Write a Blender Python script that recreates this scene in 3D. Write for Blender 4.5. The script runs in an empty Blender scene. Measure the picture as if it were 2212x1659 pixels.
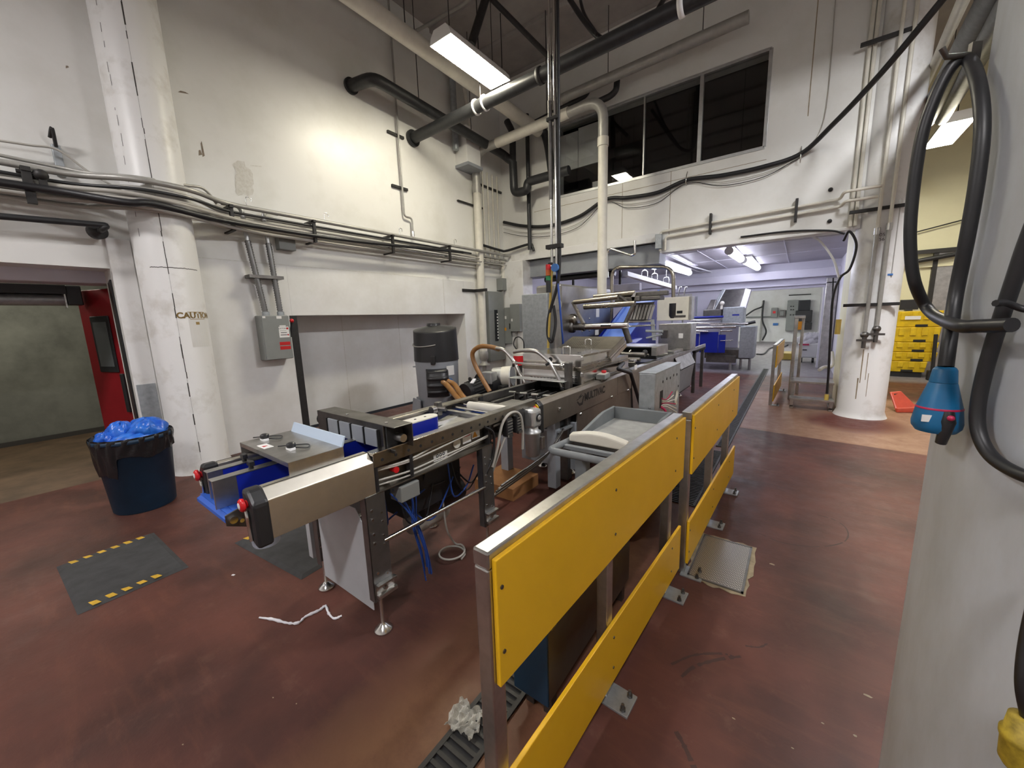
import bpy, math, random
from mathutils import Vector, Matrix
V = Vector
RN = random.Random(11)
SC = bpy.context.scene
COL = SC.collection

# ------------------------------------------------------------------ camera
FPX, CX, CY, CAMH = 828.0, 1106.0, 829.5, 1.65
AX = V((0.80460458, 0.07424784, -0.58915086))   # world X, Y, Z seen from the lens
AY = V((0.59299982, -0.15230833, 0.79066642))
AZ = V((-0.03102731, -0.98554017, -0.16657693))
cam_data = bpy.data.cameras.new('camera')
cam_data.sensor_width = 36.0
cam_data.sensor_fit = 'HORIZONTAL'
cam_data.lens = FPX / 2212.0 * 36.0
cam_data.clip_start = 0.02
cam_data.clip_end = 200
cam = bpy.data.objects.new('camera', cam_data)
COL.objects.link(cam)
cam.matrix_world = Matrix(((AX.x, -AX.y, -AX.z, 0), (AY.x, -AY.y, -AY.z, 0), (AZ.x, -AZ.y, -AZ.z, CAMH), (0, 0, 0, 1)))
SC.camera = cam

def at(px, py, X=None, Y=None, Z=None):
    """the point of a known plane of the room that the photo shows at this pixel"""
    c = V((px - CX, py - CY, FPX))
    d = V((AX.dot(c), AY.dot(c), AZ.dot(c)))
    if X is not None: t = X / d.x
    elif Y is not None: t = Y / d.y
    else: t = (Z - CAMH) / d.z
    return V((0, 0, CAMH)) + d * t

# ------------------------------------------------------------------ world, exposure, lamp powers
w = bpy.data.worlds.new('world')
SC.world = w
w.use_nodes = True
w.node_tree.nodes['Background'].inputs[0].default_value = (0.9, 0.9, 1.0, 1)
w.node_tree.nodes['Background'].inputs[1].default_value = 0.02
SC.view_settings.view_transform = 'Standard'
SC.view_settings.look = 'None'
SC.view_settings.exposure = 0.0
SC.view_settings.gamma = 1.0
HALL_LAMP = 125.0       # diffuser radiance of the hall fixtures
BACK_LAMP = 20.0       # tubes of the packing room
FAR_LAMP = 40.0        # tubes of the bright room beyond

# ------------------------------------------------------------------ materials
MATS = {}
def mat(name, col, rough=0.5, metal=0.0, noise=0.0, scale=4.0, bump=0.0, stretch=None, emit=0.0, trans=0.0, dark=None, lo=0.35, hi=0.7, coat=0.0, spec=0.5, alpha=1.0):
    m = bpy.data.materials.new(name)
    m.use_nodes = True
    nt = m.node_tree
    N, L = nt.nodes, nt.links
    b = N['Principled BSDF']
    c4 = (col[0], col[1], col[2], 1)
    b.inputs['Base Color'].default_value = c4
    b.inputs['Roughness'].default_value = rough
    b.inputs['Metallic'].default_value = metal
    b.inputs['Transmission Weight'].default_value = trans
    b.inputs['Coat Weight'].default_value = coat
    b.inputs['Specular IOR Level'].default_value = spec
    b.inputs['Alpha'].default_value = alpha
    if emit:
        b.inputs['Emission Color'].default_value = c4
        b.inputs['Emission Strength'].default_value = emit
    if noise or bump:
        tc = N.new('ShaderNodeTexCoord')
        mp = N.new('ShaderNodeMapping')
        if stretch: mp.inputs['Scale'].default_value = stretch
        nz = N.new('ShaderNodeTexNoise')
        nz.inputs['Scale'].default_value = scale
        nz.inputs['Detail'].default_value = 6
        nz.inputs['Roughness'].default_value = 0.62
        L.new(tc.outputs['Object'], mp.inputs[0])
        L.new(mp.outputs[0], nz.inputs['Vector'])
        if noise:
            r = N.new('ShaderNodeMapRange')
            r.inputs[1].default_value = lo; r.inputs[2].default_value = hi
            L.new(nz.outputs['Fac'], r.inputs[0])
            mx = N.new('ShaderNodeMix'); mx.data_type = 'RGBA'
            d = dark if dark else tuple(x * (1 - noise) for x in col)
            mx.inputs['A'].default_value = c4
            mx.inputs['B'].default_value = (d[0], d[1], d[2], 1)
            L.new(r.outputs[0], mx.inputs['Factor'])
            L.new(mx.outputs['Result'], b.inputs['Base Color'])
            r2 = N.new('ShaderNodeMapRange')
            r2.inputs[3].default_value = max(0.03, rough - 0.06); r2.inputs[4].default_value = min(1, rough + 0.1)
            L.new(nz.outputs['Fac'], r2.inputs[0])
            L.new(r2.outputs[0], b.inputs['Roughness'])
        if bump:
            bp = N.new('ShaderNodeBump')
            bp.inputs['Strength'].default_value = bump
            bp.inputs['Distance'].default_value = 0.01
            L.new(nz.outputs['Fac'], bp.inputs['Height'])
            L.new(bp.outputs[0], b.inputs['Normal'])
    MATS[name] = m
    return m

def G(n): return MATS[n]
mat('steel', (0.60, 0.59, 0.57), 0.33, 1.0, 0.35, 7, 0.03, (1, 1, 1))
mat('steel_cover', (0.68, 0.64, 0.56), 0.42, 1.0, 0.2, 4, 0.02)
mat('steel_rail', (0.30, 0.28, 0.25), 0.34, 1.0, 0.3, 8, 0.02)  # darkened for the dim surroundings that the rail sides reflect
mat('steel_leg', (0.27, 0.27, 0.27), 0.38, 0.9, 0.25, 8)
mat('panel_blue_grey', (0.60, 0.63, 0.67), 0.45, 0.1, 0.1, 4)
mat('steel_warm', (0.42, 0.385, 0.325), 0.27, 1.0, 0.3, 5, 0.03)
mat('steel_bright', (0.74, 0.73, 0.71), 0.19, 1.0, 0.15, 6)
mat('steel_dark', (0.20, 0.19, 0.18), 0.42, 1.0, 0.35, 9)
mat('steel_brown', (0.37, 0.325, 0.275), 0.36, 0.9, 0.25, 3)
mat('galvanised', (0.45, 0.48, 0.50), 0.45, 0.7, 0.25, 18)
mat('aluminium', (0.62, 0.63, 0.63), 0.4, 0.8, 0.2, 8)
mat('grey_panel', (0.33, 0.35, 0.38), 0.5, 0.2, 0.12, 5)
mat('white_paint', (0.77, 0.765, 0.735), 0.34, 0, 0.12, 1.3, 0.05, dark=(0.66, 0.65, 0.60), lo=0.45, hi=0.8)
mat('white_column', (0.78, 0.775, 0.76), 0.38, 0, 0.2, 3.0, 0.25, dark=(0.52, 0.49, 0.43), lo=0.52, hi=0.8)
mat('white_pipe', (0.74, 0.71, 0.62), 0.42, 0, 0.15, 5)
mat('grey_pipe', (0.42, 0.41, 0.38), 0.4, 0.3, 0.2, 8)
mat('panel_white', (0.80, 0.80, 0.79), 0.34, 0, 0.06, 2.0, dark=(0.70, 0.69, 0.66))
mat('ceiling_paint', (0.42, 0.39, 0.37), 0.7, 0, 0.25, 1.5)
mat('ceiling_back_paint', (0.40, 0.375, 0.42), 0.4, 0, 0.15, 1.2)
mat('lilac_white', (0.66, 0.64, 0.72), 0.5, 0, 0.1, 1.5)
mat('yellow_wall_paint', (0.78, 0.75, 0.52), 0.5, 0, 0.08, 1.5)
mat('concrete', (0.21, 0.215, 0.185), 0.8, 0, 0.4, 2.5, 0.2)
mat('concrete_floor', (0.15, 0.095, 0.055), 0.5, 0, 0.5, 3)
mat('socket_yellow', (0.50, 0.36, 0.035), 0.5, 0, 0.6, 40)
mat('scuff_brown', (0.045, 0.016, 0.011), 0.6)
mat('pier_paint', (0.50, 0.525, 0.56), 0.42, 0.0, 0.16, 5, 0.1, (1, 1, 0.35), dark=(0.38, 0.39, 0.39))
mat('cabinet_steel', (0.40, 0.39, 0.375), 0.36, 1.0, 0.25, 4, 0.03)
mat('yellow_board', (0.83, 0.47, 0.012), 0.38, 0, 0.07, 2.5, 0.02)
mat('black_rubber', (0.018, 0.018, 0.02), 0.42, 0, 0.3, 10)
mat('black_plastic', (0.022, 0.022, 0.024), 0.36, 0, 0.2, 8)
mat('black_pipe', (0.03, 0.031, 0.033), 0.38, 0, 0.4, 12, 0.1)
mat('black_iron', (0.035, 0.033, 0.032), 0.5, 0.3, 0.3, 12)
mat('dark_void', (0.012, 0.012, 0.013), 0.7)
mat('mat_rubber', (0.040, 0.040, 0.042), 0.75, 0, 0.35, 9, 0.2)
mat('mat_yellow', (0.62, 0.38, 0.03), 0.6, 0, 0.4, 20)
mat('blue_guide', (0.006, 0.018, 0.30), 0.33, 0, 0.1, 4)
mat('blue_belt', (0.03, 0.12, 0.55), 0.42, 0, 0.15, 8)
mat('blue_hose', (0.02, 0.07, 0.33), 0.35)
mat('blue_light', (0.16, 0.28, 0.75), 0.4, 0, 0.1, 3)
mat('bin_blue', (0.008, 0.035, 0.075), 0.5, 0, 0.3, 5, 0.05)
mat('bag_black', (0.014, 0.014, 0.016), 0.22, 0, 0.2, 12, 0.5)
mat('bag_blue', (0.03, 0.18, 0.70), 0.25, 0, 0.25, 7, 0.5, dark=(0.015, 0.07, 0.45))
mat('plug_blue', (0.008, 0.14, 0.32), 0.4, 0, 0.25, 7)
mat('red_paint', (0.24, 0.006, 0.012), 0.42, 0, 0.12, 3)
mat('red_plastic', (0.60, 0.015, 0.02), 0.3)
mat('red_orange', (0.62, 0.09, 0.05), 0.4, 0, 0.2, 8)
mat('red_stripe', (0.45, 0.02, 0.08), 0.4)
mat('yellow_plastic', (0.80, 0.55, 0.01), 0.42, 0, 0.15, 6, dark=(0.55, 0.36, 0.01))
mat('orange_sticker', (0.70, 0.30, 0.02), 0.5)
mat('yellow_hose', (0.62, 0.45, 0.10), 0.4)
mat('brown_hose', (0.33, 0.16, 0.05), 0.3, 0, 0.3, 10)
mat('grey_box', (0.235, 0.245, 0.235), 0.48, 0, 0.08, 6)
mat('grey_cart', (0.20, 0.215, 0.225), 0.5, 0, 0.15, 6)
mat('grey_cart_light', (0.37, 0.37, 0.35), 0.6, 0, 0.3, 8)
mat('cream_plastic', (0.72, 0.69, 0.60), 0.4, 0, 0.1, 6)
mat('white_plastic', (0.80, 0.80, 0.80), 0.4)
mat('white_cloth', (0.75, 0.74, 0.78), 0.7, 0, 0.15, 9, 0.2)
mat('bluish_plastic', (0.52, 0.62, 0.75), 0.3)
mat('clear_film', (0.72, 0.70, 0.62), 0.12, 0, 0.5, 30, 1.0, trans=0.35)
mat('label_white', (0.78, 0.77, 0.75), 0.5)
mat('label_red', (0.50, 0.01, 0.01), 0.45)
mat('label_blue', (0.05, 0.18, 0.50), 0.45)
mat('ink', (0.02, 0.02, 0.02), 0.6)
mat('ink_brown', (0.36, 0.24, 0.08), 0.6)
mat('ink_logo', (0.02, 0.014, 0.011), 0.7)
mat('green_plastic', (0.02, 0.25, 0.08), 0.4)
mat('indicator_orange', (0.60, 0.13, 0.02), 0.35)
mat('cardboard', (0.30, 0.135, 0.045), 0.8, 0, 0.2, 6)
mat('cable_grey', (0.42, 0.40, 0.36), 0.5)
mat('dirt', (0.27, 0.22, 0.17), 0.9, 0, 0.3, 14)
mat('seam', (0.06, 0.055, 0.05), 0.9)
mat('grout_tan', (0.36, 0.29, 0.19), 0.75, 0, 0.4, 14, 0.2)
mat('glass_pane', (0.86, 0.88, 0.88), 0.02, 0, trans=1.0)
mat('glass_grey', (0.10, 0.11, 0.11), 0.15, 0)
mat('screen_dark', (0.02, 0.022, 0.025), 0.2)
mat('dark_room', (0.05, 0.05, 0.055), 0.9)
mat('hall_glow', (1.0, 0.93, 0.74), 0.5, emit=HALL_LAMP * 0.75)
mat('hall_glow_neutral', (1.0, 0.97, 0.97), 0.5, emit=HALL_LAMP * 1.0)
mat('hall_glow_side', (0.98, 0.98, 1.0), 0.5, emit=HALL_LAMP * 1.8)
mat('smudge', (0.62, 0.60, 0.55), 0.6, 0, 0.25, 30, dark=(0.70, 0.69, 0.65), lo=0.4, hi=0.6)
mat('back_glow', (0.84, 0.86, 1.0), 0.5, emit=BACK_LAMP)
mat('far_glow', (0.95, 1.0, 0.90), 0.5, emit=FAR_LAMP)

def floor_material():
    m = bpy.data.materials.new('epoxy_floor'); m.use_nodes = True
    N, L = m.node_tree.nodes, m.node_tree.links
    b = N['Principled BSDF']
    geo = N.new('ShaderNodeNewGeometry')
    sep = N.new('ShaderNodeSeparateXYZ'); L.new(geo.outputs['Position'], sep.inputs[0])
    def noise(scale, detail=6, rough=0.6, vec=None):
        n = N.new('ShaderNodeTexNoise'); n.inputs['Scale'].default_value = scale
        n.inputs['Detail'].default_value = detail; n.inputs['Roughness'].default_value = rough
        L.new(vec if vec else geo.outputs['Position'], n.inputs['Vector']); return n.outputs['Fac']
    def rng(src, a, bb, c=0.0, d=1.0):
        r = N.new('ShaderNodeMapRange'); r.inputs[1].default_value = a; r.inputs[2].default_value = bb
        r.inputs[3].default_value = c; r.inputs[4].default_value = d; L.new(src, r.inputs[0]); return r.outputs[0]
    def mth(op, a, bb):
        n = N.new('ShaderNodeMath'); n.operation = op
        for i, x in enumerate((a, bb)):
            if isinstance(x, (int, float)): n.inputs[i].default_value = x
            else: L.new(x, n.inputs[i])
        return n.outputs[0]
    def mix(f, a, bb):
        n = N.new('ShaderNodeMix'); n.data_type = 'RGBA'
        if isinstance(f, (int, float)): n.inputs['Factor'].default_value = f
        else: L.new(f, n.inputs['Factor'])
        for k, x in (('A', a), ('B', bb)):
            if isinstance(x, tuple): n.inputs[k].default_value = (x[0], x[1], x[2], 1)
            else: L.new(x, n.inputs[k])
        return n.outputs['Result']
    n1 = noise(1.1); n2 = noise(6.0, 8, 0.7); n3 = noise(28, 4, 0.7)
    mpv = N.new('ShaderNodeMapping'); mpv.inputs['Rotation'].default_value = (0, 0, 0.5); mpv.inputs['Scale'].default_value = (0.8, 5.0, 1)
    L.new(geo.outputs['Position'], mpv.inputs[0])
    n4 = noise(2.2, 6, 0.65, mpv.outputs[0])
    c = mix(rng(n1, 0.35, 0.68), (0.136, 0.052, 0.039), (0.060, 0.028, 0.023))
    c = mix(rng(n4, 0.52, 0.78, 0, 0.55), c, (0.175, 0.07, 0.045))
    c = mix(rng(n2, 0.57, 0.82, 0, 0.40), c, (0.25, 0.14, 0.10))
    n5 = noise(0.55, 5, 0.55)
    c = mix(rng(n5, 0.50, 0.72, 0, 0.65), c, (0.042, 0.022, 0.019))
    c = mix(rng(n3, 0.72, 0.85, 0, 0.35), c, (0.30, 0.22, 0.17))
    # bare tan strip along the drain channel
    wob = mth('MULTIPLY', mth('SUBTRACT', n2, 0.5), 0.35)
    xs = mth('ADD', sep.outputs[0], wob)
    strip = mth('MULTIPLY', rng(xs, -1.55, -1.25), rng(xs, -0.62, -0.78))
    strip = mth('MULTIPLY', strip, rng(sep.outputs[1], 5.0, 3.0))
    strip = mth('MULTIPLY', strip, rng(n1, 0.30, 0.6, 0.35, 0.95))
    c = mix(strip, c, mix(rng(n2, 0.3, 0.7), (0.20, 0.105, 0.055), (0.12, 0.055, 0.032)))
    # bare tan bay round the column
    ys = mth('ADD', sep.outputs[1], mth('MULTIPLY', sep.outputs[0], 0.125))
    bay = mth('MULTIPLY', rng(ys, 6.18, 6.22), rng(sep.outputs[1], 9.6, 9.3))
    bay = mth('MULTIPLY', bay, rng(sep.outputs[0], -0.60, -0.56))
    xcol = mth('MULTIPLY', mth('SUBTRACT', sep.outputs[0], 0.75), mth('SUBTRACT', sep.outputs[0], 0.75))
    ycol = mth('MULTIPLY', mth('SUBTRACT', sep.outputs[1], 7.35), mth('SUBTRACT', sep.outputs[1], 7.35))
    stain = rng(mth('ADD', mth('MULTIPLY', xcol, 1.2), mth('ADD', ycol, mth('MULTIPLY', wob, 2.0))), 0.50, 0.16)
    tan = mix(rng(n2, 0.35, 0.7), (0.34, 0.20, 0.125), (0.25, 0.13, 0.085))
    tan = mix(rng(sep.outputs[0], 0.1, -0.5, 0, 0.6), tan, (0.25, 0.13, 0.125))
    tan = mix(stain, tan, (0.12, 0.032, 0.022))
    c = mix(bay, c, tan)
    # grey worn floor of the packing room, and of the bright room behind it
    grey = rng(mth('ADD', sep.outputs[1], wob), 11.7, 12.2)
    c = mix(grey, c, mix(rng(n2, 0.3, 0.7), (0.26, 0.24, 0.25), (0.18, 0.16, 0.17)))
    L.new(c, b.inputs['Base Color'])
    L.new(rng(n2, 0.3, 0.75, 0.36, 0.58), b.inputs['Roughness'])
    b.inputs['Specular IOR Level'].default_value = 0.2
    bp = N.new('ShaderNodeBump'); bp.inputs['Strength'].default_value = 0.12; bp.inputs['Distance'].default_value = 0.01
    L.new(n3, bp.inputs['Height']); L.new(bp.outputs[0], b.inputs['Normal'])
    MATS['floor'] = m
floor_material()

def grate_material():
    m = bpy.data.materials.new('perforated_grate'); m.use_nodes = True
    N, L = m.node_tree.nodes, m.node_tree.links
    b = N['Principled BSDF']
    tc = N.new('ShaderNodeTexCoord'); br = N.new('ShaderNodeTexBrick')
    br.inputs['Scale'].default_value = 1.0
    br.inputs['Brick Width'].default_value = 0.018; br.inputs['Row Height'].default_value = 0.010
    br.inputs['Mortar Size'].default_value = 0.0026; br.inputs['Mortar Smooth'].default_value = 0.3
    L.new(tc.outputs['Object'], br.inputs['Vector'])
    br.inputs['Color1'].default_value = (0.012, 0.012, 0.012, 1); br.inputs['Color2'].default_value = (0.02, 0.018, 0.015, 1)
    br.inputs['Mortar'].default_value = (0.62, 0.60, 0.56, 1)
    L.new(br.outputs['Color'], b.inputs['Base Color'])
    b.inputs['Roughness'].default_value = 0.4
    L.new(br.outputs['Fac'], b.inputs['Metallic'])
    MATS['grate'] = m
grate_material()

# ------------------------------------------------------------------ mesh helpers
class M:
    def __init__(self): self.v, self.f, self.s, self.mi, self.cur = [], [], [], [], 0
    def add(self, vs, fs, smooth=False):
        o = len(self.v); self.v += [V(p) for p in vs]
        for f in fs:
            self.f.append([o + i for i in f]); self.s.append(smooth); self.mi.append(self.cur)
        return self
    def use(self, i): self.cur = i; return self
    def hexa(self, p):
        return self.add(p, [(3, 2, 1, 0), (4, 5, 6, 7), (0, 1, 5, 4), (1, 2, 6, 5), (2, 3, 7, 6), (3, 0, 4, 7)])
    def box(self, x0, x1, y0, y1, z0, z1):
        x0, x1 = min(x0, x1), max(x0, x1); y0, y1 = min(y0, y1), max(y0, y1); z0, z1 = min(z0, z1), max(z0, z1)
        return self.hexa([(x0, y0, z0), (x1, y0, z0), (x1, y1, z0), (x0, y1, z0), (x0, y0, z1), (x1, y0, z1), (x1, y1, z1), (x0, y1, z1)])
    def obox(self, c, sx, sy, sz, rz=0.0, rx=0.0, ry=0.0):
        R = Matrix.Rotation(rz, 3, 'Z') @ Matrix.Rotation(ry, 3, 'Y') @ Matrix.Rotation(rx, 3, 'X')
        q = [(-1, -1, -1), (1, -1, -1), (1, 1, -1), (-1, 1, -1), (-1, -1, 1), (1, -1, 1), (1, 1, 1), (-1, 1, 1)]
        return self.hexa([V(c) + R @ V((a * sx / 2, b * sy / 2, d * sz / 2)) for a, b, d in q])
    def prism(self, pts, vec):
        n = len(pts); vec = V(vec); a = [V(p) for p in pts]; b = [p + vec for p in a]
        return self.add(a + b, [tuple(range(n - 1, -1, -1)), tuple(range(n, 2 * n))] + [(i, (i + 1) % n, n + (i + 1) % n, n + i) for i in range(n)])
    def yprism(self, xz, y0, y1): return self.prism([(x, y0, z) for x, z in xz], (0, y1 - y0, 0))
    def xprism(self, yz, x0, x1): return self.prism([(x0, y, z) for y, z in yz], (x1 - x0, 0, 0))
    def zprism(self, xy, z0, z1): return self.prism([(x, y, z0) for x, y in xy], (0, 0, z1 - z0))
    def tube(self, pts, r, n=10, cap=True):
        pts = [V(p) for p in pts]
        rs = r if isinstance(r, (list, tuple)) else [r] * len(pts)
        T = []
        for i in range(len(pts)):
            a = pts[max(0, i - 1)]; b = pts[min(len(pts) - 1, i + 1)]
            d = (b - a); T.append(d.normalized() if d.length > 1e-9 else V((0, 0, 1)))
        u = T[0].orthogonal().normalized(); vs = []
        for i, p in enumerate(pts):
            u = u - T[i] * u.dot(T[i])
            u = u.normalized() if u.length > 1e-6 else T[i].orthogonal().normalized()
            wv = T[i].cross(u)
            for k in range(n):
                a = 2 * math.pi * k / n
                vs.append(p + (u * math.cos(a) + wv * math.sin(a)) * rs[i])
        fs = []
        for i in range(len(pts) - 1):
            for k in range(n):
                k2 = (k + 1) % n
                fs.append((i * n + k, i * n + k2, (i + 1) * n + k2, (i + 1) * n + k))
        self.add(vs, fs, True)
        if cap:
            m = len(pts) - 1
            self.add([vs[k] for k in range(n)], [tuple(range(n - 1, -1, -1))])
            self.add([vs[m * n + k] for k in range(n)], [tuple(range(n))])
        return self
    def cyl(self, a, b, r, n=20, r1=None):
        return self.tube([a, b], [r, r if r1 is None else r1], n)
    def lathe(self, c, prof, n=28, axis=(0, 0, 1), sx=1.0, sy=1.0):
        c = V(c); ax = V(axis).normalized()
        u = V((1, 0, 0)) if abs(ax.x) < 0.9 else V((0, 1, 0))
        u = (u - ax * u.dot(ax)).normalized(); wv = ax.cross(u); vs = []
        for r, z in prof:
            for k in range(n):
                a = 2 * math.pi * k / n
                vs.append(c + ax * z + u * (r * sx * math.cos(a)) + wv * (r * sy * math.sin(a)))
        fs = [(i * n + k, i * n + (k + 1) % n, (i + 1) * n + (k + 1) % n, (i + 1) * n + k) for i in range(len(prof) - 1) for k in range(n)]
        self.add(vs, fs, True)
        if prof[0][0] > 1e-6: self.add(vs[:n], [tuple(range(n - 1, -1, -1))])
        if prof[-1][0] > 1e-6: self.add(vs[-n:], [tuple(range(n))])
        return self
    def sphere(self, c, r, sz=1.0, n=16):
        return self.lathe(c, [(max(1e-7, r * math.sin(math.pi * i / 8)), -r * sz * math.cos(math.pi * i / 8)) for i in range(9)], n)
    def grid(self, fn, nu, nv, smooth=True):
        vs = [fn(i / nu, j / nv) for j in range(nv + 1) for i in range(nu + 1)]
        fs = [(j * (nu + 1) + i, j * (nu + 1) + i + 1, (j + 1) * (nu + 1) + i + 1, (j + 1) * (nu + 1) + i) for j in range(nv) for i in range(nu)]
        return self.add(vs, fs, smooth)

def fillet(pts, rad, k=5):
    pts = [V(p) for p in pts]; out = [pts[0]]
    for i in range(1, len(pts) - 1):
        p, a, b = pts[i], pts[i - 1], pts[i + 1]
        da, db = (a - p), (b - p)
        r = min(rad, da.length * 0.49, db.length * 0.49)
        s, e = p + da.normalized() * r, p + db.normalized() * r
        for j in range(k + 1):
            t = j / k
            out.append(s * (1 - t) ** 2 + p * (2 * t * (1 - t)) + e * t * t)
    out.append(pts[-1]); return out
def curve(pts, k=8):
    pts = [V(p) for p in pts]; q = [pts[0] * 2 - pts[1]] + pts + [pts[-1] * 2 - pts[-2]]; out = []
    for i in range(1, len(q) - 2):
        for j in range(k):
            t = j / k
            out.append(0.5 * ((2 * q[i]) + (q[i + 1] - q[i - 1]) * t + (2 * q[i - 1] - 5 * q[i] + 4 * q[i + 1] - q[i + 2]) * t * t + (3 * q[i] - q[i - 1] - 3 * q[i + 1] + q[i + 2]) * t ** 3))
    out.append(pts[-1]); return out

ORG = {}
def obj(name, m, mats, parent=None, bevel=0.0, seg=2):
    org = ORG.get(parent.name, V((0, 0, 0))) if parent else V((0, 0, 0))
    me = bpy.data.meshes.new(name)
    me.from_pydata([tuple(p - org) for p in m.v], [], m.f)
    if not isinstance(mats, (list, tuple)): mats = [mats]
    for k in mats: me.materials.append(G(k))
    me.polygons.foreach_set('use_smooth', m.s)
    me.polygons.foreach_set('material_index', m.mi)
    me.update()
    o = bpy.data.objects.new(name, me); COL.objects.link(o)
    if parent: o.parent = parent
    ORG[o.name] = org
    if bevel:
        bv = o.modifiers.new('bevel', 'BEVEL'); bv.width = bevel; bv.segments = seg
        bv.limit_method = 'ANGLE'; bv.angle_limit = math.radians(40)
    return o
def tag(o, label, cat, group=None):
    o['label'] = label; o['category'] = cat
    if group: o['group'] = group
    return o
def thing(name, label, cat, loc, group=None):
    o = bpy.data.objects.new(name, None); COL.objects.link(o)
    o.location = loc; o.empty_display_size = 0.1
    ORG[o.name] = V(loc)
    return tag(o, label, cat, group)
def single(name, m, mats, label, cat, group=None, bevel=0.0):
    """a thing of one mesh, its origin at its base"""
    xs = [p.x for p in m.v]; ys = [p.y for p in m.v]; zs = [p.z for p in m.v]
    org = V(((min(xs) + max(xs)) / 2, (min(ys) + max(ys)) / 2, min(zs)))
    for p in m.v: p -= org
    o = obj(name, m, mats, None, bevel); o.location = org; ORG[o.name] = org
    return tag(o, label, cat, group)
def struct(name, m, mats, parent=None, bevel=0.0):
    o = obj(name, m, mats, parent, bevel)
    if not parent: o['kind'] = 'structure'
    return o
def copy_thing(root, loc, label=None, group=None, rz=0.0):
    r = root.copy(); COL.objects.link(r); r.location = loc; r.rotation_euler = (0, 0, rz)
    ORG[r.name] = V(loc)
    if label: r['label'] = label
    if group: r['group'] = group
    for ch in list(root.children):
        c = ch.copy(); COL.objects.link(c); c.parent = r
        for g in list(ch.children):
            d = g.copy(); COL.objects.link(d); d.parent = c
    return r
def text(name, s, size, origin, right, up, matname, parent=None, depth=0.001, bold=0.0):
    cu = bpy.data.curves.new(name, 'FONT'); cu.body = s; cu.size = size; cu.extrude = depth; cu.offset = bold
    cu.align_x = 'CENTER'; cu.align_y = 'CENTER'
    tmp = bpy.data.objects.new(name + '_tmp', cu); COL.objects.link(tmp)
    bpy.context.view_layer.update()
    me = bpy.data.meshes.new_from_object(tmp.evaluated_get(bpy.context.evaluated_depsgraph_get()))
    bpy.data.objects.remove(tmp)
    me.materials.clear(); me.materials.append(G(matname))
    r, u = V(right).normalized(), V(up).normalized(); nrm = r.cross(u)
    org = ORG.get(parent.name, V((0, 0, 0))) if parent else V((0, 0, 0))
    for vtx in me.vertices:
        c = vtx.co.copy(); vtx.co = V(origin) + r * c.x + u * c.y + nrm * c.z - org
    o = bpy.data.objects.new(name, me); COL.objects.link(o)
    if parent: o.parent = parent
    ORG[o.name] = org
    return o
# ------------------------------------------------------------------ the setting
struct('floor', M().box(-6.25, 6.2, -6.2, 26, -0.15, 0), 'floor')
struct('floor_side_room', M().box(-9.7, -6.25, -3.2, 2.6, -0.15, 0), 'concrete_floor')
CEIL = 7.0
cm = M().box(-6.3, 6.2, -6.2, 14.0, CEIL, CEIL + 0.15)
struct('ceiling', cm, 'ceiling_paint')
cm = M()
for i in range(8): cm.box(-5.9, 0.6, 0.6 + i * 1.02, 0.68 + i * 1.02, CEIL - 0.07, CEIL)
struct('trim_ceiling_ribs', cm, 'ceiling_paint')

XW = -5.9
m = M()
m.box(-6.25, XW, -6.2, -1.4, 0, CEIL).box(-6.25, XW, -1.4, 0.87, 2.31, CEIL)
m.box(-6.25, XW, 0.87, 2.64, 0, CEIL).box(-6.25, XW, 2.64, 6.25, 1.80, CEIL).box(-6.25, XW, 6.25, 8.05, 0, CEIL)
m.box(-6.55, -6.45, 2.5, 6.4, 0, 1.95).box(-6.45, -6.25, 2.5, 2.64, 0, 1.95).box(-6.45, -6.25, 6.25, 6.4, 0, 1.95).box(-6.45, -6.25, 2.64, 6.25, 1.80, 1.95)
struct('wall_left', m, 'white_paint')
# clean white sheet facing below the pipe rack, round the recess, and its back sheet
m = M()
m.box(XW, XW + 0.018, 1.60, 2.64, 0.0, 2.50).box(XW, XW + 0.018, 2.64, 6.25, 1.80, 2.50)
m.box(XW, XW + 0.018, 6.25, 6.62, 0.0, 2.50).box(-6.449, -6.44, 2.64, 6.25, 0, 1.80)
struct('trim_1', m, 'panel_white', bevel=0.003)
m = M()
for y in (5.65,): m.box(XW + 0.018, XW + 0.0195, y, y + 0.012, 1.80 if y > 3 else 0.0, 2.5)
for y in (3.7, 4.9): m.box(-6.44, -6.4385, y, y + 0.012, 0, 1.8)
m.box(XW + 0.0005, XW + 0.02, 1.6, 5.4, 2.498, 2.506)
struct('trim_2', m, 'smudge')
m = M().box(-6.24, XW + 0.022, 2.60, 2.70, 0.0, 1.80)
struct('trim_3', m, 'black_iron')                    # dark steel jamb on the left of the recess
m = M().box(XW, XW + 0.05, 0.87, 1.06, 0, 2.62)
struct('trim_4', m, 'white_column', bevel=0.008)     # door jamb pilaster
m = M().box(XW + 0.05, XW + 0.058, 0.885, 1.045, 0, 1.06)
struct('trim_5', m, 'galvanised', bevel=0.002)       # grey kick board on the jamb

# header of the side doorway, the side room
m = M().box(-6.6, -6.25, -1.4, 0.95, 2.18, 2.6)
struct('trim_6', m, 'lilac_white', bevel=0.01)
m = M().box(-9.7, -9.4, -3.2, 2.6, 0, 3.1).box(-9.4, -6.6, 1.6, 1.75, 0, 3.1).box(-9.4, -6.3, -3.2, -3.05, 0, 3.1)
m.box(-6.6, -6.25, 0.95, 1.75, 0, 3.1).box(-6.6, -6.25, -3.2, -1.4, 0, 3.1)
struct('wall_side_room', m, 'concrete')
struct('ceiling_side_room', M().box(-9.7, -6.3, -3.2, 2.6, 3.0, 3.15), 'concrete')
struct('baseboard_side_room', M().box(-9.4, -9.37, -3.0, 1.6, 0, 0.07), 'seam')

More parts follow.
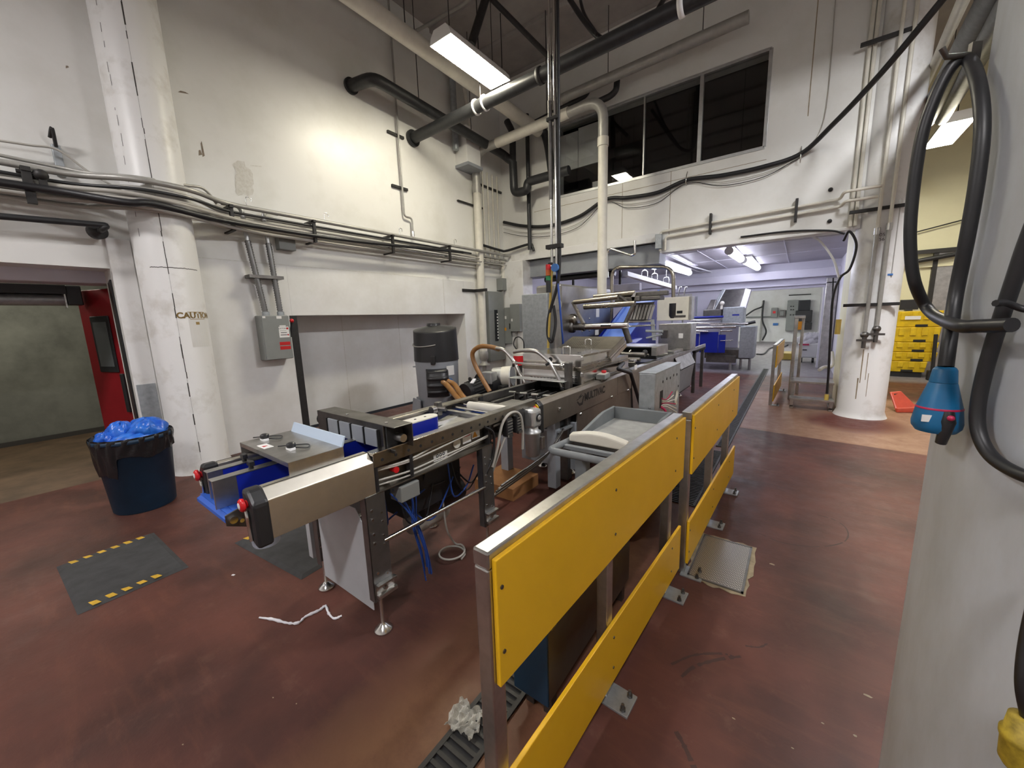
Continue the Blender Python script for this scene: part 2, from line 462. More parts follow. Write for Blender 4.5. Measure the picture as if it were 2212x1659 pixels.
# back wall of the hall, over the wide opening to the packing room
YB = 7.75
m = M()
WX0, WX1, WZ0, WZ1 = -4.40, -0.635, 4.215, 5.60
m.box(-5.9, 0.62, YB, YB + 0.3, WZ1, CEIL).box(-5.9, WX0, YB, YB + 0.3, WZ0, WZ1).box(WX1, 0.62, YB, YB + 0.3, WZ0, WZ1)
m.box(-5.9, -2.2, YB, YB + 0.3, 3.02, WZ0).box(-2.2, 0.62, YB, YB + 0.3, 2.80, WZ0)
struct('wall_back', m, 'white_paint')
m = M().box(-5.9, -2.2, YB - 0.03, YB, 3.0, 3.16).box(-2.2, 0.55, YB - 0.012, YB, 2.79, 2.83)
struct('trim_7', m, 'white_column', bevel=0.006)
m = M()
for x in (-2.95, -2.05): m.box(x, x + 0.008, YB - 0.002, YB, 3.1, WZ0)
m.box(-5.0, -0.6, YB - 0.002, YB, 4.02, 4.028).box(-0.12, -0.108, YB - 0.003, YB, 4.5, CEIL)
struct('trim_8', m, 'grout_tan')
m = M().box(-5.95, -5.24, 7.58, 8.0, 0, 3.0)
struct('trim_9', m, 'white_column', bevel=0.02)

# observation window
m = M()
fr = 0.035
m.box(WX0, WX1, YB - 0.012, YB + 0.09, WZ0 - 0.03, WZ0 + 0.02).box(WX0, WX1, YB - 0.012, YB + 0.09, WZ1 - 0.025, WZ1 + 0.02)
m.box(WX0 - 0.02, WX0 + 0.03, YB - 0.012, YB + 0.09, WZ0, WZ1).box(WX1 - 0.03, WX1 + 0.02, YB - 0.012, YB + 0.09, WZ0, WZ1)
MX = (-3.434, -2.56, -1.60)
for x in MX[:2]: m.box(x - 0.014, x + 0.014, YB + 0.01, YB + 0.07, WZ0, WZ1)
m.box(MX[2] - 0.03, MX[2] + 0.03, YB - 0.006, YB + 0.08, WZ0, WZ1)
win = struct('window_1', m, 'aluminium', bevel=0.003)
xs = (WX0,) + MX + (WX1,)
for i in range(4):
    obj('window_pane', M().box(xs[i] + 0.01, xs[i + 1] - 0.01, YB + 0.035, YB + 0.041, WZ0 + 0.01, WZ1 - 0.01), 'glass_pane', win)
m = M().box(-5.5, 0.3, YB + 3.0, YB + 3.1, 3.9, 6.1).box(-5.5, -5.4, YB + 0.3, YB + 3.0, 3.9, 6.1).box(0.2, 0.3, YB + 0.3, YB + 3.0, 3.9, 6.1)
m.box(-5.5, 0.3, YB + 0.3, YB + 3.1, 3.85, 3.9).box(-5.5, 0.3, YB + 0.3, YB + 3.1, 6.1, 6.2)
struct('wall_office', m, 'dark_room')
m = M()
m.box(-4.36, -3.93, YB + 0.06, YB + 0.09, 4.72, 5.42).box(-3.92, -3.46, YB + 0.06, YB + 0.09, 4.72, 5.46)
single('white_board', m, 'panel_white', 'white board standing behind the leftmost pane of the dark observation window', 'board')
single('paper_notice', M().box(-3.60, -3.46, YB + 0.05, YB + 0.055, 4.25, 4.36), 'panel_white', 'small white notice in the lower corner of the leftmost window pane', 'notice')

# packing room under the back wall and the bright room beyond
struct('ceiling_back', M().box(-6.3, 0.95, YB + 0.3, 25.5, 3.0, 3.15), 'ceiling_back_paint')
m = M()
for y in (9.6, 11.6): m.box(-3.0, 0.8, y, y + 0.02, 2.99, 3.0)
for x in (-1.9, -0.35): m.box(x, x + 0.015, 8.1, 14, 2.992, 3.0)
struct('trim_10', m, 'lilac_white')
struct('wall_left_back', M().box(-6.4, -6.2, 8.05, 25.5, 0, 3.1), 'lilac_white')
struct('wall_right_back', M().box(0.82, 0.95, 9.6, 25.5, 0, 3.1), 'lilac_white')
m = M().box(-6.2, -1.5, 14, 14.2, 0, 3.0).box(-1.5, 0.50, 14, 14.2, 2.27, 3.0).box(0.50, 0.82, 14, 14.2, 0, 3.0)
struct('wall_partition', m, 'lilac_white')
struct('trim_11', M().box(0.54, 0.80, 13.9, 14.0, 0.0, 2.5), 'steel', bevel=0.01)
m = M().box(-6.2, 0.82, 13.78, 14.0, 2.55, 2.78).box(-6.2, 0.82, 13.9, 14.0, 2.35, 2.40)
struct('trim_12', m, 'lilac_white', bevel=0.01)
struct('wall_far', M().box(-6.2, 0.95, 25.3, 25.5, 0, 3.1), 'panel_white')
m = M().box(-5.85, -2.25, 7.9, 8.35, 2.62, 3.0)
struct('trim_13', m, 'grey_panel', bevel=0.01)       # grey steel header beam under the left half of the wall
m = M().box(-5.9, -1.9, 13.96, 14.0, 1.5, 1.56).box(-5.9, -1.9, 13.96, 14.0, 0.9, 0.95)
for i in range(5): m.box(-5.0 + i * 0.75, -4.97 + i * 0.75, 13.95, 14.0, 0.4, 2.2)
struct('trim_14', m, 'galvanised')

# right part of the hall
struct('wall_right', M().box(6.0, 6.2, -6.2, 14, 0, CEIL), 'white_paint')
struct('wall_behind', M().box(-6.25, 6.2, -6.4, -6.2, 0, CEIL), 'white_paint')
struct('wall_far_right', M().box(0.95, 6.2, 13.4, 13.6, 0, CEIL), 'yellow_wall_paint')
struct('trim_15', M().box(0.95, 4, 13.32, 13.4, 2.55, 2.75).box(0.62, 0.96, 8.05, 9.6, 0, CEIL), 'yellow_wall_paint')
m = M().box(2.42, 2.50, 13.3, 13.4, 0, 2.9).box(1.2, 4.0, 13.28, 13.34, 2.86, 2.95)
struct('trim_16', m, 'black_iron')
struct('trim_17', M().box(2.5, 4.0, 13.36, 13.4, 0, 2.86), 'steel')

# round columns
def column(c, r, label):
    m = M().lathe((c[0], c[1], 0), [(r + 0.035, 0), (r + 0.02, 0.03), (r, 0.09), (r, CEIL)], 48)
    return m
m = column((-5.70, 1.31), 0.27, '')
col_l = single('round_column', m, 'white_column', 'round white painted column with cracked seam beside the red door', 'column')
col_l.name = 'round_column'
# seam crack and old peeled caution sticker on it
def oncol(c, r, ang, z): return V((c[0] + r * math.cos(ang), c[1] + r * math.sin(ang), z))
cl = (-5.70, 1.31)
m = M()
a0 = math.radians(-15)
z = 0.25
while z < 6.7:
    h = RN.uniform(0.05, 0.22)
    w2 = RN.uniform(0.002, 0.006)
    j = RN.uniform(-0.01, 0.01)
    p = [oncol(cl, 0.2708, a0 + j - w2 / 0.27, z), oncol(cl, 0.2708, a0 + j + w2 / 0.27, z), oncol(cl, 0.2708, a0 + j + w2 / 0.27, z + h), oncol(cl, 0.2708, a0 + j - w2 / 0.27, z + h)]
    m.add(p, [(0, 1, 2, 3)])
    z += h + RN.choice([0.0, 0.0, 0.05, 0.2])
m.add([oncol(cl, 0.2706, a0 - 0.003, 0.15), oncol(cl, 0.2706, a0 + 0.003, 0.15), oncol(cl, 0.2706, a0 + 0.003, 6.8), oncol(cl, 0.2706, a0 - 0.003, 6.8)], [(0, 1, 2, 3)])
for k in range(26):
    zz = 2.6 + k * 0.17 + RN.uniform(0, .06); hh = RN.uniform(0.02, 0.13); aa = math.radians(-58 + RN.uniform(-1.5, 1.5))
    m.add([oncol(cl, 0.2709, aa - 0.01, zz), oncol(cl, 0.2709, aa + 0.008, zz), oncol(cl, 0.2709, aa + 0.012, zz + hh), oncol(cl, 0.2709, aa - 0.004, zz + hh)], [(0, 1, 2, 3)])
for k in range(24):
    q = [oncol(cl, 0.271, a0 + math.radians(-32 + k * 4), 2.30 + 0.006 * RN.random()), oncol(cl, 0.271, a0 + math.radians(-28 + k * 4), 2.30 + 0.006 * RN.random())]
    m.add([q[0], q[1], q[1] + V((0, 0, 0.007)), q[0] + V((0, 0, 0.007))], [(0, 1, 2, 3)])
obj('crack', m, 'seam', col_l)
o = bpy.data.objects['crack']
for v_ in o.data.vertices: v_.co -= V(col_l.location) - V((0, 0, 0)) if False else V((0, 0, 0))
m = M()
def colpatch(m, c, r, a1, a2, z1, z2, n=8):
    for k in range(n):
        t0, t1 = a1 + (a2 - a1) * k / n, a1 + (a2 - a1) * (k + 1) / n
        m.add([oncol(c, r, t0, z1), oncol(c, r, t1, z1), oncol(c, r, t1, z2), oncol(c, r, t0, z2)], [(0, 1, 2, 3)])
cz = 1.80
a1, a2 = math.radians(6), math.radians(46)
colpatch(m, cl, 0.2712, a1, a2, cz + 0.036, cz + 0.042)
colpatch(m, cl, 0.2712, a1 + 0.06, a2, cz - 0.042, cz - 0.036)
obj('sticker_border', m, 'ink_brown', col_l)
m = M(); colpatch(m, cl, 0.2708, a1, a2 + 0.1, 1.45, cz + 0.04)
obj('sticker_residue', m, 'white_paint', col_l)
am = (a1 + a2) / 2
rt = V((-math.sin(am), math.cos(am), 0))
t = text('sticker_lettering', 'CAUTION', 0.085, oncol(cl, 0.2725, am, cz), rt, (0, 0, 1), 'ink_brown', col_l, 0.0002, 0.0035)
for v_ in t.data.vertices:                    # wrap the word round the column
    p = v_.co + ORG[col_l.name]
    s = (p - oncol(cl, 0.2725, am, p.z)).dot(rt)
    q = oncol(cl, 0.2716, am + s / 0.2725, p.z)
    v_.co = q - ORG[col_l.name]
m = M(); colpatch(m, cl, 0.2714, am - 0.1, am + 0.05, cz - 0.10, cz - 0.07, 4)
obj('rust_stain', m, 'ink_brown', col_l)

m = column((0.87, 7.9), 0.285, '')
col_r = single('round_column', m, 'white_column', 'round white column with pipes and rust streaks at the back right', 'column')
cr = (0.87, 7.9)
m = M()
for (ang, z1, z2, wd) in ((-103, 0.55, 1.05, 0.018), (-92, 0.6, 1.0, 0.012), (-108, 0.3, 0.62, 0.02), (-86, 0.35, 0.7, 0.01)):
    a = math.radians(ang)
    m.add([oncol(cr, 0.2862, a - wd * 1.5, z2), oncol(cr, 0.2862, a + wd * 1.5, z2), oncol(cr, 0.2862, a + wd, z1), oncol(cr, 0.2862, a - wd, z1)], [(0, 1, 2, 3)])
obj('rust_streaks', m, 'grout_tan', col_r)
t = text('pen_marks', 'Y05\nY56', 0.06, oncol(cr, 0.288, math.radians(-97), 2.62), (1, 0, 0), (0, 0, 1), 'ink', col_r, 0.0005)

# the large clad column at the right edge
BC, BR = (0.87, 1.34), 0.575
m = M().lathe((BC[0], BC[1], 0), [(BR, 0), (BR, CEIL)], 72)
col_b = single('round_column', m, 'pier_paint', 'large grey clad round column filling the right edge of view', 'column')
m = M()
for (px0, px1, py0, py1) in ((2168, 2230, 60, 140), (2185, 2205, 120, 168)):
    for k in range(6):
        pass

# scuffs of lost paint on the left wall
m = M()
for (px, py, sx, sz) in ((437, 322, 0.03, 0.18), (432, 330, 0.04, 0.07), (396, 200, 0.10, 0.03), (300, 40, 0.04, 0.05), (145, 145, 0.03, 0.03)):
    p = at(px, py, X=XW + 0.002)
    m.add([p + V((0, -sx * RN.uniform(.3, .6), -sz / 2)), p + V((0, sx * RN.uniform(.3, .6), -sz / 2 + 0.02)), p + V((0, sx * 0.2, sz / 2)), p + V((0, -sx * 0.25, sz / 3))], [(0, 1, 2, 3)])
struct('trim_scuffs', m, 'dirt')
m = M()
for i in range(15):
    p = at(512 + RN.random() * 40, 355 + RN.random() * 62, X=XW + 0.002 + 0.0001 * i)
    rr_ = [RN.uniform(0.03, 0.085) for _ in range(9)]
    m.add([p + V((0, rr_[j] * math.cos(j * 0.698), rr_[j] * 1.15 * math.sin(j * 0.698))) for j in range(9)], [tuple(range(9))])
for i in range(6):
    p = at(505 + RN.random() * 52, 352 + RN.random() * 70, X=XW + 0.004)
    a = RN.random() * 3
    d = V((0, math.cos(a), math.sin(a))) * RN.uniform(0.03, 0.07); e = V((0, -math.sin(a), math.cos(a))) * 0.006
    m.add([p - d - e, p + d - e, p + d + e, p - d + e], [(0, 1, 2, 3)])
struct('trim_stain', m, 'smudge')

# floor drains: long slotted channel, square grate
def slot_grate(name, x0, x1, y0, y1, label):
    t = thing(name, label, 'drain', ((x0 + x1) / 2, (y0 + y1) / 2, 0))
    f = M().box(x0, x0 + 0.02, y0, y1, 0.001, 0.012).box(x1 - 0.02, x1, y0, y1, 0.001, 0.012)
    n = int((y1 - y0) / 0.035)
    for i in range(n + 1):
        y = y0 + (y1 - y0) * i / n
        f.box(x0, x1, y - 0.008, y + 0.008, 0.001, 0.010)
    obj('frame', f, 'black_iron', t)
    obj('channel_bed', M().box(x0, x1, y0, y1, 0.0005, 0.002), 'dark_void', t)
    return t
slot_grate('trench_drain', -1.02, -0.85, 0.15, 2.1, 'slotted black iron floor drain running under the near yellow barrier')
slot_grate('trench_drain', -0.86, -0.60, 3.4, 5.0, 'slotted floor drain with steel bars seen beneath the second yellow barrier')
slot_grate('trench_drain', -0.72, -0.58, 5.2, 13.2, 'long narrow dark drain channel leading to the back room along the tan floor')
t = thing('floor_grate', 'square perforated steel floor grate beside the second yellow barrier', 'grate', (-0.295, 2.70, 0))
gp = M().box(-0.445, -0.150, 2.42, 2.96, 0.004, 0.012)
obj('grate_plate', gp, 'grate', t)
gm = M()
n = 40
for i in range(n):       # rough tan grout round the frame
    pass
gr_ = []
for (xa_, ya_, xb_, yb_) in ((-0.455, 2.41, -0.14, 2.41), (-0.14, 2.41, -0.14, 2.97), (-0.14, 2.97, -0.455, 2.97), (-0.455, 2.97, -0.455, 2.41)):
    for i in range(10):
        f_ = i / 10; x_ = xa_ + (xb_ - xa_) * f_; y_ = ya_ + (yb_ - ya_) * f_; o_ = RN.uniform(0.004, 0.034)
        gr_.append((x_ + (o_ if x_ > -0.15 else (-o_ if x_ < -0.45 else 0)), y_ + (o_ if y_ > 2.96 else (-o_ if y_ < 2.42 else 0))))
gm.zprism(gr_, 0.0005, 0.004)
obj('grout', gm, 'grout_tan', t)
obj('rim', M().box(-0.452, -0.143, 2.413, 2.425, 0.003, 0.014).box(-0.452, -0.143, 2.955, 2.967, 0.003, 0.014).box(-0.452, -0.440, 2.413, 2.967, 0.003, 0.014).box(-0.155, -0.143, 2.413, 2.967, 0.003, 0.014), 'steel_leg', t)

# ------------------------------------------------------------------ hall lamps
def hall_lamp(loc, label, glow):
    x, y, z = loc
    t = thing('ceiling_light', label, 'light', (x, y, z))
    h = M().yprism([(x - 0.17, z + 0.03), (x - 0.11, z + 0.10), (x + 0.11, z + 0.10), (x + 0.17, z + 0.03), (x + 0.195, z - 0.05), (x - 0.195, z - 0.05)], y - 0.635, y + 0.635)
    obj('housing', h, 'panel_white', t)
    d = M().box(x - 0.185, x + 0.185, y - 0.62, y + 0.62, z - 0.056, z - 0.046)
    obj('diffuser', d, glow, t)
    for s in (-0.45, 0.45):
        obj('hanger', M().cyl((x, y + s, z + 0.09), (x, y + s, CEIL), 0.006, 6), 'black_iron', t)
    return t
hall_lamp((-4.01, 4.69, 5.3), 'lit ceiling light with long diffuser hanging over the conveyor', 'hall_glow')
hall_lamp((1.86, 10.5, 4.65), 'lit ceiling light seen between the white right column and the large grey column', 'hall_glow')
hall_lamp((-4.01, -2.4, 5.3), 'ceiling light behind the viewpoint near the side door', 'hall_glow_neutral')
hall_lamp((1.5, 4.6, 5.3), 'ceiling light hidden by the large grey column', 'hall_glow_side')
hall_lamp((0.9, -2.2, 5.3), 'ceiling light behind the viewpoint near the large grey column', 'hall_glow_neutral')
def strip_lamp(name, a, b, r, label, glow, group=None):
    a, b = V(a), V(b); d = (b - a).normalized()
    t = thing(name, label, 'light', (a + b) / 2, group)
    obj('diffuser', M().cyl(a + d * 0.03, b - d * 0.03, r, 12), glow, t)
    obj('end_cap', M().cyl(a, a + d * 0.05, r * 1.1, 12), 'white_plastic', t)
    obj('end_cap', M().cyl(b - d * 0.05, b, r * 1.1, 12), 'white_plastic', t)
    obj('mounting_tray', M().box(min(a.x, b.x) - 0.05, max(a.x, b.x) + 0.05, min(a.y, b.y), max(a.y, b.y), a.z + r * 0.9, a.z + r * 0.9 + 0.04), 'white_plastic', t)
    return t
strip_lamp('tube_light', (-1.26, 9.3, 2.9), (-1.22, 11.0, 2.9), 0.075, 'lit tube light on the back room ceiling, nearer of the pair in line', 'back_glow')
strip_lamp('tube_light', (-1.2, 11.25, 2.9), (-1.07, 14.9 - 1.3, 2.9), 0.075, 'lit tube light on the back room ceiling, farther of the pair in line', 'back_glow')
strip_lamp('tube_light', (-0.95, 19.2, 2.82), (-0.80, 21.2, 2.82), 0.12, 'small distant lit tube light seen over the far doorway', 'far_glow')
strip_lamp('tube_light', (-3.6, 17.0, 2.82), (-3.6, 22.0, 2.82), 0.12, 'tube light of the bright far room, hidden by the partition', 'far_glow')
strip_lamp('tube_light', (-3.25, 8.9, 2.86), (-3.05, 10.4, 2.86), 0.07, 'lit tube light above the film roller arms, nearest the ceiling', 'back_glow')
strip_lamp('tube_light', (-2.72, 9.6, 2.82), (-2.66, 12.4, 2.82), 0.07, 'long lit tube light over the blue incline conveyor', 'back_glow')
la = bpy.data.lights.new('side_room_fill', 'AREA'); la.energy = 40; la.size = 1.0; la.color = (1, 0.95, 0.8)  # unseen fill light, added to brighten the side room
lo = bpy.data.objects.new('side_room_fill', la); lo.location = (-8.0, 0.0, 2.95); COL.objects.link(lo)

# tyre scuffs and pale chips on the floor
m = M()
def scuff(px, wd):
    c = curve([at(x, y, Z=0.0006) for x, y in px], 6)
    for i in range(len(c) - 1):
        d = (c[i + 1] - c[i]); s = V((-d.y, d.x, 0)).normalized() * wd * RN.uniform(0.5, 1.0)
        if RN.random() < 0.9: m.add([c[i] - s, c[i + 1] - s, c[i + 1] + s, c[i] + s], [(0, 1, 2, 3)])
scuff([(1640, 1152), (1690, 1172), (1760, 1181), (1815, 1174), (1832, 1158), (1825, 1138), (1800, 1122), (1765, 1112)], 0.006)
scuff([(1472, 1462), (1500, 1440), (1550, 1425), (1600, 1418)], 0.010)
scuff([(1450, 1435), (1500, 1415), (1560, 1412), (1590, 1420)], 0.008)
scuff([(1460, 1580), (1480, 1615), (1500, 1660)], 0.012)
scuff([(1610, 1395), (1640, 1398), (1658, 1390)], 0.006)
struct('trim_floor_scuffs', m, 'scuff_brown')
m = M()
for (x, y, r) in ((1668, 1219, 0.018), (1875, 1503, 0.016), (1847, 1589, 0.009), (1585, 1552, 0.007), (1777, 1562, 0.006), (1712, 1616, 0.005), (395, 1608, 0.005), (590, 1507, 0.006), (640, 1520, 0.005), (920, 1245, 0.006)):
    c = at(x, y, Z=0.0007)
    rs = [r * RN.uniform(0.6, 1.1) for _ in range(7)]
    m.add([c + V((rs[j] * math.cos(j * 0.9), rs[j] * 0.6 * math.sin(j * 0.9), 0)) for j in range(7)], [tuple(range(7))])
struct('trim_floor_chips', m, 'grout_tan')
# ------------------------------------------------------------------ pipes, conduits and cables on the walls and under the ceiling
def pipe(name, pts, r, matname, label, cat='pipe', rad=0.0, n=14, group=None):
    if rad: pts = fillet(pts, rad)
    return single(name, M().tube(pts, r, n), matname, label, cat, group)

# black drain pipe crossing the hall
p0 = at(890, 300, X=XW); p1 = at(1500, 0, Y=p0.y)
d = (p1 - p0).normalized(); pe = p0 + d * 7.2
t = thing('black_pipe', 'thick black pipe running from the left wall across the hall above the poles', 'pipe', p0)
obj('run', M().tube([p0 + d * 0.0, pe], 0.092, 20), 'black_pipe', t)
obj('flange', M().cyl(p0 + d * 0.005, p0 + d * 0.05, 0.14, 24), 'black_pipe', t)
for f in (0.30, 0.335):
    c = p0 + d * (f * 5.2)
    obj('hanger_ring', M().lathe(c, [(0.095, -0.012), (0.112, -0.012), (0.112, 0.012), (0.095, 0.012)], 24, d), 'white_plastic', t)
for s in (2.75, 4.6):
    c = p0 + d * s
    obj('clamp', M().lathe(c, [(0.093, -0.03), (0.108, -0.03), (0.108, 0.03), (0.093, 0.03)], 24, d), 'black_iron' if s < 3 else 'white_plastic', t)
for s in (1.65, 4.6):
    c = p0 + d * s
    obj('hanger_rod', M().cyl(c + V((0, 0, 0.1)), V((c.x, c.y, CEIL)), 0.008, 6), 'black_iron', t)

# second black pipe with the trap in the corner
q0 = at(757, 187, X=XW); XP = -5.42
q1 = at(806, 168, X=XP); q2 = V((XP, 7.25, q1.z - 0.12))
t = thing('black_pipe', 'black pipe leaving the left wall and ending in a U trap by the dark window', 'pipe', q0)
YT = 7.32
tr = [at(1108, 352, Y=YT), at(1112, 392, Y=YT), at(1115, 412, Y=YT), at(1128, 414, Y=YT), at(1138, 400, Y=YT), at(1142, 381, Y=YT), at(1196, 377, Y=YT)]
tr[2].z = tr[3].z
run = fillet([q0, q1, q2, tr[0]] , 0.16) + fillet([tr[0], V((tr[0].x + .01, YT, tr[2].z)), V((tr[4].x, YT, tr[2].z)), V((tr[4].x + .02, YT, tr[6].z)), tr[6]], 0.14, 6)[1:]
obj('run', M().tube(run, 0.088, 16), 'black_pipe', t)
obj('flange', M().cyl(q0, q0 + V((0.04, 0, 0)), 0.115, 24), 'black_pipe', t)
obj('stub', M().cyl(tr[6] - V((0.35, 0, 0)), tr[6] + V((0.35, 0, 0)), 0.088, 16), 'black_pipe', t)
obj('drop', M().tube(fillet([at(1095, 262, Y=YT), at(1107, 285, Y=YT), tr[0]], 0.1), 0.07, 14), 'black_pipe', t)
for yy in (4.9, 6.2):
    obj('hanger_rod', M().cyl((XP, yy, q1.z), (XP, yy, CEIL), 0.007, 6), 'black_iron', t)

# insulated white pipe along the ceiling
e0 = at(1163, 283, Y=7.45); e1 = at(775, 3, X=e0.x); dd = (e0 - e1).normalized()
t = thing('white_pipe', 'insulated white pipe under the ceiling above the lit fixture, ending at a black elbow', 'pipe', e0)
obj('run', M().tube([e1 - dd * 4, e0], 0.115, 20), 'white_pipe', t)
obj('elbow', M().tube(fillet([e0, e0 + V((0.08, 0.12, 0.0)), at(1185, 318, Y=7.6), at(1192, 372, Y=7.62)], 0.12), 0.085, 14), 'black_pipe', t)
for s in (1.2, 3.4):
    c = e0 - dd * s
    obj('hanger_rod', M().cyl(c, (c.x, c.y, CEIL), 0.008, 6), 'black_iron', t)
k0 = at(1000, 172, X=-5.72); k1 = at(690, 2, X=-5.72)
k1.z = k0.z
pipe('ceiling_conduit', [k1 - V((0, 1.5, 0)), k0, k0 + V((0, 0.15, -0.8))], 0.035, 'white_pipe', 'thin white pipe along the top of the left wall', rad=0.15)

# vertical conduit with two strut brackets
XC = XW + 0.06
c0, c1, c2, c3 = at(846, 95, X=XC), at(893, 472, X=XC), at(910, 474, X=XC), at(912, 512, X=XC)
c1 = V((XC, c0.y, c1.z)); c2 = V((XC, c0.y + 0.17, c1.z)); c3 = V((XC, c0.y + 0.17, c1.z - 0.32))
t = thing('wall_conduit', 'thin grey vertical conduit with two black brackets on the left wall', 'conduit', c3)
obj('run', M().tube(fillet([V((XC, c0.y, CEIL - 0.02)), c1, c2, c3], 0.06), 0.017, 10), 'grey_pipe', t)
for (px, py) in ((853, 292), (862, 406)):
    p = at(px, py, X=XW)
    obj('bracket', M().box(XW, XW + 0.04, p.y - 0.17, p.y + 0.17, p.z - 0.022, p.z + 0.022), 'black_iron', t, 0.003)
obj('fitting', M().cyl(c3, c3 + V((0, 0, 0.09)), 0.026, 10), 'steel_bright', t)

# white pipe arch in front of the corner
YA = 6.7
xa, xb2 = -5.77, -2.90
zt = 5.16
t = thing('pipe_arch', 'cream pipe arch standing in the corner, with grey bends', 'pipe', (xa, YA, 0.62))
obj('left_leg', M().cyl((xa, YA, 0.95), (xa, YA, 4.38), 0.086, 20), 'white_pipe', t)
arc = fillet([V((xa, YA, 4.36)), V((xa, YA, zt)), V((-5.1, YA, zt + 0.02))], 0.62, 10)
obj('bend', M().tube(arc, 0.084, 18), 'grey_pipe', t)
obj('top_run', M().tube([(-5.18, YA, zt + 0.015), (-3.55, YA, zt + 0.07)], 0.092, 20), 'white_pipe', t)
arc = fillet([V((-3.6, YA, zt + 0.065)), V((xb2, YA, zt + 0.09)), V((xb2, YA, 4.5))], 0.55, 10)
obj('bend', M().tube(arc, 0.084, 18), 'grey_pipe', t)
obj('right_leg', M().cyl((xb2, YA, 4.62), (xb2, YA, 2.0), 0.082, 20), 'white_pipe', t)
obj('coupling', M().cyl((xb2, YA, 4.5), (xb2, YA, 4.64), 0.094, 20), 'white_pipe', t)
obj('coupling', M().cyl((xa, YA, 4.34), (xa, YA, 4.5), 0.094, 20), 'grey_pipe', t)
obj('valve', M().lathe((xa, YA, 0.62), [(0.13, 0), (0.13, 0.03), (0.07, 0.05), (0.07, 0.12), (0.10, 0.16), (0.10, 0.28), (0.085, 0.33)], 20), 'grey_pipe', t)
obj('wall_bracket', M().box(XW, xa + 0.25, YA - 0.12, YA - 0.085, 2.27, 2.33).box(XW, XW + 0.04, YA - 0.5, YA - 0.085, 2.27, 2.33), 'black_iron', t)
obj('pipe_base', M().cyl((xa, YA, 0.0), (xa, YA, 0.63), 0.05, 14), 'grey_pipe', t)
obj('hanger_rod', M().cyl((-4.0, YA, zt + 0.14), (-4.0, YA, CEIL), 0.008, 6), 'black_iron', t)

# poles dropping to the machine
YP = 4.4
def pp(px, py, Y=YP): return at(px, py, Y=Y)
xq = pp(1192, 300).x
zb = pp(1192, 552).z
t = thing('utility_drop', 'pair of bright steel poles hanging from the ceiling down to the packing machine', 'pole', (xq, YP, zb))
obj('pole', M().cyl((xq - 0.02, YP, zb - 0.12), (xq - 0.02, YP, CEIL), 0.018, 12), 'steel_bright', t)
obj('pole', M().cyl((xq + 0.05, YP, zb - 0.15), (xq + 0.05, YP, CEIL), 0.021, 12), 'steel_bright', t)
obj('sleeve', M().cyl((xq - 0.02, YP, 3.1), (xq - 0.02, YP, 4.2), 0.027, 12), 'steel_dark', t)
obj('clamp', M().box(xq - 0.09, xq + 0.13, YP - 0.04, YP + 0.04, zb + 0.08, zb + 0.13), 'black_iron', t, 0.004)
obj('clamp', M().box(xq - 0.06, xq + 0.10, YP - 0.03, YP + 0.03, 3.98, 4.02), 'black_iron', t, 0.004)
obj('valve', M().sphere((xq + 0.05, YP, zb - 0.16), 0.045).cyl((xq + 0.05, YP - 0.06, zb - 0.16), (xq + 0.05, YP - 0.03, zb - 0.16), 0.05, 14), 'label_blue', t)
obj('valve', M().sphere((xq - 0.02, YP, zb - 0.13), 0.035), 'steel_bright', t)
pipe('air_hose', curve([(xq - 0.02, YP, zb - 0.15), pp(1190, 620), pp(1187, 690), pp(1184, 752)]), 0.017, 'yellow_hose', 'yellow hose hanging from the poles to the steel die cover', 'hose')
pipe('air_hose', curve([(xq + 0.05, YP, zb - 0.18), pp(1204, 600), pp(1211, 680), at(1217, 752, Y=4.62)]), 0.013, 'blue_hose', 'thin blue hose hanging from the poles beside the steel cabinet', 'hose')
pipe('black_cable', curve([(xq + 0.10, YP, CEIL), pp(1206, 200), pp(1207, 400), pp(1209, 560), pp(1203, 620), pp(1186, 680), pp(1183, 722), pp(1192, 738), pp(1200, 700), pp(1196, 660)]), 0.020, 'black_rubber', 'black cable hanging beside the poles and looping at their lower end', 'cable')
t = thing('indicator_light', 'small red, orange and green signal light by the foot of the poles', 'light', pp(1187, 632))
for (a, b, k) in ((572, 584, 'red_plastic'), (584, 596, 'indicator_orange'), (597, 606, 'green_plastic'), (606, 632, 'black_plastic')):
    x = pp(1187, 600).x
    obj('lens' if a < 600 else 'body', M().cyl((x, YP - 0.03, pp(1187, b).z), (x, YP - 0.03, pp(1187, a).z), 0.032, 14), k, t)
obj('arm', M().box(pp(1187, 600).x, xq, YP - 0.03, YP - 0.015, pp(1187, 570).z - 0.01, pp(1187, 570).z + 0.01), 'black_iron', t)

# ceiling steel and black hoses up in the roof
t = thing('ceiling_brace', 'black steel brace pair meeting above the lit ceiling light', 'brace', at(1020, 95, Z=5.75))
ap = at(1052, -12, Z=6.55)
obj('strut', M().tube([ap, at(1018, 96, Z=5.75)], 0.062, 8), 'black_iron', t)
obj('strut', M().tube([ap, at(1175, 112, Z=5.8), at(1212, 148, Z=5.7)], 0.04, 8), 'black_iron', t)
obj('hanger', M().tube([ap, V((ap.x, ap.y, CEIL))], 0.04, 8), 'black_iron', t)
pipe('black_hose', curve([at(1222, -15, Z=6.3), at(1262, 45, Z=5.7), at(1300, 84, Z=5.35), at(1345, 84, Z=5.3), at(1400, 50, Z=5.7), at(1442, -15, Z=6.3)]), 0.035, 'black_rubber', 'black hose hanging in a loop onto the black pipe below the ceiling', 'hose')
pipe('black_hose', curve([at(1250, -20, Z=6.4), at(1262, 30, Z=5.9), at(1290, 75, Z=5.4)]), 0.022, 'black_rubber', 'short black hose joining the looped hose under the ceiling', 'hose')
g0, g1 = at(1215, 213, Y=7.3), at(1618, 36, Y=7.3)
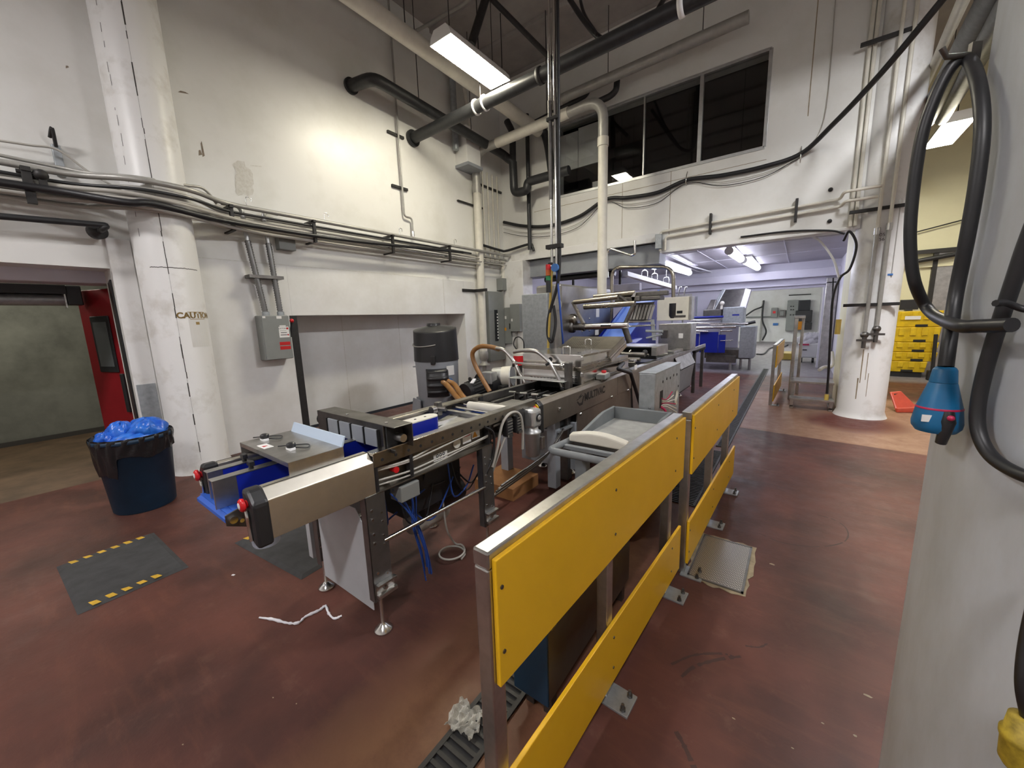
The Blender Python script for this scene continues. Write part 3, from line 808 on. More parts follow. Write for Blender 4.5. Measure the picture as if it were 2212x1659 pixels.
t = thing('grey_duct', 'grey round duct along the top of the back wall above the dark window', 'duct', g1)
obj('run', M().tube([g0, g1], 0.085, 18), 'grey_pipe', t)
for f in (0.3, 0.8):
    c = g0.lerp(g1, f); obj('hanger_rod', M().cyl(c, (c.x, c.y, CEIL), 0.007, 6), 'black_iron', t)
pipe('black_pipe', [at(1150, 285, Y=7.5), at(1318, 208, Y=7.5), at(1331, 196, Y=7.5), at(1334, 160, Y=7.5)], 0.055, 'black_pipe', 'black pipe with an upturned end just above the observation window', rad=0.12)
pipe('black_pipe', [at(1140, 272, Y=7.55), at(1268, 205, Y=7.55), at(1276, 180, Y=7.55)], 0.045, 'black_pipe', 'smaller black pipe with an upturned end left of the window', rad=0.12)
pipe('ceiling_conduit', [at(885, 75, Z=6.7), at(1000, 10, Z=6.7), at(1060, -40, Z=6.7)], 0.028, 'grey_pipe', 'thin grey strut crossing the ceiling left of the lit light')
t = thing('wall_vent_box', 'small white box with a slanted base high on the left wall by the pipe arch', 'box', at(1000, 372, X=-5.75))
b0 = at(985, 365, X=XW); b1 = at(1012, 275, X=XW)
obj('body', M().xprism([(b0.y, b0.z + 0.06), (b0.y + 0.42, b0.z + 0.06), (b0.y + 0.42, b0.z + 0.75), (b0.y, b0.z + 0.75)], XW, XW + 0.32), 'panel_white', t, 0.01)
obj('base', M().box(XW, XW + 0.36, b0.y - 0.02, b0.y + 0.44, b0.z, b0.z + 0.06), 'grey_panel', t, 0.004)
obj('downspout', M().tube(fillet([(XW + 0.12, b0.y - 0.1, CEIL), (XW + 0.12, b0.y - 0.1, b0.z + 0.3)], 0.05), 0.06, 12), 'galvanised', t)

# the pipe rack along the left wall
t = thing('pipe_rack', 'rack of steel conduits on black brackets running along the left wall', 'pipe rack', (XW + 0.15, 3.2, 2.84))
YR0, YR1 = -2.5, 7.7
for i, (dx, z, r, mn, y1) in enumerate(((0.22, 3.135, 0.028, 'grey_pipe', 7.7), (0.24, 3.045, 0.016, 'black_pipe', 6.3), (0.10, 3.06, 0.022, 'grey_pipe', 7.7), (0.17, 2.985, 0.016, 'cable_grey', 7.6), (0.13, 2.945, 0.016, 'grey_pipe', 7.6), (0.20, 2.915, 0.014, 'steel_bright', 7.7), (0.10, 2.885, 0.016, 'grey_pipe', 7.7), (0.18, 2.855, 0.016, 'cable_grey', 6.9))):
    bx_ = -5.40 + dx * 0.12
    obj('conduit', M().tube(fillet([(XW + dx, YR0, z), (XW + dx, 0.72, z), (bx_, 1.08, z), (bx_, 1.54, z), (XW + dx, 1.92, z), (XW + dx, y1, z)], 0.2, 5), r, 10), mn, t)
for px, py in ((495, 480), (672, 510), (840, 528), (963, 545)):
    y = at(px, py, X=-5.75).y
    obj('bracket', M().box(XW + 0.02, XW + 0.30, y - 0.02, y + 0.02, 3.085, 3.12).box(XW + 0.24, XW + 0.28, y - 0.02, y + 0.02, 2.83, 3.12).box(XW + 0.0, XW + 0.28, y - 0.02, y + 0.02, 2.82, 2.84), 'black_iron', t, 0.003)
    obj('hook', M().tube(fillet([(XW + 0.2, y + 0.2, 3.15), (XW + 0.2, y + 0.2, 3.27), (XW + 0.2, y + 0.26, 3.27), (XW + 0.2, y + 0.26, 3.22)], 0.02, 3), 0.006, 6), 'steel_bright', t)
y = at(70, 430, X=-5.55).y
obj('bracket', M().box(XW, XW + 0.34, y - 0.03, y + 0.03, 3.07, 3.11).box(XW + 0.28, XW + 0.33, y - 0.03, y + 0.03, 2.80, 3.11), 'black_iron', t, 0.003)
for z in (2.985, 2.93, 2.88):
    obj('wrapped_cable', M().tube(curve([(XW + 0.2, -2.5, z), (XW + 0.22, 0.2, z + 0.01), (-5.39, 1.0, z), (-5.38, 1.4, z - 0.02), (XW + 0.23, 2.2, z - 0.03), (XW + 0.22, 3.0, z - 0.04)]), 0.022, 8), 'cable_grey', t)
# black pipe and cables in front of the rack, at the left
XL = XW + 0.36
pts = [at(-40, 388, X=XL), at(120, 412, X=XL), at(270, 437, X=-5.31), at(330, 440, X=-5.31), at(450, 470, X=-5.45), at(560, 490, X=-5.58), at(760, 520, X=-5.62), at(1000, 545, X=-5.65)]
pipe('black_cable', curve(pts), [0.034] * 33 + [0.026] * (len(curve(pts)) - 33), 'black_rubber', 'thick black cable lying along the front of the left pipe rack', 'cable')
a = at(-60, 462, X=XW + 0.3); b = at(232, 487, X=XW + 0.3)
t = thing('black_pipe', 'black pipe with an end wheel over the side doorway', 'pipe', b)
obj('run', M().tube(fillet([a, b, at(222, 494, X=XW + 0.3), at(214, 500, X=XW + 0.1)], 0.05), 0.028, 12), 'black_pipe', t)
w0 = at(210, 500, X=XW + 0.12)
obj('end_wheel', M().lathe(w0, [(0.03, -0.05), (0.075, -0.03), (0.075, 0.03), (0.03, 0.05)], 20, (0.8, 0.3, 0)), 'black_pipe', t)
obj('wall_stub', M().cyl(w0, (XW, w0.y, w0.z), 0.022, 10), 'black_pipe', t)
pts = [at(-40, 298, X=-5.8), at(60, 313, X=-5.8), at(125, 324, X=-5.78), at(190, 370, X=-5.75), at(262, 412, X=-5.6)]
pipe('thin_cable', curve(pts), 0.010, 'cable_grey', 'thin dark cable dipping to the pipe rack, uppermost at the left edge', 'cable')
pts = [at(-40, 327, X=-5.78), at(120, 360, X=-5.75), at(200, 375, X=-5.6), at(290, 382, X=-5.42), at(400, 400, X=-5.55), at(440, 408, X=-5.62), at(468, 440, X=-5.66)]
pipe('wall_conduit', curve(pts), 0.015, 'grey_pipe', 'thin grey conduit passing round the left column just above the rack', 'conduit')
t = thing('wall_hook_bracket', 'small dark hook bracket holding the thin cables above the side doorway', 'bracket', at(136, 380, X=XW))
h0, h1 = at(124, 305, X=XW), at(140, 384, X=XW)
obj('plate', M().box(XW, XW + 0.05, h1.y - 0.05, h1.y + 0.01, h1.z, h1.z + 0.28), 'galvanised', t, 0.004)
obj('hook', M().tube(curve([(XW + 0.05, h1.y - 0.02, h1.z + 0.26), (XW + 0.12, h1.y - 0.03, h1.z + 0.40), (XW + 0.06, h1.y - 0.05, h0.z)]), 0.014, 8), 'black_iron', t)
t = thing('pipe_clamp', 'black clamp on the pipe rack at the left edge, under the thin conduit', 'clamp', at(88, 390, X=XL))
cc = at(88, 378, X=XL - 0.05)
obj('body', M().sphere(cc, 0.05).box(cc.x - 0.02, cc.x + 0.02, cc.y - 0.02, cc.y + 0.03, cc.z - 0.12, cc.z), 'black_iron', t)
obj('knob', M().cyl(cc, cc + V((0, -0.14, 0.0)), 0.018, 8), 'black_iron', t)

# disconnect switch with its two flexible conduits
EX0, EX1 = XW + 0.02, -5.70
tl = at(572, 690, X=EX1); br = at(628, 775, X=EX1)
ey0, ey1, ez0, ez1 = at(575, 778, X=EX1).y, at(624, 700, X=EX1).y, 1.205, 1.80
t = thing('disconnect_switch', 'grey electrical switch box with red labels on the wall left of the recess', 'electrical box', (EX0 + 0.09, (ey0 + ey1) / 2, ez0))
obj('enclosure', M().box(EX0, EX1, ey0, ey1, ez0, ez1), 'grey_box', t, 0.008)
obj('door', M().box(EX1, EX1 + 0.012, ey0 + 0.008, ey1 + 0.004, ez0 + 0.006, ez1 - 0.006), 'grey_box', t, 0.005)
xf = EX1 + 0.0125
lab = obj('rating_label', M().box(xf, xf + 0.001, ey1 - 0.145, ey1 - 0.015, 1.50, 1.645), 'label_white', t)
obj('label_print', M().box(xf + 0.001, xf + 0.0016, ey1 - 0.045, ey1 - 0.022, 1.608, 1.635), 'label_red', t)
obj('label_print', M().box(xf + 0.001, xf + 0.0016, ey1 - 0.125, ey1 - 0.045, 1.562, 1.570).box(xf + 0.001, xf + 0.0016, ey1 - 0.13, ey1 - 0.045, 1.53, 1.539).box(xf + 0.001, xf + 0.0016, ey1 - 0.135, ey1 - 0.05, 1.590, 1.593), 'ink', t)
obj('label_print', M().cyl((xf + 0.001, ey1 - 0.032, 1.535), (xf + 0.0016, ey1 - 0.032, 1.535), 0.011, 14), 'label_red', t)
text('label_lettering', 'EATON', 0.030, (xf + 0.0012, ey1 - 0.095, 1.621), (0, 1, 0), (0, 0, 1), 'ink', t, 0.0003)
obj('danger_label', M().box(xf, xf + 0.001, ey1 - 0.155, ey1 - 0.018, 1.395, 1.440), 'label_red', t)
obj('danger_label', M().box(xf, xf + 0.001, ey1 - 0.155, ey1 - 0.018, 1.335, 1.382), 'label_red', t)
obj('tag_label', M().box(xf, xf + 0.001, ey1 - 0.155, ey1 - 0.09, 1.755, 1.79).box(xf, xf + 0.001, ey0 + 0.02, ey0 + 0.055, 1.765, 1.79).box(xf, xf + 0.001, ey1 - 0.13, ey1 - 0.05, 1.648, 1.665), 'label_white', t)
obj('lever', M().tube([(EX1 - 0.06, ey1 + 0.03, 1.50), (EX1 - 0.04, ey1 + 0.04, 1.62), (EX1 - 0.02, ey1 + 0.05, 1.70)], 0.014, 8), 'black_plastic', t)
obj('lever_knob', M().sphere((EX1 - 0.015, ey1 + 0.05, 1.725), 0.028), 'red_plastic', t)
def flex(name, pts, r, label):
    t = thing(name, label, 'conduit', pts[0])
    c = fillet(pts, 0.14, 8)
    i = next(k for k, p in enumerate(c) if p.z > 2.72)
    low = [V(c[0]).lerp(c[i], j / 60) for j in range(61)]
    obj('corrugated_sleeve', M().tube(low, [r * (1.12 if j % 2 else 0.9) for j in range(61)], 12), 'steel_leg', t)
    obj('bend', M().tube(c[i:], r * 0.8, 12), 'aluminium', t)
    obj('nut', M().cyl(c[0], c[0] + V((0, 0, 0.05)), r * 1.35, 8), 'galvanised', t)
    return t
xm = (EX0 + EX1) / 2 + 0.02
flex('flexible_conduit', [V((xm, ey0 + 0.10, ez1)), V((xm, ey0 + 0.0, 2.75)), V((xm, ey0 - 0.02, 3.17)), V((xm - 0.04, ey0 - 0.22, 3.17))], 0.034, 'ribbed grey conduit rising from the switch box, left one of the two')
flex('flexible_conduit', [V((xm, ey1 - 0.06, ez1)), V((xm, ey1 - 0.10, 2.75)), V((xm, ey1 - 0.12, 3.16)), V((xm - 0.04, ey1 + 0.08, 3.16))], 0.034, 'ribbed grey conduit rising from the switch box, right one of the two')
obj_y = (ey0 + ey1) / 2
single('strut_clamp', M().box(XW + 0.02, xm + 0.05, ey0 - 0.05, ey1 + 0.02, 2.285, 2.325), 'steel_dark', 'short steel strut clamping the two ribbed conduits above the switch box', 'bracket')
b = at(603, 538, X=-5.80)
single('junction_box', M().box(XW, -5.78, b.y, b.y + 0.22, b.z, b.z + 0.16), 'grey_box', 'small blank grey box under the pipe rack beside the ribbed conduits', 'electrical box', bevel=0.006)

# corner panels
t = thing('breaker_panel', 'tall grey breaker panel with open breakers in the far left corner', 'electrical box', (XW + 0.08, 7.22, 0.68))
obj('enclosure', M().box(XW, XW + 0.14, 6.93, 7.50, 0.68, 2.30), 'grey_box', t, 0.008)
obj('breaker_strip', M().box(XW + 0.14, XW + 0.15, 7.12, 7.24, 1.15, 1.88), 'screen_dark', t, 0.003)
m = M()
for i in range(9): m.box(XW + 0.15, XW + 0.158, 7.20, 7.235, 1.2 + i * 0.07, 1.235 + i * 0.07)
obj('breakers', m, 'label_white', t)
t = thing('electrical_door', 'open grey panel door with white sticker beside the breaker panel', 'electrical box', (-5.70, 7.57, 1.05))
obj('sheet', M().box(-5.90, -5.58, 7.52, 7.57, 1.06, 1.93), 'grey_box', t, 0.006)
obj('sticker', M().box(-5.76, -5.71, 7.518, 7.5195, 1.66, 1.73), 'label_white', t)
obj('sticker', M().box(-5.80, -5.72, 7.518, 7.5195, 1.38, 1.45), 'orange_sticker', t)
obj('latch', M().box(-5.62, -5.60, 7.505, 7.52, 1.42, 1.55), 'black_plastic', t)
t = thing('electrical_box', 'greenish grey square box on the corner post right of the open panel door', 'electrical box', (-5.42, 7.57, 1.36))
obj('enclosure', M().box(-5.56, -5.28, 7.47, 7.62, 1.36, 2.0), 'grey_box', t, 0.006)
obj('sticker', M().box(-5.53, -5.49, 7.468, 7.4695, 1.60, 1.66), 'label_white', t)
obj('conduit', M().cyl((-5.45, 7.55, 0.9), (-5.45, 7.55, 1.36), 0.03, 10), 'grey_pipe', t)
t = thing('electrical_box', 'small grey box above the breaker panel in the corner', 'electrical box', (-5.82, 7.45, 2.32))
obj('enclosure', M().box(XW, -5.72, 7.42, 7.66, 2.34, 2.62), 'grey_box', t, 0.006)
obj('conduit', M().cyl((-5.80, 7.56, 2.62), (-5.80, 7.56, 3.0), 0.04, 12), 'white_pipe', t)
obj('conduit', M().cyl((-5.80, 7.52, 1.9), (-5.80, 7.52, 2.34), 0.03, 12), 'grey_pipe', t)
# slim risers in the corner
for i, (px, lab) in enumerate(((1058, 'first'), (1066, 'second'), (1076, 'third'), (1083, 'fourth'))):
    y = 7.0 + i * 0.17
    pipe('corner_riser', [(XW + 0.05, y, 2.95), (XW + 0.05, y, 4.9)], 0.017, 'white_pipe', lab + ' slim white riser from the pipe arch in the far left corner', group='slim risers in the corner', n=8)
t = thing('corner_rail', 'short dark strut rails holding the slim risers in the corner', 'bracket', (XW, 7.2, 4.5))
obj('rail', M().box(XW, XW + 0.04, 6.9, 7.7, 4.58, 4.62), 'black_iron', t)
obj('rail', M().box(XW, XW + 0.04, 6.2, 7.0, 4.1, 4.13), 'black_iron', t)
pipe('black_pipe', [(-5.05, 7.62, 3.2), (-5.05, 7.62, 6.0)], 0.045, 'black_pipe', 'black vertical pipe on the back wall just left of the observation window')
pipe('black_cable', curve([(XW + 0.12, 6.75, 3.30), (XW + 0.12, 7.45, 3.26), (-5.70, 7.62, 3.26), (-5.1, 7.66, 3.33), (-5.0, 7.66, 3.25), (-4.97, 7.66, 3.17)]), 0.028, 'black_rubber', 'thick black cable turning the far left corner above the ledge', 'cable')

# cables slung along the back wall
YC = YB - 0.05
wp = [(1088, 480), (1130, 488), (1185, 488), (1250, 468), (1308, 431), (1355, 427), (1420, 416), (1484, 389), (1560, 379), (1650, 360), (1730, 332)]
pts = [at(x, y, Y=YC) for x, y in wp] + [at(1800, 268, Y=7.35), at(1900, 162, Y=6.7), at(2040, -5, Y=5.9), at(2110, -90, Y=5.5)]
pipe('black_cable', curve(pts), 0.034, 'black_rubber', 'thick black cable slung across the back wall and up to the ceiling', 'cable')
for j, (off, lab) in enumerate(((14, 'thin grey cable sagging just under the thick black cable'), (22, 'lowest thin cable sagging under the thick black cable'))):
    pts = []
    for i in range(len(wp) - 1):
        x0, y0 = wp[i]; x1, y1 = wp[i + 1]
        pts.append(at(x0, y0 + (6 if i in (4, 7, 10) else off), Y=YC + 0.01))
    pts.append(at(1728, 340, Y=YC + 0.01))
    pipe('thin_cable', curve(pts), 0.006, 'black_rubber' if j else 'cable_grey', lab, 'cable')
for i, (x, y) in enumerate(((1308, 428), (1484, 386), (1730, 334))):
    p = at(x, y, Y=YB - 0.02)
    pipe('cable_hook', [p + V((0, 0.02, 0.12)), p + V((0, -0.04, 0.04)), p + V((0, -0.08, -0.08)), p + V((0, -0.02, -0.12))], 0.008, 'steel_bright', ('small wire hook for the slung cables by the pipe arch', 'small wire hook for the slung cables below the window middle', 'small wire hook for the slung cables below the window right end')[i], 'hook', n=6)
p = at(1805, 0, Y=YB - 0.02); q = at(1797, 252, Y=YB - 0.02)
pipe('wall_wire', curve([p + V((0, 0, 1.0)), p, V((p.x, p.y, q.z)), at(1728, 335, Y=YB - 0.03)]), 0.006, 'cable_grey', 'thin wire down the back wall right of the observation window', 'cable', n=6)

# twin conduits on the back wall to the right column
YK = YB - 0.05
for (pa, pb, pc, lab) in (((1427, 501), (1815, 430), (1905, 401), 'upper steel conduit along the back wall over the opening'), ((1438, 512), (1817, 446), (1897, 424), 'lower steel conduit along the back wall over the opening')):
    a_, b_ = at(*pa, Y=YK), at(*pb, Y=YK); c_ = at(*pc, Y=7.55)
    pipe('wall_conduit', [V((a_.x, YK, 2.82)), a_, b_, V((b_.x + 0.03, 7.55, c_.z)), c_], 0.02, 'white_pipe', lab, 'conduit', rad=0.05)
for x, y, nm in ((1536, 485, 'left'), (1720, 456, 'right')):
    p = at(x, y, Y=YB)
    single('strut_clamp', M().box(p.x - 0.018, p.x + 0.018, YB - 0.09, YB, p.z - 0.17, p.z + 0.17), 'black_iron', 'black strut clamping the twin steel conduits over the opening, %s one' % nm, 'bracket', 'clamps of the twin conduits', 0.004)
single('conduit_body', M().box(at(1425, 505, Y=YK).x - 0.06, at(1425, 505, Y=YK).x + 0.05, YB - 0.12, YB, 2.86, 3.12), 'galvanised', 'grey pull box where the twin conduits turn down over the opening', 'electrical box', bevel=0.008)
# risers on the right column
def riser(px0, py0, px1, py1, pyg, yy, r, lab, valve):
    a = at(px0, py0, Y=yy); b = at(px1, py1, Y=yy); x = (a.x + b.x) / 2
    x = b.x
    zg = at(px1, pyg, Y=yy).z
    t = thing('column_riser', lab, 'pipe', (x, yy, b.z))
    obj('upper_run', M().cyl((x, yy, zg), (x, yy, CEIL), r, 12), 'white_pipe', t)
    obj('lower_run', M().cyl((x, yy, b.z), (x, yy, zg), r * 1.15, 12), 'grey_pipe', t)
    obj('coupling', M().cyl((x, yy, zg - 0.05), (x, yy, zg + 0.04), r * 1.6, 8), 'steel', t)
    if valve:
        obj('valve', M().sphere((x, yy, b.z + 0.03), 0.05).cyl((x, yy - 0.02, b.z - 0.16), (x, yy - 0.02, b.z), 0.026, 10).box(x - 0.09, x + 0.09, yy - 0.05, yy - 0.03, b.z - 0.06, b.z - 0.03), 'steel_dark', t)
    return t
riser(1890, 250, 1867, 728, 502, 7.57, 0.021, 'steel riser on the right column, left of the two with valves', True)
riser(1930, 250, 1893, 715, 492, 7.58, 0.021, 'steel riser on the right column, right of the two with valves', True)
t = riser(1945, 250, 1923, 600, 440, 7.66, 0.014, 'slim riser on the right edge of the right column with blue lever', False)
xx = t.location.x
obj('lever', M().box(xx - 0.16, xx + 0.02, 7.63, 7.645, t.location.z + 0.03, t.location.z + 0.055), 'label_blue', t)
for (x, y, nm) in ((1926, 74, 'topmost'), (1897, 450, 'middle'), (1881, 658, 'lowest')):
    p = at(x, y, Y=7.58)
    single('column_strut', M().box(p.x - 0.30, p.x + 0.30, 7.585, 7.635, p.z - 0.022, p.z + 0.022), 'black_iron', 'black strut across the risers on the right column, %s one' % nm, 'bracket', bevel=0.003)
for (x, nm) in ((1838, 'left'), (1849, 'right')):
    p = at(x, 470, Y=YB - 0.04)
    pipe('wall_riser', [(p.x, YB - 0.04, 2.83), (p.x, YB - 0.04, CEIL)], 0.024, 'white_pipe', 'white riser on the back wall close to the right column, %s of the pair' % nm, n=10)
pipe('black_cable', curve([at(1822, 520, Y=7.6), at(1835, 500, Y=7.5), at(1850, 530, Y=7.5), at(1836, 580, Y=7.52), at(1815, 600, Y=7.55), at(1800, 640, Y=7.58), at(1795, 700, Y=7.6), at(1790, 800, Y=7.7), at(1786, 850, Y=7.75)]), 0.016, 'black_rubber', 'black cable bundle down the left side of the right column', 'cable')
pipe('thin_cable', curve([at(1740, 505, Y=8.1), at(1770, 520, Y=8.05), at(1800, 560, Y=7.9), at(1812, 600, Y=7.7)]), 0.016, 'white_plastic', 'white cable coming from the opening ceiling to the right column', 'cable')
pipe('black_cable', curve([at(1600, 512, Y=YB - 0.02), at(1700, 500, Y=YB - 0.03), at(1790, 498, Y=YB - 0.03), at(1825, 505, Y=YB - 0.05)]), 0.014, 'black_rubber', 'black cable along the lower edge of the back wall by the right column', 'cable')
p = at(1812, 690, Y=7.6)
single('cable_plug', M().cyl(p, p - V((0, 0, 0.22)), 0.035, 10), 'yellow_hose', 'yellowish plug hanging beside the right column', 'plug')
for (x, y, nm) in ((1794, 410, 'upper'), (1792, 478, 'lower')):
    p = at(x, y, Y=YB)
    single('wall_plug', M().sphere(p - V((0, 0.01, 0)), 0.03), 'black_rubber', 'black round plug in the back wall by the right column, %s one' % nm, 'plug')
# ------------------------------------------------------------------ discharge conveyor
XR, XLc = -1.68, -2.32
cv_ = thing('discharge_conveyor', 'stainless discharge conveyor with blue belt and blue guides in the foreground', 'conveyor', (-2.0, 1.5, 0))
def C_(name, m, mn, parent=None, bevel=0.0): return obj(name, m, mn, parent or cv_, bevel)
# head covers with black ends and stop buttons
for side, xo, s in (('right', XR, 1), ('left', XLc, -1)):
    y0, y1 = 0.565, (1.06 if s > 0 else 1.0)
    xi = xo - s * 0.085
    sec = [(xo, 0.785), (xo, 0.955), (xo - s * 0.045, 1.0), (xi, 1.0), (xi, 0.80)]
    c = C_('head_cover', M().yprism(sec, y0, y1), 'steel_cover', None, 0.004)
    C_('cover_seam', M().box(xo - s * 0.046, xo - s * 0.050, y0 + 0.01, y1, 0.999, 1.0015), 'seam', c)
    xo2 = xo + s * 0.008
    sec2 = [(xo2, 0.765), (xo2, 0.955), (xo - s * 0.04, 1.008), (xi - s * 0.004, 1.008), (xi - s * 0.004, 0.80)]
    e = C_('end_cap', M().yprism(sec2, y0 - 0.055, y0 + 0.01), 'black_plastic', None, 0.014)
    bx = (xo + xi) / 2
    st = C_('stop_button', M().lathe((bx, y0 - 0.055, 0.955), [(0.016, 0.0), (0.016, 0.008), (0.026, 0.010), (0.028, 0.018), (0.023, 0.025), (0.012, 0.027)], 22, (0, -1, 0)), 'red_plastic')
    C_('button_mark', M().lathe((bx, y0 - 0.0825, 0.955), [(0.006, 0), (0.014, 0.0), (0.014, 0.0006), (0.006, 0.0006)], 16, (0, -1, 0)), 'white_plastic', st)
    C_('clip', M().tube(curve([(bx, y0 - 0.06, 0.925), (bx + 0.01, y0 - 0.062, 0.90), (bx + 0.006, y0 - 0.06, 0.86), (bx + 0.012, y0 - 0.06, 0.80)]), 0.008, 8), 'steel_bright', e)
# belt, with its cross ridges, and the nose
BX0, BX1, BZ = -2.265, -1.895, 0.862
m = M()
m.xprism([(0.50, BZ), (0.475, BZ - 0.012), (0.475, BZ - 0.028), (0.50, BZ - 0.04), (2.25, BZ - 0.04), (2.25, BZ)], BX0, BX1)
for i in range(60):
    y = 0.49 + i * 0.0285
    m.box(BX0, BX1, y, y + 0.012, BZ, BZ + 0.0035)
C_('belt', m, 'blue_belt')
np_ = C_('nose_plate', M().xprism([(0.475, BZ + 0.008), (0.56, BZ + 0.03), (1.05, BZ + 0.03), (1.05, 0.72), (0.80, 0.70), (0.60, 0.76), (0.475, BZ - 0.04)], BX1 + 0.004, BX1 + 0.012), 'steel_dark', None, 0.003)
C_('nose_roller', M().cyl((BX1 + 0.012, 0.50, BZ - 0.018), (BX1 + 0.026, 0.50, BZ - 0.018), 0.016, 14).cyl((BX1 + 0.012, 0.53, BZ - 0.035), (BX1 + 0.022, 0.53, BZ - 0.035), 0.009, 10), 'steel_bright', np_)
C_('bed_plate', M().box(BX1 + 0.012, XR - 0.085, 0.60, 1.06, 0.84, 0.855), 'steel_dark')
# blue product guides with steel ends and folded steel tops
def guide(xr, y0, y1, z0, z1, w, steel_to):
    g = C_('product_guide', M().box(xr - 0.012, xr, y0 + steel_to, y1, z0, z1), 'blue_guide', None, 0.002)
    C_('steel_end', M().box(xr - 0.012, xr - 0.002, y0, y0 + steel_to + 0.01, z0 - 0.005, z1), 'steel', g, 0.002)
    C_('top_flange', M().box(xr - w, xr + 0.002, y0, y1 - 0.02, z1, z1 + 0.004), 'steel', g)
    C_('guide_clamp', M().cyl((xr - w * 0.5, y0 + 0.16, z1), (xr - w * 0.5, y0 + 0.16, z1 + 0.022), 0.010, 10).box(xr - w * 0.5 - 0.02, xr - w * 0.5 + 0.02, y0 + 0.15, y0 + 0.17, z1 + 0.02, z1 + 0.04), 'black_plastic', g)
guide(-1.985, 0.475, 1.50, 0.872, 0.995, 0.05, 0.09)
guide(-2.14, 0.50, 1.50, 0.872, 0.992, 0.05, 0.06)
g = C_('product_guide', M().box(-2.255, -2.245, 0.53, 1.0, 0.875, 0.985), 'steel_warm', None, 0.002)
# tunnel hood with knobs
HX0, HX1, HY0, HY1, HZ = -2.30, -1.752, 0.692, 0.95, 1.06
h = C_('hood', M().box(HX0, HX1, HY0, HY1, HZ - 0.004, HZ).box(HX1 - 0.004, HX1, HY0, HY1, 0.955, HZ).box(HX0, HX0 + 0.004, HY0, HY1, 0.955, HZ).box(HX0, HX1, HY0, HY0 + 0.004, HZ - 0.022, HZ), 'steel', None, 0.003)
C_('hood_flap', M().hexa([(HX0 + 0.02, HY1 - 0.01, HZ), (HX1 + 0.0, HY1 - 0.01, HZ), (HX1 + 0.0, HY1, HZ), (HX0 + 0.02, HY1, HZ), (HX0 + 0.02, HY1 + 0.01, HZ + 0.048), (HX1 + 0.0, HY1 + 0.01, HZ + 0.048), (HX1 + 0.0, HY1 + 0.016, HZ + 0.048), (HX0 + 0.02, HY1 + 0.016, HZ + 0.048)]), 'bluish_plastic', h)
for px, py in ((573, 952), (630, 972)):
    k = at(px, py, Z=HZ)
    kb = C_('knob', M().lathe(k, [(0.018, 0.014), (0.022, 0.018), (0.022, 0.032), (0.012, 0.038)], 8), 'black_plastic', h, 0.002)
    C_('knob_base', M().box(k.x - 0.03, k.x + 0.02, k.y - 0.014, k.y + 0.012, HZ, HZ + 0.014), 'white_plastic', h, 0.003)
    C_('knob_wire', M().tube(curve([k + V((0.0, 0.01, 0.01)), k + V((0.05, 0.05, 0.006)), k + V((0.0, 0.08, 0.006)), k + V((-0.06, 0.03, 0.006)), k + V((-0.10, -0.02, 0.006))]), 0.003, 6), 'black_rubber', h)
s = at(573, 964, Z=HZ)
lb = C_('hood_label', M().box(s.x - 0.045, s.x + 0.045, s.y - 0.022, s.y + 0.022, HZ, HZ + 0.0008), 'label_white', h)
C_('label_print', M().zprism([(s.x - 0.012, s.y - 0.012), (s.x + 0.014, s.y - 0.012), (s.x + 0.001, s.y + 0.012)], HZ + 0.0008, HZ + 0.0013), 'label_red', h)
# cross box over the belt
KX0, KX1, KY0, KY1, KZ0, KZ1 = -2.42, -1.635, 1.165, 1.285, 0.985, 1.118
k = C_('cross_box', M().box(KX0, KX1, KY0, KY1, KZ1 - 0.005, KZ1).box(KX0, KX1, KY1 - 0.005, KY1, KZ0, KZ1).box(KX0, KX1 - 0.10, KY0, KY0 + 0.005, KZ0, KZ1).box(KX0, KX0 + 0.005, KY0, KY1, KZ0, KZ1).box(KX1 - 0.10, KX1 - 0.095, KY0, KY0 + 0.04, KZ0 - 0.03, KZ1).box(KX1 - 0.10, KX1 - 0.005, KY0, KY0 + 0.006, KZ0 - 0.01, KZ0 + 0.01), 'steel_dark', None, 0.004)
C_('box_inside', M().box(KX1 - 0.09, KX1 - 0.08, KY0 + 0.01, KY1 - 0.006, KZ0, KZ1 - 0.006), 'dark_void', k)
C_('box_roller', M().cyl((KX1 - 0.08, KY0 + 0.07, KZ0 + 0.055), (KX1 - 0.02, KY0 + 0.07, KZ0 + 0.055), 0.022, 16), 'steel', k)
m = M()
for i in range(4): m.box(KX0 + 0.14 + i * 0.13, KX0 + 0.25 + i * 0.13, KY0 - 0.012, KY0, KZ0 + 0.004, KZ1 - 0.03)
C_('front_strip', m, 'grey_panel', k, 0.004)
m = M()
for i in range(5): m.box(KX0 + 0.128 + i * 0.13, KX0 + 0.133 + i * 0.13, KY0 - 0.014, KY0, KZ0, KZ1 - 0.03)
C_('strip_gap', m, 'dark_void', k)
C_('cable_entry', M().cyl((KX0 - 0.06, KY0 + 0.06, KZ0 + 0.06), (KX0, KY0 + 0.06, KZ0 + 0.06), 0.04, 14), 'black_plastic', k)
for dx in (0.3, 0.68):
    C_('box_bolt', M().cyl((KX0 + dx, KY0 + 0.03, KZ1), (KX0 + dx, KY0 + 0.03, KZ1 + 0.008), 0.009, 8), 'steel_bright', k)
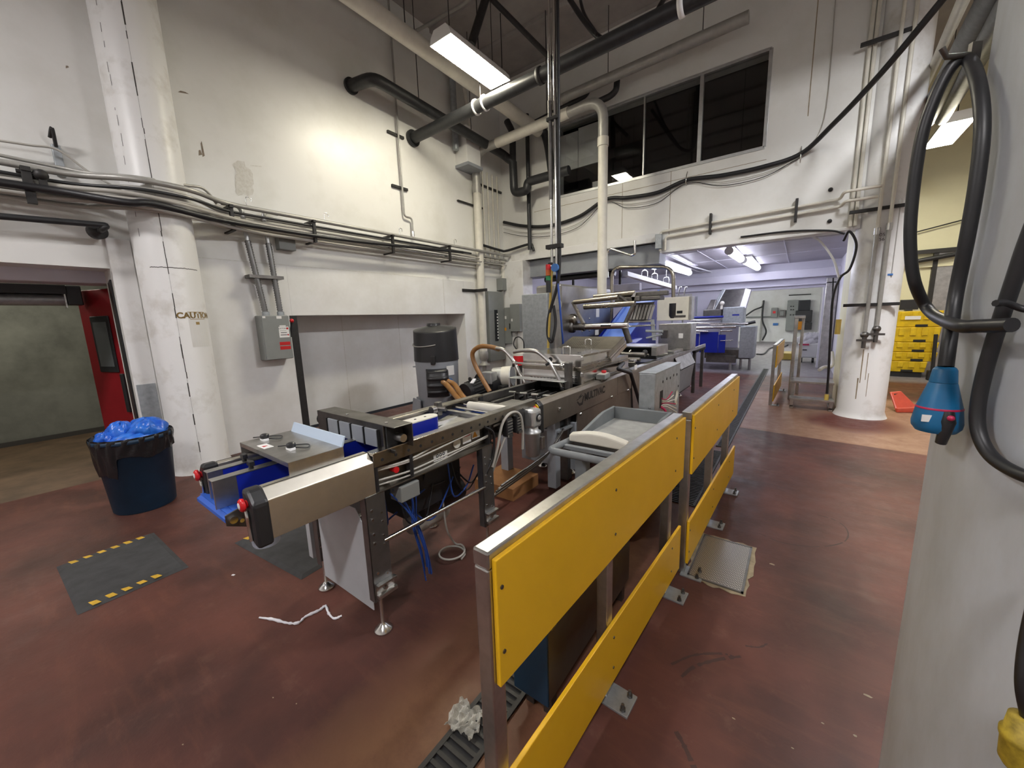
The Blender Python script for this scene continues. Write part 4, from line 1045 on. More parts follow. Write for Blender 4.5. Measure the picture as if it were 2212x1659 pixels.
# blue block with rounded nose beyond the cross box
m = M()
bp_ = [(-1.93, 1.33)] + [(-1.88 + 0.05 * math.sin(a), 1.62 + 0.05 * math.cos(a)) for a in [i * math.pi / 8 - math.pi / 2 for i in range(9)]] + [(-1.83, 1.33)]
m.zprism(bp_, 0.90, 1.045)
b = C_('guide_block', m, 'blue_guide')
C_('block_top', M().zprism([(x, y) for x, y in bp_], 1.045, 1.052), 'cream_plastic', b)
C_('block_hole', M().cyl((-1.88, 1.50, 1.052), (-1.88, 1.50, 1.0535), 0.008, 10).cyl((-1.88, 1.58, 1.052), (-1.88, 1.58, 1.0535), 0.008, 10), 'dark_void', b)
# right side rail: flange, web with holes, cable channel
Y0, Y1 = 1.06, 2.565
r = C_('side_rail', M().box(XR - 0.055, XR, Y0, Y1, 0.985, 1.0).box(XR - 0.006, XR, Y0, Y1, 0.925, 0.99), 'steel_rail', None, 0.002)
C_('rail_flange_lit', M().box(XR - 0.056, XR + 0.001, Y0, Y1 + 0.001, 0.996, 1.002), 'steel_bright', r, 0.001)  # brighter sheet puts the light on the top flange into its colour
m = M()
y = Y0 + 0.05
while y < 2.45:
    m.cyl((XR - 0.001, y, 0.955), (XR + 0.0015, y, 0.955), 0.009, 10); y += 0.085
C_('rail_hole', m, 'dark_void', r)
ch = C_('cable_channel', M().box(XR - 0.06, XR - 0.055, Y0, 2.55, 0.79, 0.985).box(XR - 0.06, XR + 0.005, Y0, 2.02, 0.785, 0.792).box(XR - 0.06, XR + 0.003, 2.05, 2.55, 0.83, 0.837).box(XR - 0.012, XR, 2.02, 2.50, 0.90, 0.915), 'steel_rail', None, 0.001)
for y in (1.075, 1.30, 1.985):
    C_('divider', M().box(XR - 0.05, XR - 0.001, y - 0.012, y + 0.008, 0.785, 0.98), 'black_plastic', ch, 0.006)
for j, (za, zb2, rr) in enumerate(((0.905, 0.915, 0.007), (0.895, 0.905, 0.006), (0.84, 0.83, 0.006), (0.815, 0.822, 0.005))):
    C_('channel_cable', M().tube(curve([(XR - 0.03, 1.08, za), (XR - 0.015, 1.28, za - 0.012), (XR - 0.02, 1.5, zb2 - 0.015 * (j % 2)), (XR - 0.012, 1.8, zb2 + 0.012), (XR - 0.02, 2.0, zb2 + 0.02)]), rr, 8), 'cable_grey', ch)
C_('number_plate', M().box(XR - 0.055, XR - 0.053, 1.50, 1.615, 0.80, 0.845), 'label_white', ch)
text('plate_number', '898', 0.052, (XR - 0.0525, 1.557, 0.822), (0, 1, 0), (0, 0, 1), 'ink', cv_, 0.0005)
C_('white_disc', M().cyl((XR - 0.054, 1.70, 0.865), (XR - 0.046, 1.70, 0.865), 0.032, 24), 'cream_plastic', ch)
C_('warning_label', M().box(XR - 0.055, XR - 0.053, 1.76, 1.84, 0.84, 0.90), 'label_white', ch)
C_('warning_label', M().box(XR - 0.055, XR - 0.053, 1.85, 1.93, 0.85, 0.91), 'label_white', ch)
C_('warning_triangle', M().xprism([(1.855, 0.858), (1.905, 0.858), (1.88, 0.903)], XR - 0.053, XR - 0.0525), 'orange_sticker', ch)
C_('warning_print', M().box(XR - 0.053, XR - 0.0525, 1.77, 1.835, 0.885, 0.892), 'label_red', ch)
C_('stop_switch', M().cyl((XR - 0.05, 1.20, 0.865), (XR - 0.01, 1.20, 0.865), 0.017, 14), 'red_plastic', ch)
# far (left) rail and cross members
C_('side_rail', M().box(XLc + 0.05, XLc + 0.12, 1.30, 2.52, 0.985, 1.0).box(XLc + 0.05, XLc + 0.056, 1.0, 2.52, 0.86, 0.99), 'steel_warm', None, 0.002)
C_('cross_bar', M().box(XLc + 0.06, XR - 0.06, 2.05, 2.09, 0.93, 0.96).box(XLc + 0.06, XR - 0.06, 2.40, 2.44, 0.93, 0.96).box(-2.1, -2.05, 1.7, 2.3, 0.90, 0.93), 'steel', None, 0.003)
C_('infeed_roller', M().cyl((-2.13, 2.26, 0.962), (XR - 0.075, 2.27, 0.962), 0.034, 22), 'cream_plastic')
C_('roller_shaft', M().cyl((XLc + 0.06, 2.255, 0.962), (XR - 0.05, 2.27, 0.962), 0.011, 10).cyl((XLc + 0.1, 2.16, 0.955), (XR - 0.05, 2.17, 0.955), 0.014, 10), 'steel_bright')
C_('chute_plate', M().prism([(-2.15, 1.72, 0.87), (-1.78, 1.72, 0.87), (-1.78, 2.1, 0.93), (-2.15, 2.1, 0.93)], (0, 0, 0.006)), 'steel', None)
C_('side_bracket', M().box(-2.21, -2.17, 1.95, 2.0, 0.93, 1.04).cyl((-2.2, 1.9, 1.0), (-2.08, 1.95, 1.0), 0.016, 12).cyl((-2.14, 1.86, 1.0), (-2.14, 1.9, 1.0), 0.03, 12), 'steel_dark', None, 0.004)
# connectors near the end of the rail, and their cables
for i in range(2):
    y = 2.13 + i * 0.12
    cb = C_('connector', M().box(XR - 0.01, XR + 0.035, y, y + 0.075, 0.80, 0.935), 'black_plastic', None, 0.008)
    m = M()
    for j in range(5): m.box(XR + 0.035, XR + 0.039, y + 0.008, y + 0.067, 0.825 + j * 0.022, 0.832 + j * 0.022)
    C_('connector_rib', m, 'steel', cb)
    C_('connector_latch', M().box(XR + 0.03, XR + 0.045, y + 0.01, y + 0.06, 0.795, 0.815), 'steel_bright', cb)
C_('loom', M().tube(curve([(XR + 0.01, 1.98, 0.62), (XR + 0.02, 2.03, 0.75), (XR + 0.02, 2.09, 0.90), (XR + 0.03, 2.16, 0.965), (XR + 0.03, 2.25, 0.965), (XR + 0.04, 2.30, 0.92), (XR + 0.04, 2.32, 0.80), (XR + 0.04, 2.31, 0.66)]), 0.010, 8), 'cable_grey')
C_('loom', M().tube(curve([(XR, 1.92, 0.93), (XR + 0.015, 2.0, 0.86), (XR + 0.01, 1.99, 0.70), (XR, 1.93, 0.60), (XR - 0.05, 1.88, 0.45)]), 0.009, 8), 'black_rubber')
C_('loom', M().tube(curve([(XR + 0.02, 2.12, 0.80), (XR, 2.06, 0.68), (XR - 0.02, 2.0, 0.55), (XR - 0.05, 1.96, 0.42)]), 0.009, 8), 'cable_grey')
C_('end_block', M().box(XR - 0.03, XR + 0.02, 2.31, 2.39, 0.78, 0.96), 'black_plastic', None, 0.01)
# gear motor
gx, gy = XR + 0.035, 2.46
g = C_('gear_motor', M().lathe((gx, gy, 0.56), [(0.045, 0), (0.058, 0.01), (0.062, 0.18), (0.070, 0.19), (0.070, 0.205), (0.05, 0.215), (0.045, 0.25)], 24), 'aluminium')
C_('gearbox', M().box(gx - 0.05, gx + 0.055, gy - 0.06, gy + 0.06, 0.80, 0.95), 'aluminium', g, 0.022)
C_('gear_boss', M().cyl((gx + 0.055, gy + 0.01, 0.88), (gx + 0.062, gy + 0.01, 0.88), 0.034, 20), 'black_plastic', g)
C_('boss_washer', M().lathe((gx + 0.0622, gy + 0.01, 0.88), [(0.010, 0), (0.022, 0), (0.022, 0.002), (0.010, 0.002)], 16, (1, 0, 0)), 'aluminium', g)
C_('motor_plug', M().box(gx + 0.05, gx + 0.08, gy + 0.02, gy + 0.06, 0.62, 0.72), 'steel', g, 0.004)
# frame: legs, feet, panels, tie rod
def leg(x0, y0, zb, zt, nm='leg'):
    sx = 1 if x0 > -2 else -1
    m = M().box(x0 - 0.006, x0, y0, y0 + 0.115, zb, zt).box(x0 - (0.05 if sx > 0 else -0.044), x0, y0, y0 + 0.006, zb, zt)
    l = C_(nm, m, 'steel_leg', None, 0.002)
    mm = M()
    for z in (zb + 0.1, zb + 0.16, zb + 0.33, zb + 0.38, zt - 0.08, zt - 0.13):
        mm.cyl((x0 - 0.001, y0 + 0.03, z), (x0 + 0.004, y0 + 0.03, z), 0.007, 8).cyl((x0 - 0.001, y0 + 0.085, z - 0.03), (x0 + 0.004, y0 + 0.085, z - 0.03), 0.005, 8)
    C_('leg_bolt', mm, 'steel_bright', l)
    return l
for x in (XR + 0.004, XLc - 0.004 + 0.05):
    for y in (0.99, 1.88):
        l = leg(x, y, 0.20, 0.79)
        s = 1 if x > -2 else -1
        fx, fy = x - 0.022, y + 0.045
        C_('foot', M().lathe((fx, fy, 0.0), [(0.046, 0.0), (0.050, 0.006), (0.047, 0.014), (0.022, 0.034), (0.014, 0.042), (0.0095, 0.048), (0.0095, 0.22)], 24), 'steel_bright')
        if s > 0:
            C_('foot_clamp', M().box(x, x + 0.028, y + 0.01, y + 0.125, 0.225, 0.245).box(x, x + 0.028, y + 0.01, y + 0.125, 0.290, 0.303).box(x, x + 0.006, y + 0.01, y + 0.12, 0.225, 0.30).cyl((x, y + 0.06, 0.265), (x + 0.02, y + 0.06, 0.265), 0.012, 8), 'steel', l, 0.002)
C_('tie_rod', M().cyl((XR - 0.004, 1.08, 0.512), (XR - 0.004, 1.90, 0.495), 0.012, 12), 'steel_bright')
C_('end_panel', M().prism([(-2.22, 1.0, 0.135), (-1.715, 1.0, 0.135), (-1.715, 1.0, 0.60), (-1.80, 1.0, 0.70), (-2.22, 1.0, 0.70)], (0, 0.006, 0)), 'panel_blue_grey', None, 0.002)
C_('side_panel', M().box(-2.40, -2.35, 1.0, 1.45, 0.20, 0.62), 'panel_blue_grey', None, 0.003)
C_('stretcher', M().box(XLc + 0.06, XR - 0.06, 1.01, 1.05, 0.74, 0.79).box(XLc + 0.06, XR - 0.06, 1.93, 1.97, 0.74, 0.79).box(XLc + 0.05, XLc + 0.09, 1.05, 1.93, 0.36, 0.40), 'steel_dark', None, 0.003)
C_('under_box', M().box(XR - 0.09, XR + 0.01, 1.20, 1.33, 0.675, 0.765), 'grey_box', None, 0.006)
C_('under_tray', M().box(-2.22, -1.76, 1.10, 1.92, 0.74, 0.75), 'steel_dark')
C_('drive_unit', M().box(-2.15, -1.86, 1.35, 1.85, 0.45, 0.74).cyl((-2.0, 1.55, 0.40), (-2.0, 1.95, 0.40), 0.09, 18), 'black_plastic', None, 0.01)
C_('air_tank', M().lathe((-2.02, 1.48, 0.30), [(0.02, 0), (0.07, 0.015), (0.085, 0.05), (0.085, 0.30), (0.07, 0.335), (0.02, 0.35)], 22, (0, 1, 0)), 'cable_grey')
RN2 = random.Random(5)
for i in range(6):
    a = V((XR - 0.03 - 0.03 * (i % 3), 1.16 + 0.04 * i, 0.74))
    mid = V((XR - 0.03 - 0.012 * i, 1.31 + 0.018 * (i % 3) + 0.02 * RN2.random(), 0.42 + 0.06 * RN2.random()))
    e = V((XR - 0.02 - 0.012 * i, 1.36 + 0.022 * (i % 3) + 0.02 * RN2.random(), 0.06 + 0.08 * RN2.random()))
    C_('air_line', M().tube(curve([a, a.lerp(mid, 0.5) + V((0, 0.02 * RN2.random(), 0)), mid, mid.lerp(e, 0.5) + V((0.01, 0.01 * RN2.random(), 0)), e], 6), 0.0048, 7), 'blue_hose')
for i in range(9):
    y = 1.2 + 0.08 * i
    p = [V((-1.78 - 0.3 * RN2.random(), y, 0.74)), V((-1.78 - 0.15 * RN2.random(), y + 0.1 * RN2.random(), 0.55 - 0.1 * RN2.random())), V((-1.8 - 0.2 * RN2.random(), y + 0.25 * RN2.random(), 0.35 + 0.2 * RN2.random())), V((-1.82 - 0.1 * RN2.random(), y + 0.3, 0.6))]
    C_('under_cable', M().tube(curve(p, 7), 0.006, 7), 'blue_hose' if i % 3 == 0 else 'black_rubber')
C_('coiled_cable', M().tube(curve([(-1.86 + 0.09 * math.cos(t), 1.72 + 0.09 * math.sin(t), 0.012 + 0.004 * t) for t in [i * 0.6 for i in range(15)]] + [(-1.9, 1.72, 0.2), (-1.9, 1.7, 0.45)], 5), 0.007, 7), 'cable_grey')
# small waste cup hung under the head
m = M().lathe((-2.03, 0.66, 0.60), [(0.055, 0), (0.06, 0.01), (0.07, 0.16), (0.074, 0.162), (0.066, 0.16), (0.055, 0.012)], 24)
t = thing('bucket', 'pale blue white bucket hanging under the conveyor nose', 'bucket', (-2.03, 0.66, 0.60))
obj('tub', m, 'bluish_plastic', t)
obj('bail', M().tube(curve([(-2.095, 0.66, 0.755), (-2.07, 0.66, 0.81), (-2.03, 0.66, 0.825), (-1.99, 0.66, 0.81), (-1.965, 0.66, 0.755)]), 0.004, 6), 'steel_bright', t)
# brown board box lying behind the conveyor on the floor
single('cardboard_box', M().box(-2.45, -1.98, 2.62, 3.05, 0.0, 0.12), 'cardboard', 'brown box on the floor under the gap between conveyor and packing machine', 'box', bevel=0.004)
# ------------------------------------------------------------------ packing machine
MXR, MXL = -1.65, -2.36
mv = thing('packing_machine', 'long stainless packing machine behind the discharge conveyor, with steel die boxes on top', 'machine', (-2.0, 6.0, 0))
def P_(name, m, mn, parent=None, bevel=0.0): return obj(name, m, mn, parent or mv, bevel)
b = P_('side_beam', M().yprism([(MXR, 0.735), (MXR, 0.945), (MXR - 0.03, 0.972), (MXR - 0.085, 0.972), (MXR - 0.085, 0.735)], 2.63, 4.75), 'steel_brown', None, 0.004)
text('maker_lettering', 'MULTIVAC', 0.105, (MXR + 0.001, 3.66, 0.862), (0, 1, 0), (0, 0, 1), 'ink_logo', b, 0.0006, 0.004)
m = M()
ly, lz = 3.32, 0.855
m.xprism([(ly - 0.075, lz - 0.01), (ly - 0.02, lz - 0.055), (ly + 0.045, lz - 0.055), (ly + 0.085, lz + 0.03), (ly + 0.06, lz + 0.03), (ly + 0.03, lz - 0.03), (ly - 0.02, lz - 0.03), (ly - 0.06, lz + 0.0)], MXR, MXR + 0.0015)
m.xprism([(ly - 0.08, lz + 0.005), (ly + 0.05, lz + 0.035), (ly + 0.05, lz + 0.042), (ly - 0.08, lz + 0.014)], MXR, MXR + 0.0015)
m.xprism([(ly - 0.05, lz + 0.03), (ly - 0.01, lz + 0.045), (ly + 0.03, lz + 0.06), (ly + 0.0, lz + 0.03)], MXR, MXR + 0.0015)
P_('maker_emblem', m, 'ink_logo', b)
P_('beam_latch', M().box(MXR, MXR + 0.012, 2.88, 2.92, 0.84, 0.87).cyl((MXR, 2.9, 0.86), (MXR + 0.02, 2.9, 0.86), 0.008, 8), 'steel_bright', b, 0.002)
P_('beam_seam', M().box(MXR, MXR + 0.0008, 4.28, 4.286, 0.735, 0.95), 'seam', b)
for (xo, s, y0) in ((MXR, 1, 2.63), (MXL, -1, 2.60)):
    xi = xo - s * 0.085
    e = P_('beam_end_cap', M().yprism([(xo + s * 0.006, 0.705 if s > 0 else 0.80), (xo + s * 0.006, 0.945), (xo - s * 0.03, 0.98), (xi - s * 0.004, 0.98), (xi - s * 0.004, 0.705 if s > 0 else 0.80)], y0 - 0.055, y0 + 0.01), 'black_plastic', None, 0.012)
    bx = (xo + xi) / 2 + s * 0.006
    st = P_('stop_button', M().lathe((bx, y0 - 0.055, 0.925), [(0.014, 0), (0.014, 0.018), (0.024, 0.02), (0.026, 0.03), (0.02, 0.038), (0.010, 0.040)], 20, (0, -1, 0)), 'red_plastic', e)
    P_('button_ring', M().lathe((bx, y0 - 0.055, 0.925), [(0.028, 0), (0.034, 0.0), (0.034, 0.008), (0.028, 0.008)], 20, (0, -1, 0)), 'yellow_plastic', e)
P_('side_beam', M().yprism([(MXL, 0.80), (MXL, 0.945), (MXL + 0.03, 0.968), (MXL + 0.08, 0.968), (MXL + 0.08, 0.80)], 2.60, 3.95), 'steel_dark', None, 0.004)
# body below the beam
P_('body_panel', M().xprism([(3.28, 0.735), (4.75, 0.735), (4.85, 0.20), (3.28, 0.20)], MXR - 0.03, MXR - 0.012), 'steel_brown', None, 0.003)
mm = M()
for (y, z) in ((3.34, 0.71), (4.10, 0.745), (4.62, 0.735), (3.34, 0.30)): mm.lathe((MXR - 0.012 + (0.012 if z > 0.72 else 0), y, z), [(0.018, 0), (0.016, 0.012), (0.006, 0.018)], 12, (1, 0, 0))
P_('panel_knob', mm, 'steel_bright')
P_('body_panel', M().xprism([(4.80, 0.95), (6.9, 0.95), (6.9, 0.20), (4.95, 0.20)], MXR - 0.05, MXR - 0.02), 'steel', None, 0.003)
P_('top_rail', M().box(MXR - 0.09, MXR - 0.0, 4.78, 8.55, 0.945, 0.972).box(MXR - 0.02, MXR, 4.78, 8.55, 0.91, 0.95), 'steel', None, 0.003)
P_('top_rail', M().box(MXL, MXL + 0.09, 4.9, 8.55, 0.945, 0.972), 'steel', None, 0.003)
P_('body_core', M().box(MXL + 0.02, MXR - 0.05, 3.30, 8.4, 0.18, 0.86), 'black_iron')
P_('cover_panel', M().prism([(MXR - 0.02, 6.95, 0.90), (MXR - 0.02, 8.1, 0.90), (MXR + 0.08, 8.1, 0.70), (MXR + 0.08, 6.95, 0.70)], (0.012, 0, 0.006)), 'steel', None, 0.003)
P_('cover_panel', M().prism([(MXR + 0.06, 6.98, 0.68), (MXR + 0.06, 8.1, 0.68), (MXR + 0.0, 8.1, 0.25), (MXR + 0.0, 6.98, 0.25)], (0.012, 0, 0.0)), 'grey_panel', None, 0.003)
for (x, y) in ((MXR - 0.10, 2.95), (MXR - 0.10, 3.18), (MXL + 0.05, 2.95)):
    P_('front_leg', M().box(x - 0.06, x + 0.03, y, y + 0.09, 0.06, 0.74), 'steel_dark' if y > 3 else 'grey_panel', None, 0.004)
for (x, y) in ((MXR - 0.2, 3.5), (MXR - 0.2, 8.2), (MXL + 0.15, 3.5), (MXL + 0.15, 8.2), (MXR - 0.2, 9.4)):
    P_('foot', M().lathe((x, y, 0), [(0.05, 0), (0.05, 0.012), (0.02, 0.035), (0.014, 0.045), (0.014, 0.19)], 18), 'steel_bright')
P_('end_wall', M().box(MXL + 0.05, MXR - 0.02, 3.24, 3.28, 0.16, 0.64), 'grey_panel', None, 0.004)
P_('end_tray', M().box(MXL + 0.05, MXR - 0.04, 2.98, 3.24, 0.60, 0.62), 'galvanised', None, 0.002)
mm_ = [V((-1.80 + 0.01 * i, 2.1 + 0.02 * i, 0.30 + 0.02 * i)) for i in range(5)]
for i in range(5): P_('cable_bundle', M().tube(curve([mm_[i], V((-1.76 + 0.012 * i, 2.5, 0.36 + 0.02 * i)), V((-1.74 + 0.014 * i, 2.8, 0.42 + 0.02 * i)), V((-1.72 + 0.02 * i, 2.95, 0.52 + 0.03 * i)), V((-1.74, 3.1, 0.60))]), 0.009, 8), 'cable_grey' if i % 2 else 'steel_dark')
# outfeed works at the near end: chains, black knives, rods
P_('knife_block', M().box(MXL + 0.10, MXR - 0.10, 3.02, 3.40, 0.62, 0.84), 'black_plastic', None, 0.006)
mm = M()
for i in range(5): mm.box(MXL + 0.16 + i * 0.10, MXL + 0.20 + i * 0.10, 3.0, 3.04, 0.66, 0.93).cyl((MXL + 0.22 + i * 0.1, 2.98, 0.90), (MXL + 0.22 + i * 0.1, 3.36, 0.90), 0.010, 8)
P_('knife_holder', mm, 'black_iron')
mm = M()
for i in range(4): mm.cyl((MXL + 0.15 + i * 0.13, 3.0, 0.80), (MXL + 0.15 + i * 0.13, 3.0, 0.93), 0.005, 6).cyl((MXL + 0.12 + i * 0.13, 2.96, 0.945), (MXL + 0.20 + i * 0.13, 2.96, 0.95), 0.010, 8)
P_('knife_rod', mm, 'steel')
P_('chain_rail', M().box(MXL + 0.10, MXL + 0.14, 2.68, 3.4, 0.86, 0.90).box(MXR - 0.14, MXR - 0.10, 2.72, 3.4, 0.86, 0.90).box(MXL + 0.1, MXR - 0.1, 2.78, 2.84, 0.84, 0.87), 'steel_dark', None, 0.003)
P_('outfeed_plate', M().box(MXL + 0.18, MXR - 0.2, 2.66, 2.92, 0.875, 0.885), 'steel')
# stacked die boxes
def die_box(nm, x0, x1, y0, y1, z0, z1):
    d = P_(nm, M().box(x0, x1, y0, y1, z0, z1), 'steel_bright', None, 0.006)
    P_('folded_lip', M().box(x1, x1 + 0.018, y0 + 0.005, y1, z1 - 0.02, z1).box(x1, x1 + 0.014, y0 + 0.005, y1, z0, z0 + 0.016).box(x1, x1 + 0.010, y0 + 0.005, y1, z0 + 0.022, z0 + 0.032), 'steel_warm', d, 0.003)
    P_('corner_latch', M().box(x1 - 0.012, x1 + 0.02, y0 - 0.012, y0 + 0.012, z1 - 0.06, z1 - 0.012), 'steel', d, 0.008)
    return d
DX0, DX1 = -2.46, -1.735
lo = die_box('lower_die_box', DX0, DX1, 3.52, 4.87, 0.965, 1.105)
mm = M()
for i in range(14):
    for j in range(2 if i < 11 else 4):
        mm.box(DX0 + 0.10 + i * 0.042, DX0 + 0.128 + i * 0.042, 3.5185, 3.521, 0.988 + j * 0.018, 0.996 + j * 0.018)
P_('vent_slots', mm, 'dark_void', lo)
P_('lower_gap', M().box(DX0 + 0.05, DX1 + 0.02, 3.6, 4.85, 0.90, 0.965), 'dark_void', lo)
up = die_box('upper_die_box', DX0, DX1, 3.52, 4.28, 1.145, 1.272)
P_('box_step', M().box(DX0, DX1, 3.50, 4.28, 1.105, 1.145), 'steel_warm', up, 0.004)
mm = M().lathe((DX0 + 0.36, 3.518, 1.215), [(0.020, 0), (0.024, 0), (0.024, 0.001), (0.020, 0.001)], 16, (0, -1, 0)).box(DX0 + 0.29, DX0 + 0.325, 3.517, 3.52, 1.23, 1.235).box(DX0 + 0.40, DX0 + 0.44, 3.517, 3.52, 1.23, 1.235).box(DX0 + 0.33, DX0 + 0.42, 3.517, 3.52, 1.172, 1.182)
P_('box_print', mm, 'ink', up)
def handle(p, dx, h, par): P_('handle', M().tube(fillet([p, p + V((0, 0, h)), p + V((dx, 0, h)), p + V((dx, 0, 0))], 0.015, 4), 0.008, 8), 'steel_bright', par)
handle(V((DX0 + 0.33, 3.85, 1.27)), 0.09, 0.055, up)
P_('cap_nut', M().cyl((DX1 - 0.14, 3.75, 1.272), (DX1 - 0.14, 3.75, 1.279), 0.02, 14), 'steel_dark', up)
P_('rear_die_box', M().box(DX0 + 0.1, DX1 - 0.0, 4.3, 4.86, 1.105, 1.15), 'steel', None, 0.005)
ld = P_('raised_lid', M().obox((-2.08, 4.44, 1.285), 0.72, 0.52, 0.075, 0, math.radians(17)), 'steel_warm', None, 0.006)
mm = M()
R = Matrix.Rotation(math.radians(17), 3, 'X')
for i in range(14):
    for j in range(10):
        mm.obox(V((-2.08, 4.44, 1.285)) + R @ V((-0.30 + i * 0.032, -0.20 + j * 0.04, 0.038)), 0.014, 0.006, 0.002, 0, math.radians(17))
P_('lid_slots', mm, 'steel_dark', ld)
P_('lid_flange', M().obox((-1.715, 4.44, 1.255), 0.02, 0.52, 0.02, 0, math.radians(17)).obox((-1.715, 4.47, 1.215), 0.016, 0.5, 0.05, 0, math.radians(17)), 'steel_bright', ld)
handle(V((-2.12, 4.40, 1.305)), 0.08, 0.07, ld)
# guard hoops over the outfeed
def hoop(pts, r, nm='guard_hoop', mn='steel'): return P_(nm, M().tube(curve(pts, 8), r, 14), mn)
YH = 3.42
hp = hoop([at(1110, 760, Y=YH), at(1132, 757, Y=YH), at(1160, 760, Y=YH), at(1186, 782, Y=YH), at(1202, 808, Y=YH), at(1217, 842, Y=YH)], 0.022)
P_('hoop_clamp', M().lathe(at(1185, 786, Y=YH), [(0.024, -0.012), (0.034, -0.012), (0.034, 0.012), (0.024, 0.012)], 16, (0.5, 0, -0.8)).lathe(at(1217, 838, Y=YH), [(0.024, -0.014), (0.036, -0.014), (0.036, 0.014), (0.024, 0.014)], 16, (0.4, 0, -0.8)), 'black_plastic', hp)
YH2 = 3.62
hp2 = hoop([at(1072, 752, Y=YH2), at(1088, 756, Y=YH2), at(1106, 775, Y=YH2), at(1122, 805, Y=YH2), at(1141, 838, Y=YH2)], 0.022)
P_('hoop_clamp', M().lathe(at(1112, 788, Y=YH2), [(0.024, -0.012), (0.034, -0.012), (0.034, 0.012), (0.024, 0.012)], 16, (0.5, 0, -0.8)), 'black_plastic', hp2)
a = at(1112, 784, Y=YH); c = at(1214, 790, Y=YH)
P_('cross_rod', M().cyl(a, c, 0.013, 10).lathe(c, [(0.0, -0.03), (0.024, -0.02), (0.024, 0.02), (0.0, 0.03)], 12, (1, 0, 0)).lathe(a, [(0.0, -0.03), (0.024, -0.02), (0.024, 0.02), (0.0, 0.03)], 12, (1, 0, 0)), 'steel_bright')
a = at(1105, 814, Y=YH - 0.05); c = at(1224, 811, Y=YH - 0.05)
P_('shelf_plate', M().box(a.x, c.x, YH - 0.11, YH + 0.03, a.z - 0.006, a.z).box(a.x, a.x + 0.02, YH - 0.11, YH - 0.10, a.z - 0.14, a.z).box(a.x + 0.16, a.x + 0.18, YH - 0.11, YH - 0.10, a.z - 0.14, a.z), 'aluminium', None, 0.002)
a = at(1222, 782, Y=YH - 0.02)
P_('guard_post', M().box(a.x - 0.005, a.x + 0.06, YH - 0.05, YH + 0.02, 0.93, a.z), 'steel_dark', None, 0.012)
# small stop box, black arm
sb = P_('stop_box', M().obox((MXR - 0.03, 3.93, 1.005), 0.10, 0.20, 0.055, 0.12), 'grey_box', None, 0.008)
P_('stop_box_button', M().lathe((MXR - 0.03, 3.95, 1.032), [(0.018, 0), (0.018, 0.008), (0.028, 0.012), (0.028, 0.028), (0.02, 0.034)], 20), 'red_plastic', sb)
P_('stop_box_face', M().obox((MXR - 0.03, 3.93, 1.034), 0.085, 0.18, 0.004, 0.12), 'cream_plastic', sb)
P_('stop_box_foot', M().box(MXR - 0.05, MXR - 0.02, 3.86, 3.90, 0.95, 0.985), 'steel', sb)
P_('control_arm', M().tube(fillet([V((-1.74, 4.70, 1.06)), at(1335, 797, X=-1.60), at(1362, 805, X=-1.59), at(1388, 890, X=-1.58)], 0.04), 0.024, 8), 'black_plastic')
P_('arm_label', M().box(MXR - 0.001, MXR + 0.002, 4.86, 4.95, 0.955, 1.02), 'label_white')
# film web station further back
P_('station_hood', M().box(MXL + 0.05, MXR - 0.02, 5.9, 6.5, 1.16, 1.18).box(MXL + 0.05, MXL + 0.07, 5.9, 6.5, 0.97, 1.16).box(MXR - 0.10, MXR - 0.02, 5.88, 6.5, 1.04, 1.17), 'steel', None, 0.005)
P_('hood_inside', M().box(MXL + 0.08, MXR - 0.11, 6.15, 6.2, 0.96, 1.155), 'dark_void')
mm = M()
for (y, z, r) in ((5.72, 1.07, 0.035), (5.5, 1.02, 0.03), (5.3, 0.99, 0.02), (5.9, 1.05, 0.02)): mm.cyl((MXL + 0.12, y, z), (MXR - 0.14, y, z), r, 16)
P_('web_roller', mm, 'steel_dark')
P_('hand_knob', M().sphere((MXL + 0.2, 5.62, 1.08), 0.045), 'black_plastic'); P_('hand_knob', M().sphere((MXR - 0.16, 5.78, 1.10), 0.04), 'black_plastic'); P_('web_clip', M().box(MXR - 0.24, MXR - 0.16, 5.3, 5.6, 1.0, 1.03), 'steel_bright', None, 0.004)
mm = M().tube(curve([(MXL + 0.3, 5.88, 1.12), (MXL + 0.3, 5.85, 1.08), (MXR - 0.2, 5.85, 1.05)]), 0.010, 8)
P_('web_guide', mm, 'steel_bright')
P_('deck', M().box(MXL + 0.1, MXR - 0.1, 4.9, 8.5, 0.90, 0.915), 'steel_dark')
mm = M()
for i in range(6): mm.cyl((MXL + 0.12, 6.8 + i * 0.3, 0.955), (MXR - 0.12, 6.8 + i * 0.3, 0.955), 0.02, 10)
P_('deck_roller', mm, 'steel')
P_('deck_bracket', M().box(MXR - 0.14, MXR - 0.03, 6.95, 7.6, 0.972, 1.02).box(MXR - 0.2, MXR - 0.1, 7.8, 7.9, 0.972, 1.05), 'steel', None, 0.008)
P_('rail_extension', M().box(MXR - 0.03, MXR, 8.5, 9.6, 0.90, 0.97).box(MXL, MXL + 0.03, 8.5, 9.6, 0.90, 0.97), 'steel', None, 0.003)
mm = M()
for i in range(9): mm.cyl((MXR - 0.06, 8.55 + i * 0.12, 0.88), (MXR + 0.01, 8.55 + i * 0.12, 0.88), 0.03, 12)
P_('chain_sprocket', mm, 'black_iron')
P_('end_leg', M().box(MXR - 0.07, MXR - 0.01, 8.62, 8.70, 0.0, 0.9), 'steel_dark', None, 0.004); P_('end_leg', M().box(MXR - 0.07, MXR - 0.01, 9.45, 9.52, 0.0, 0.9), 'steel_dark', None, 0.004)
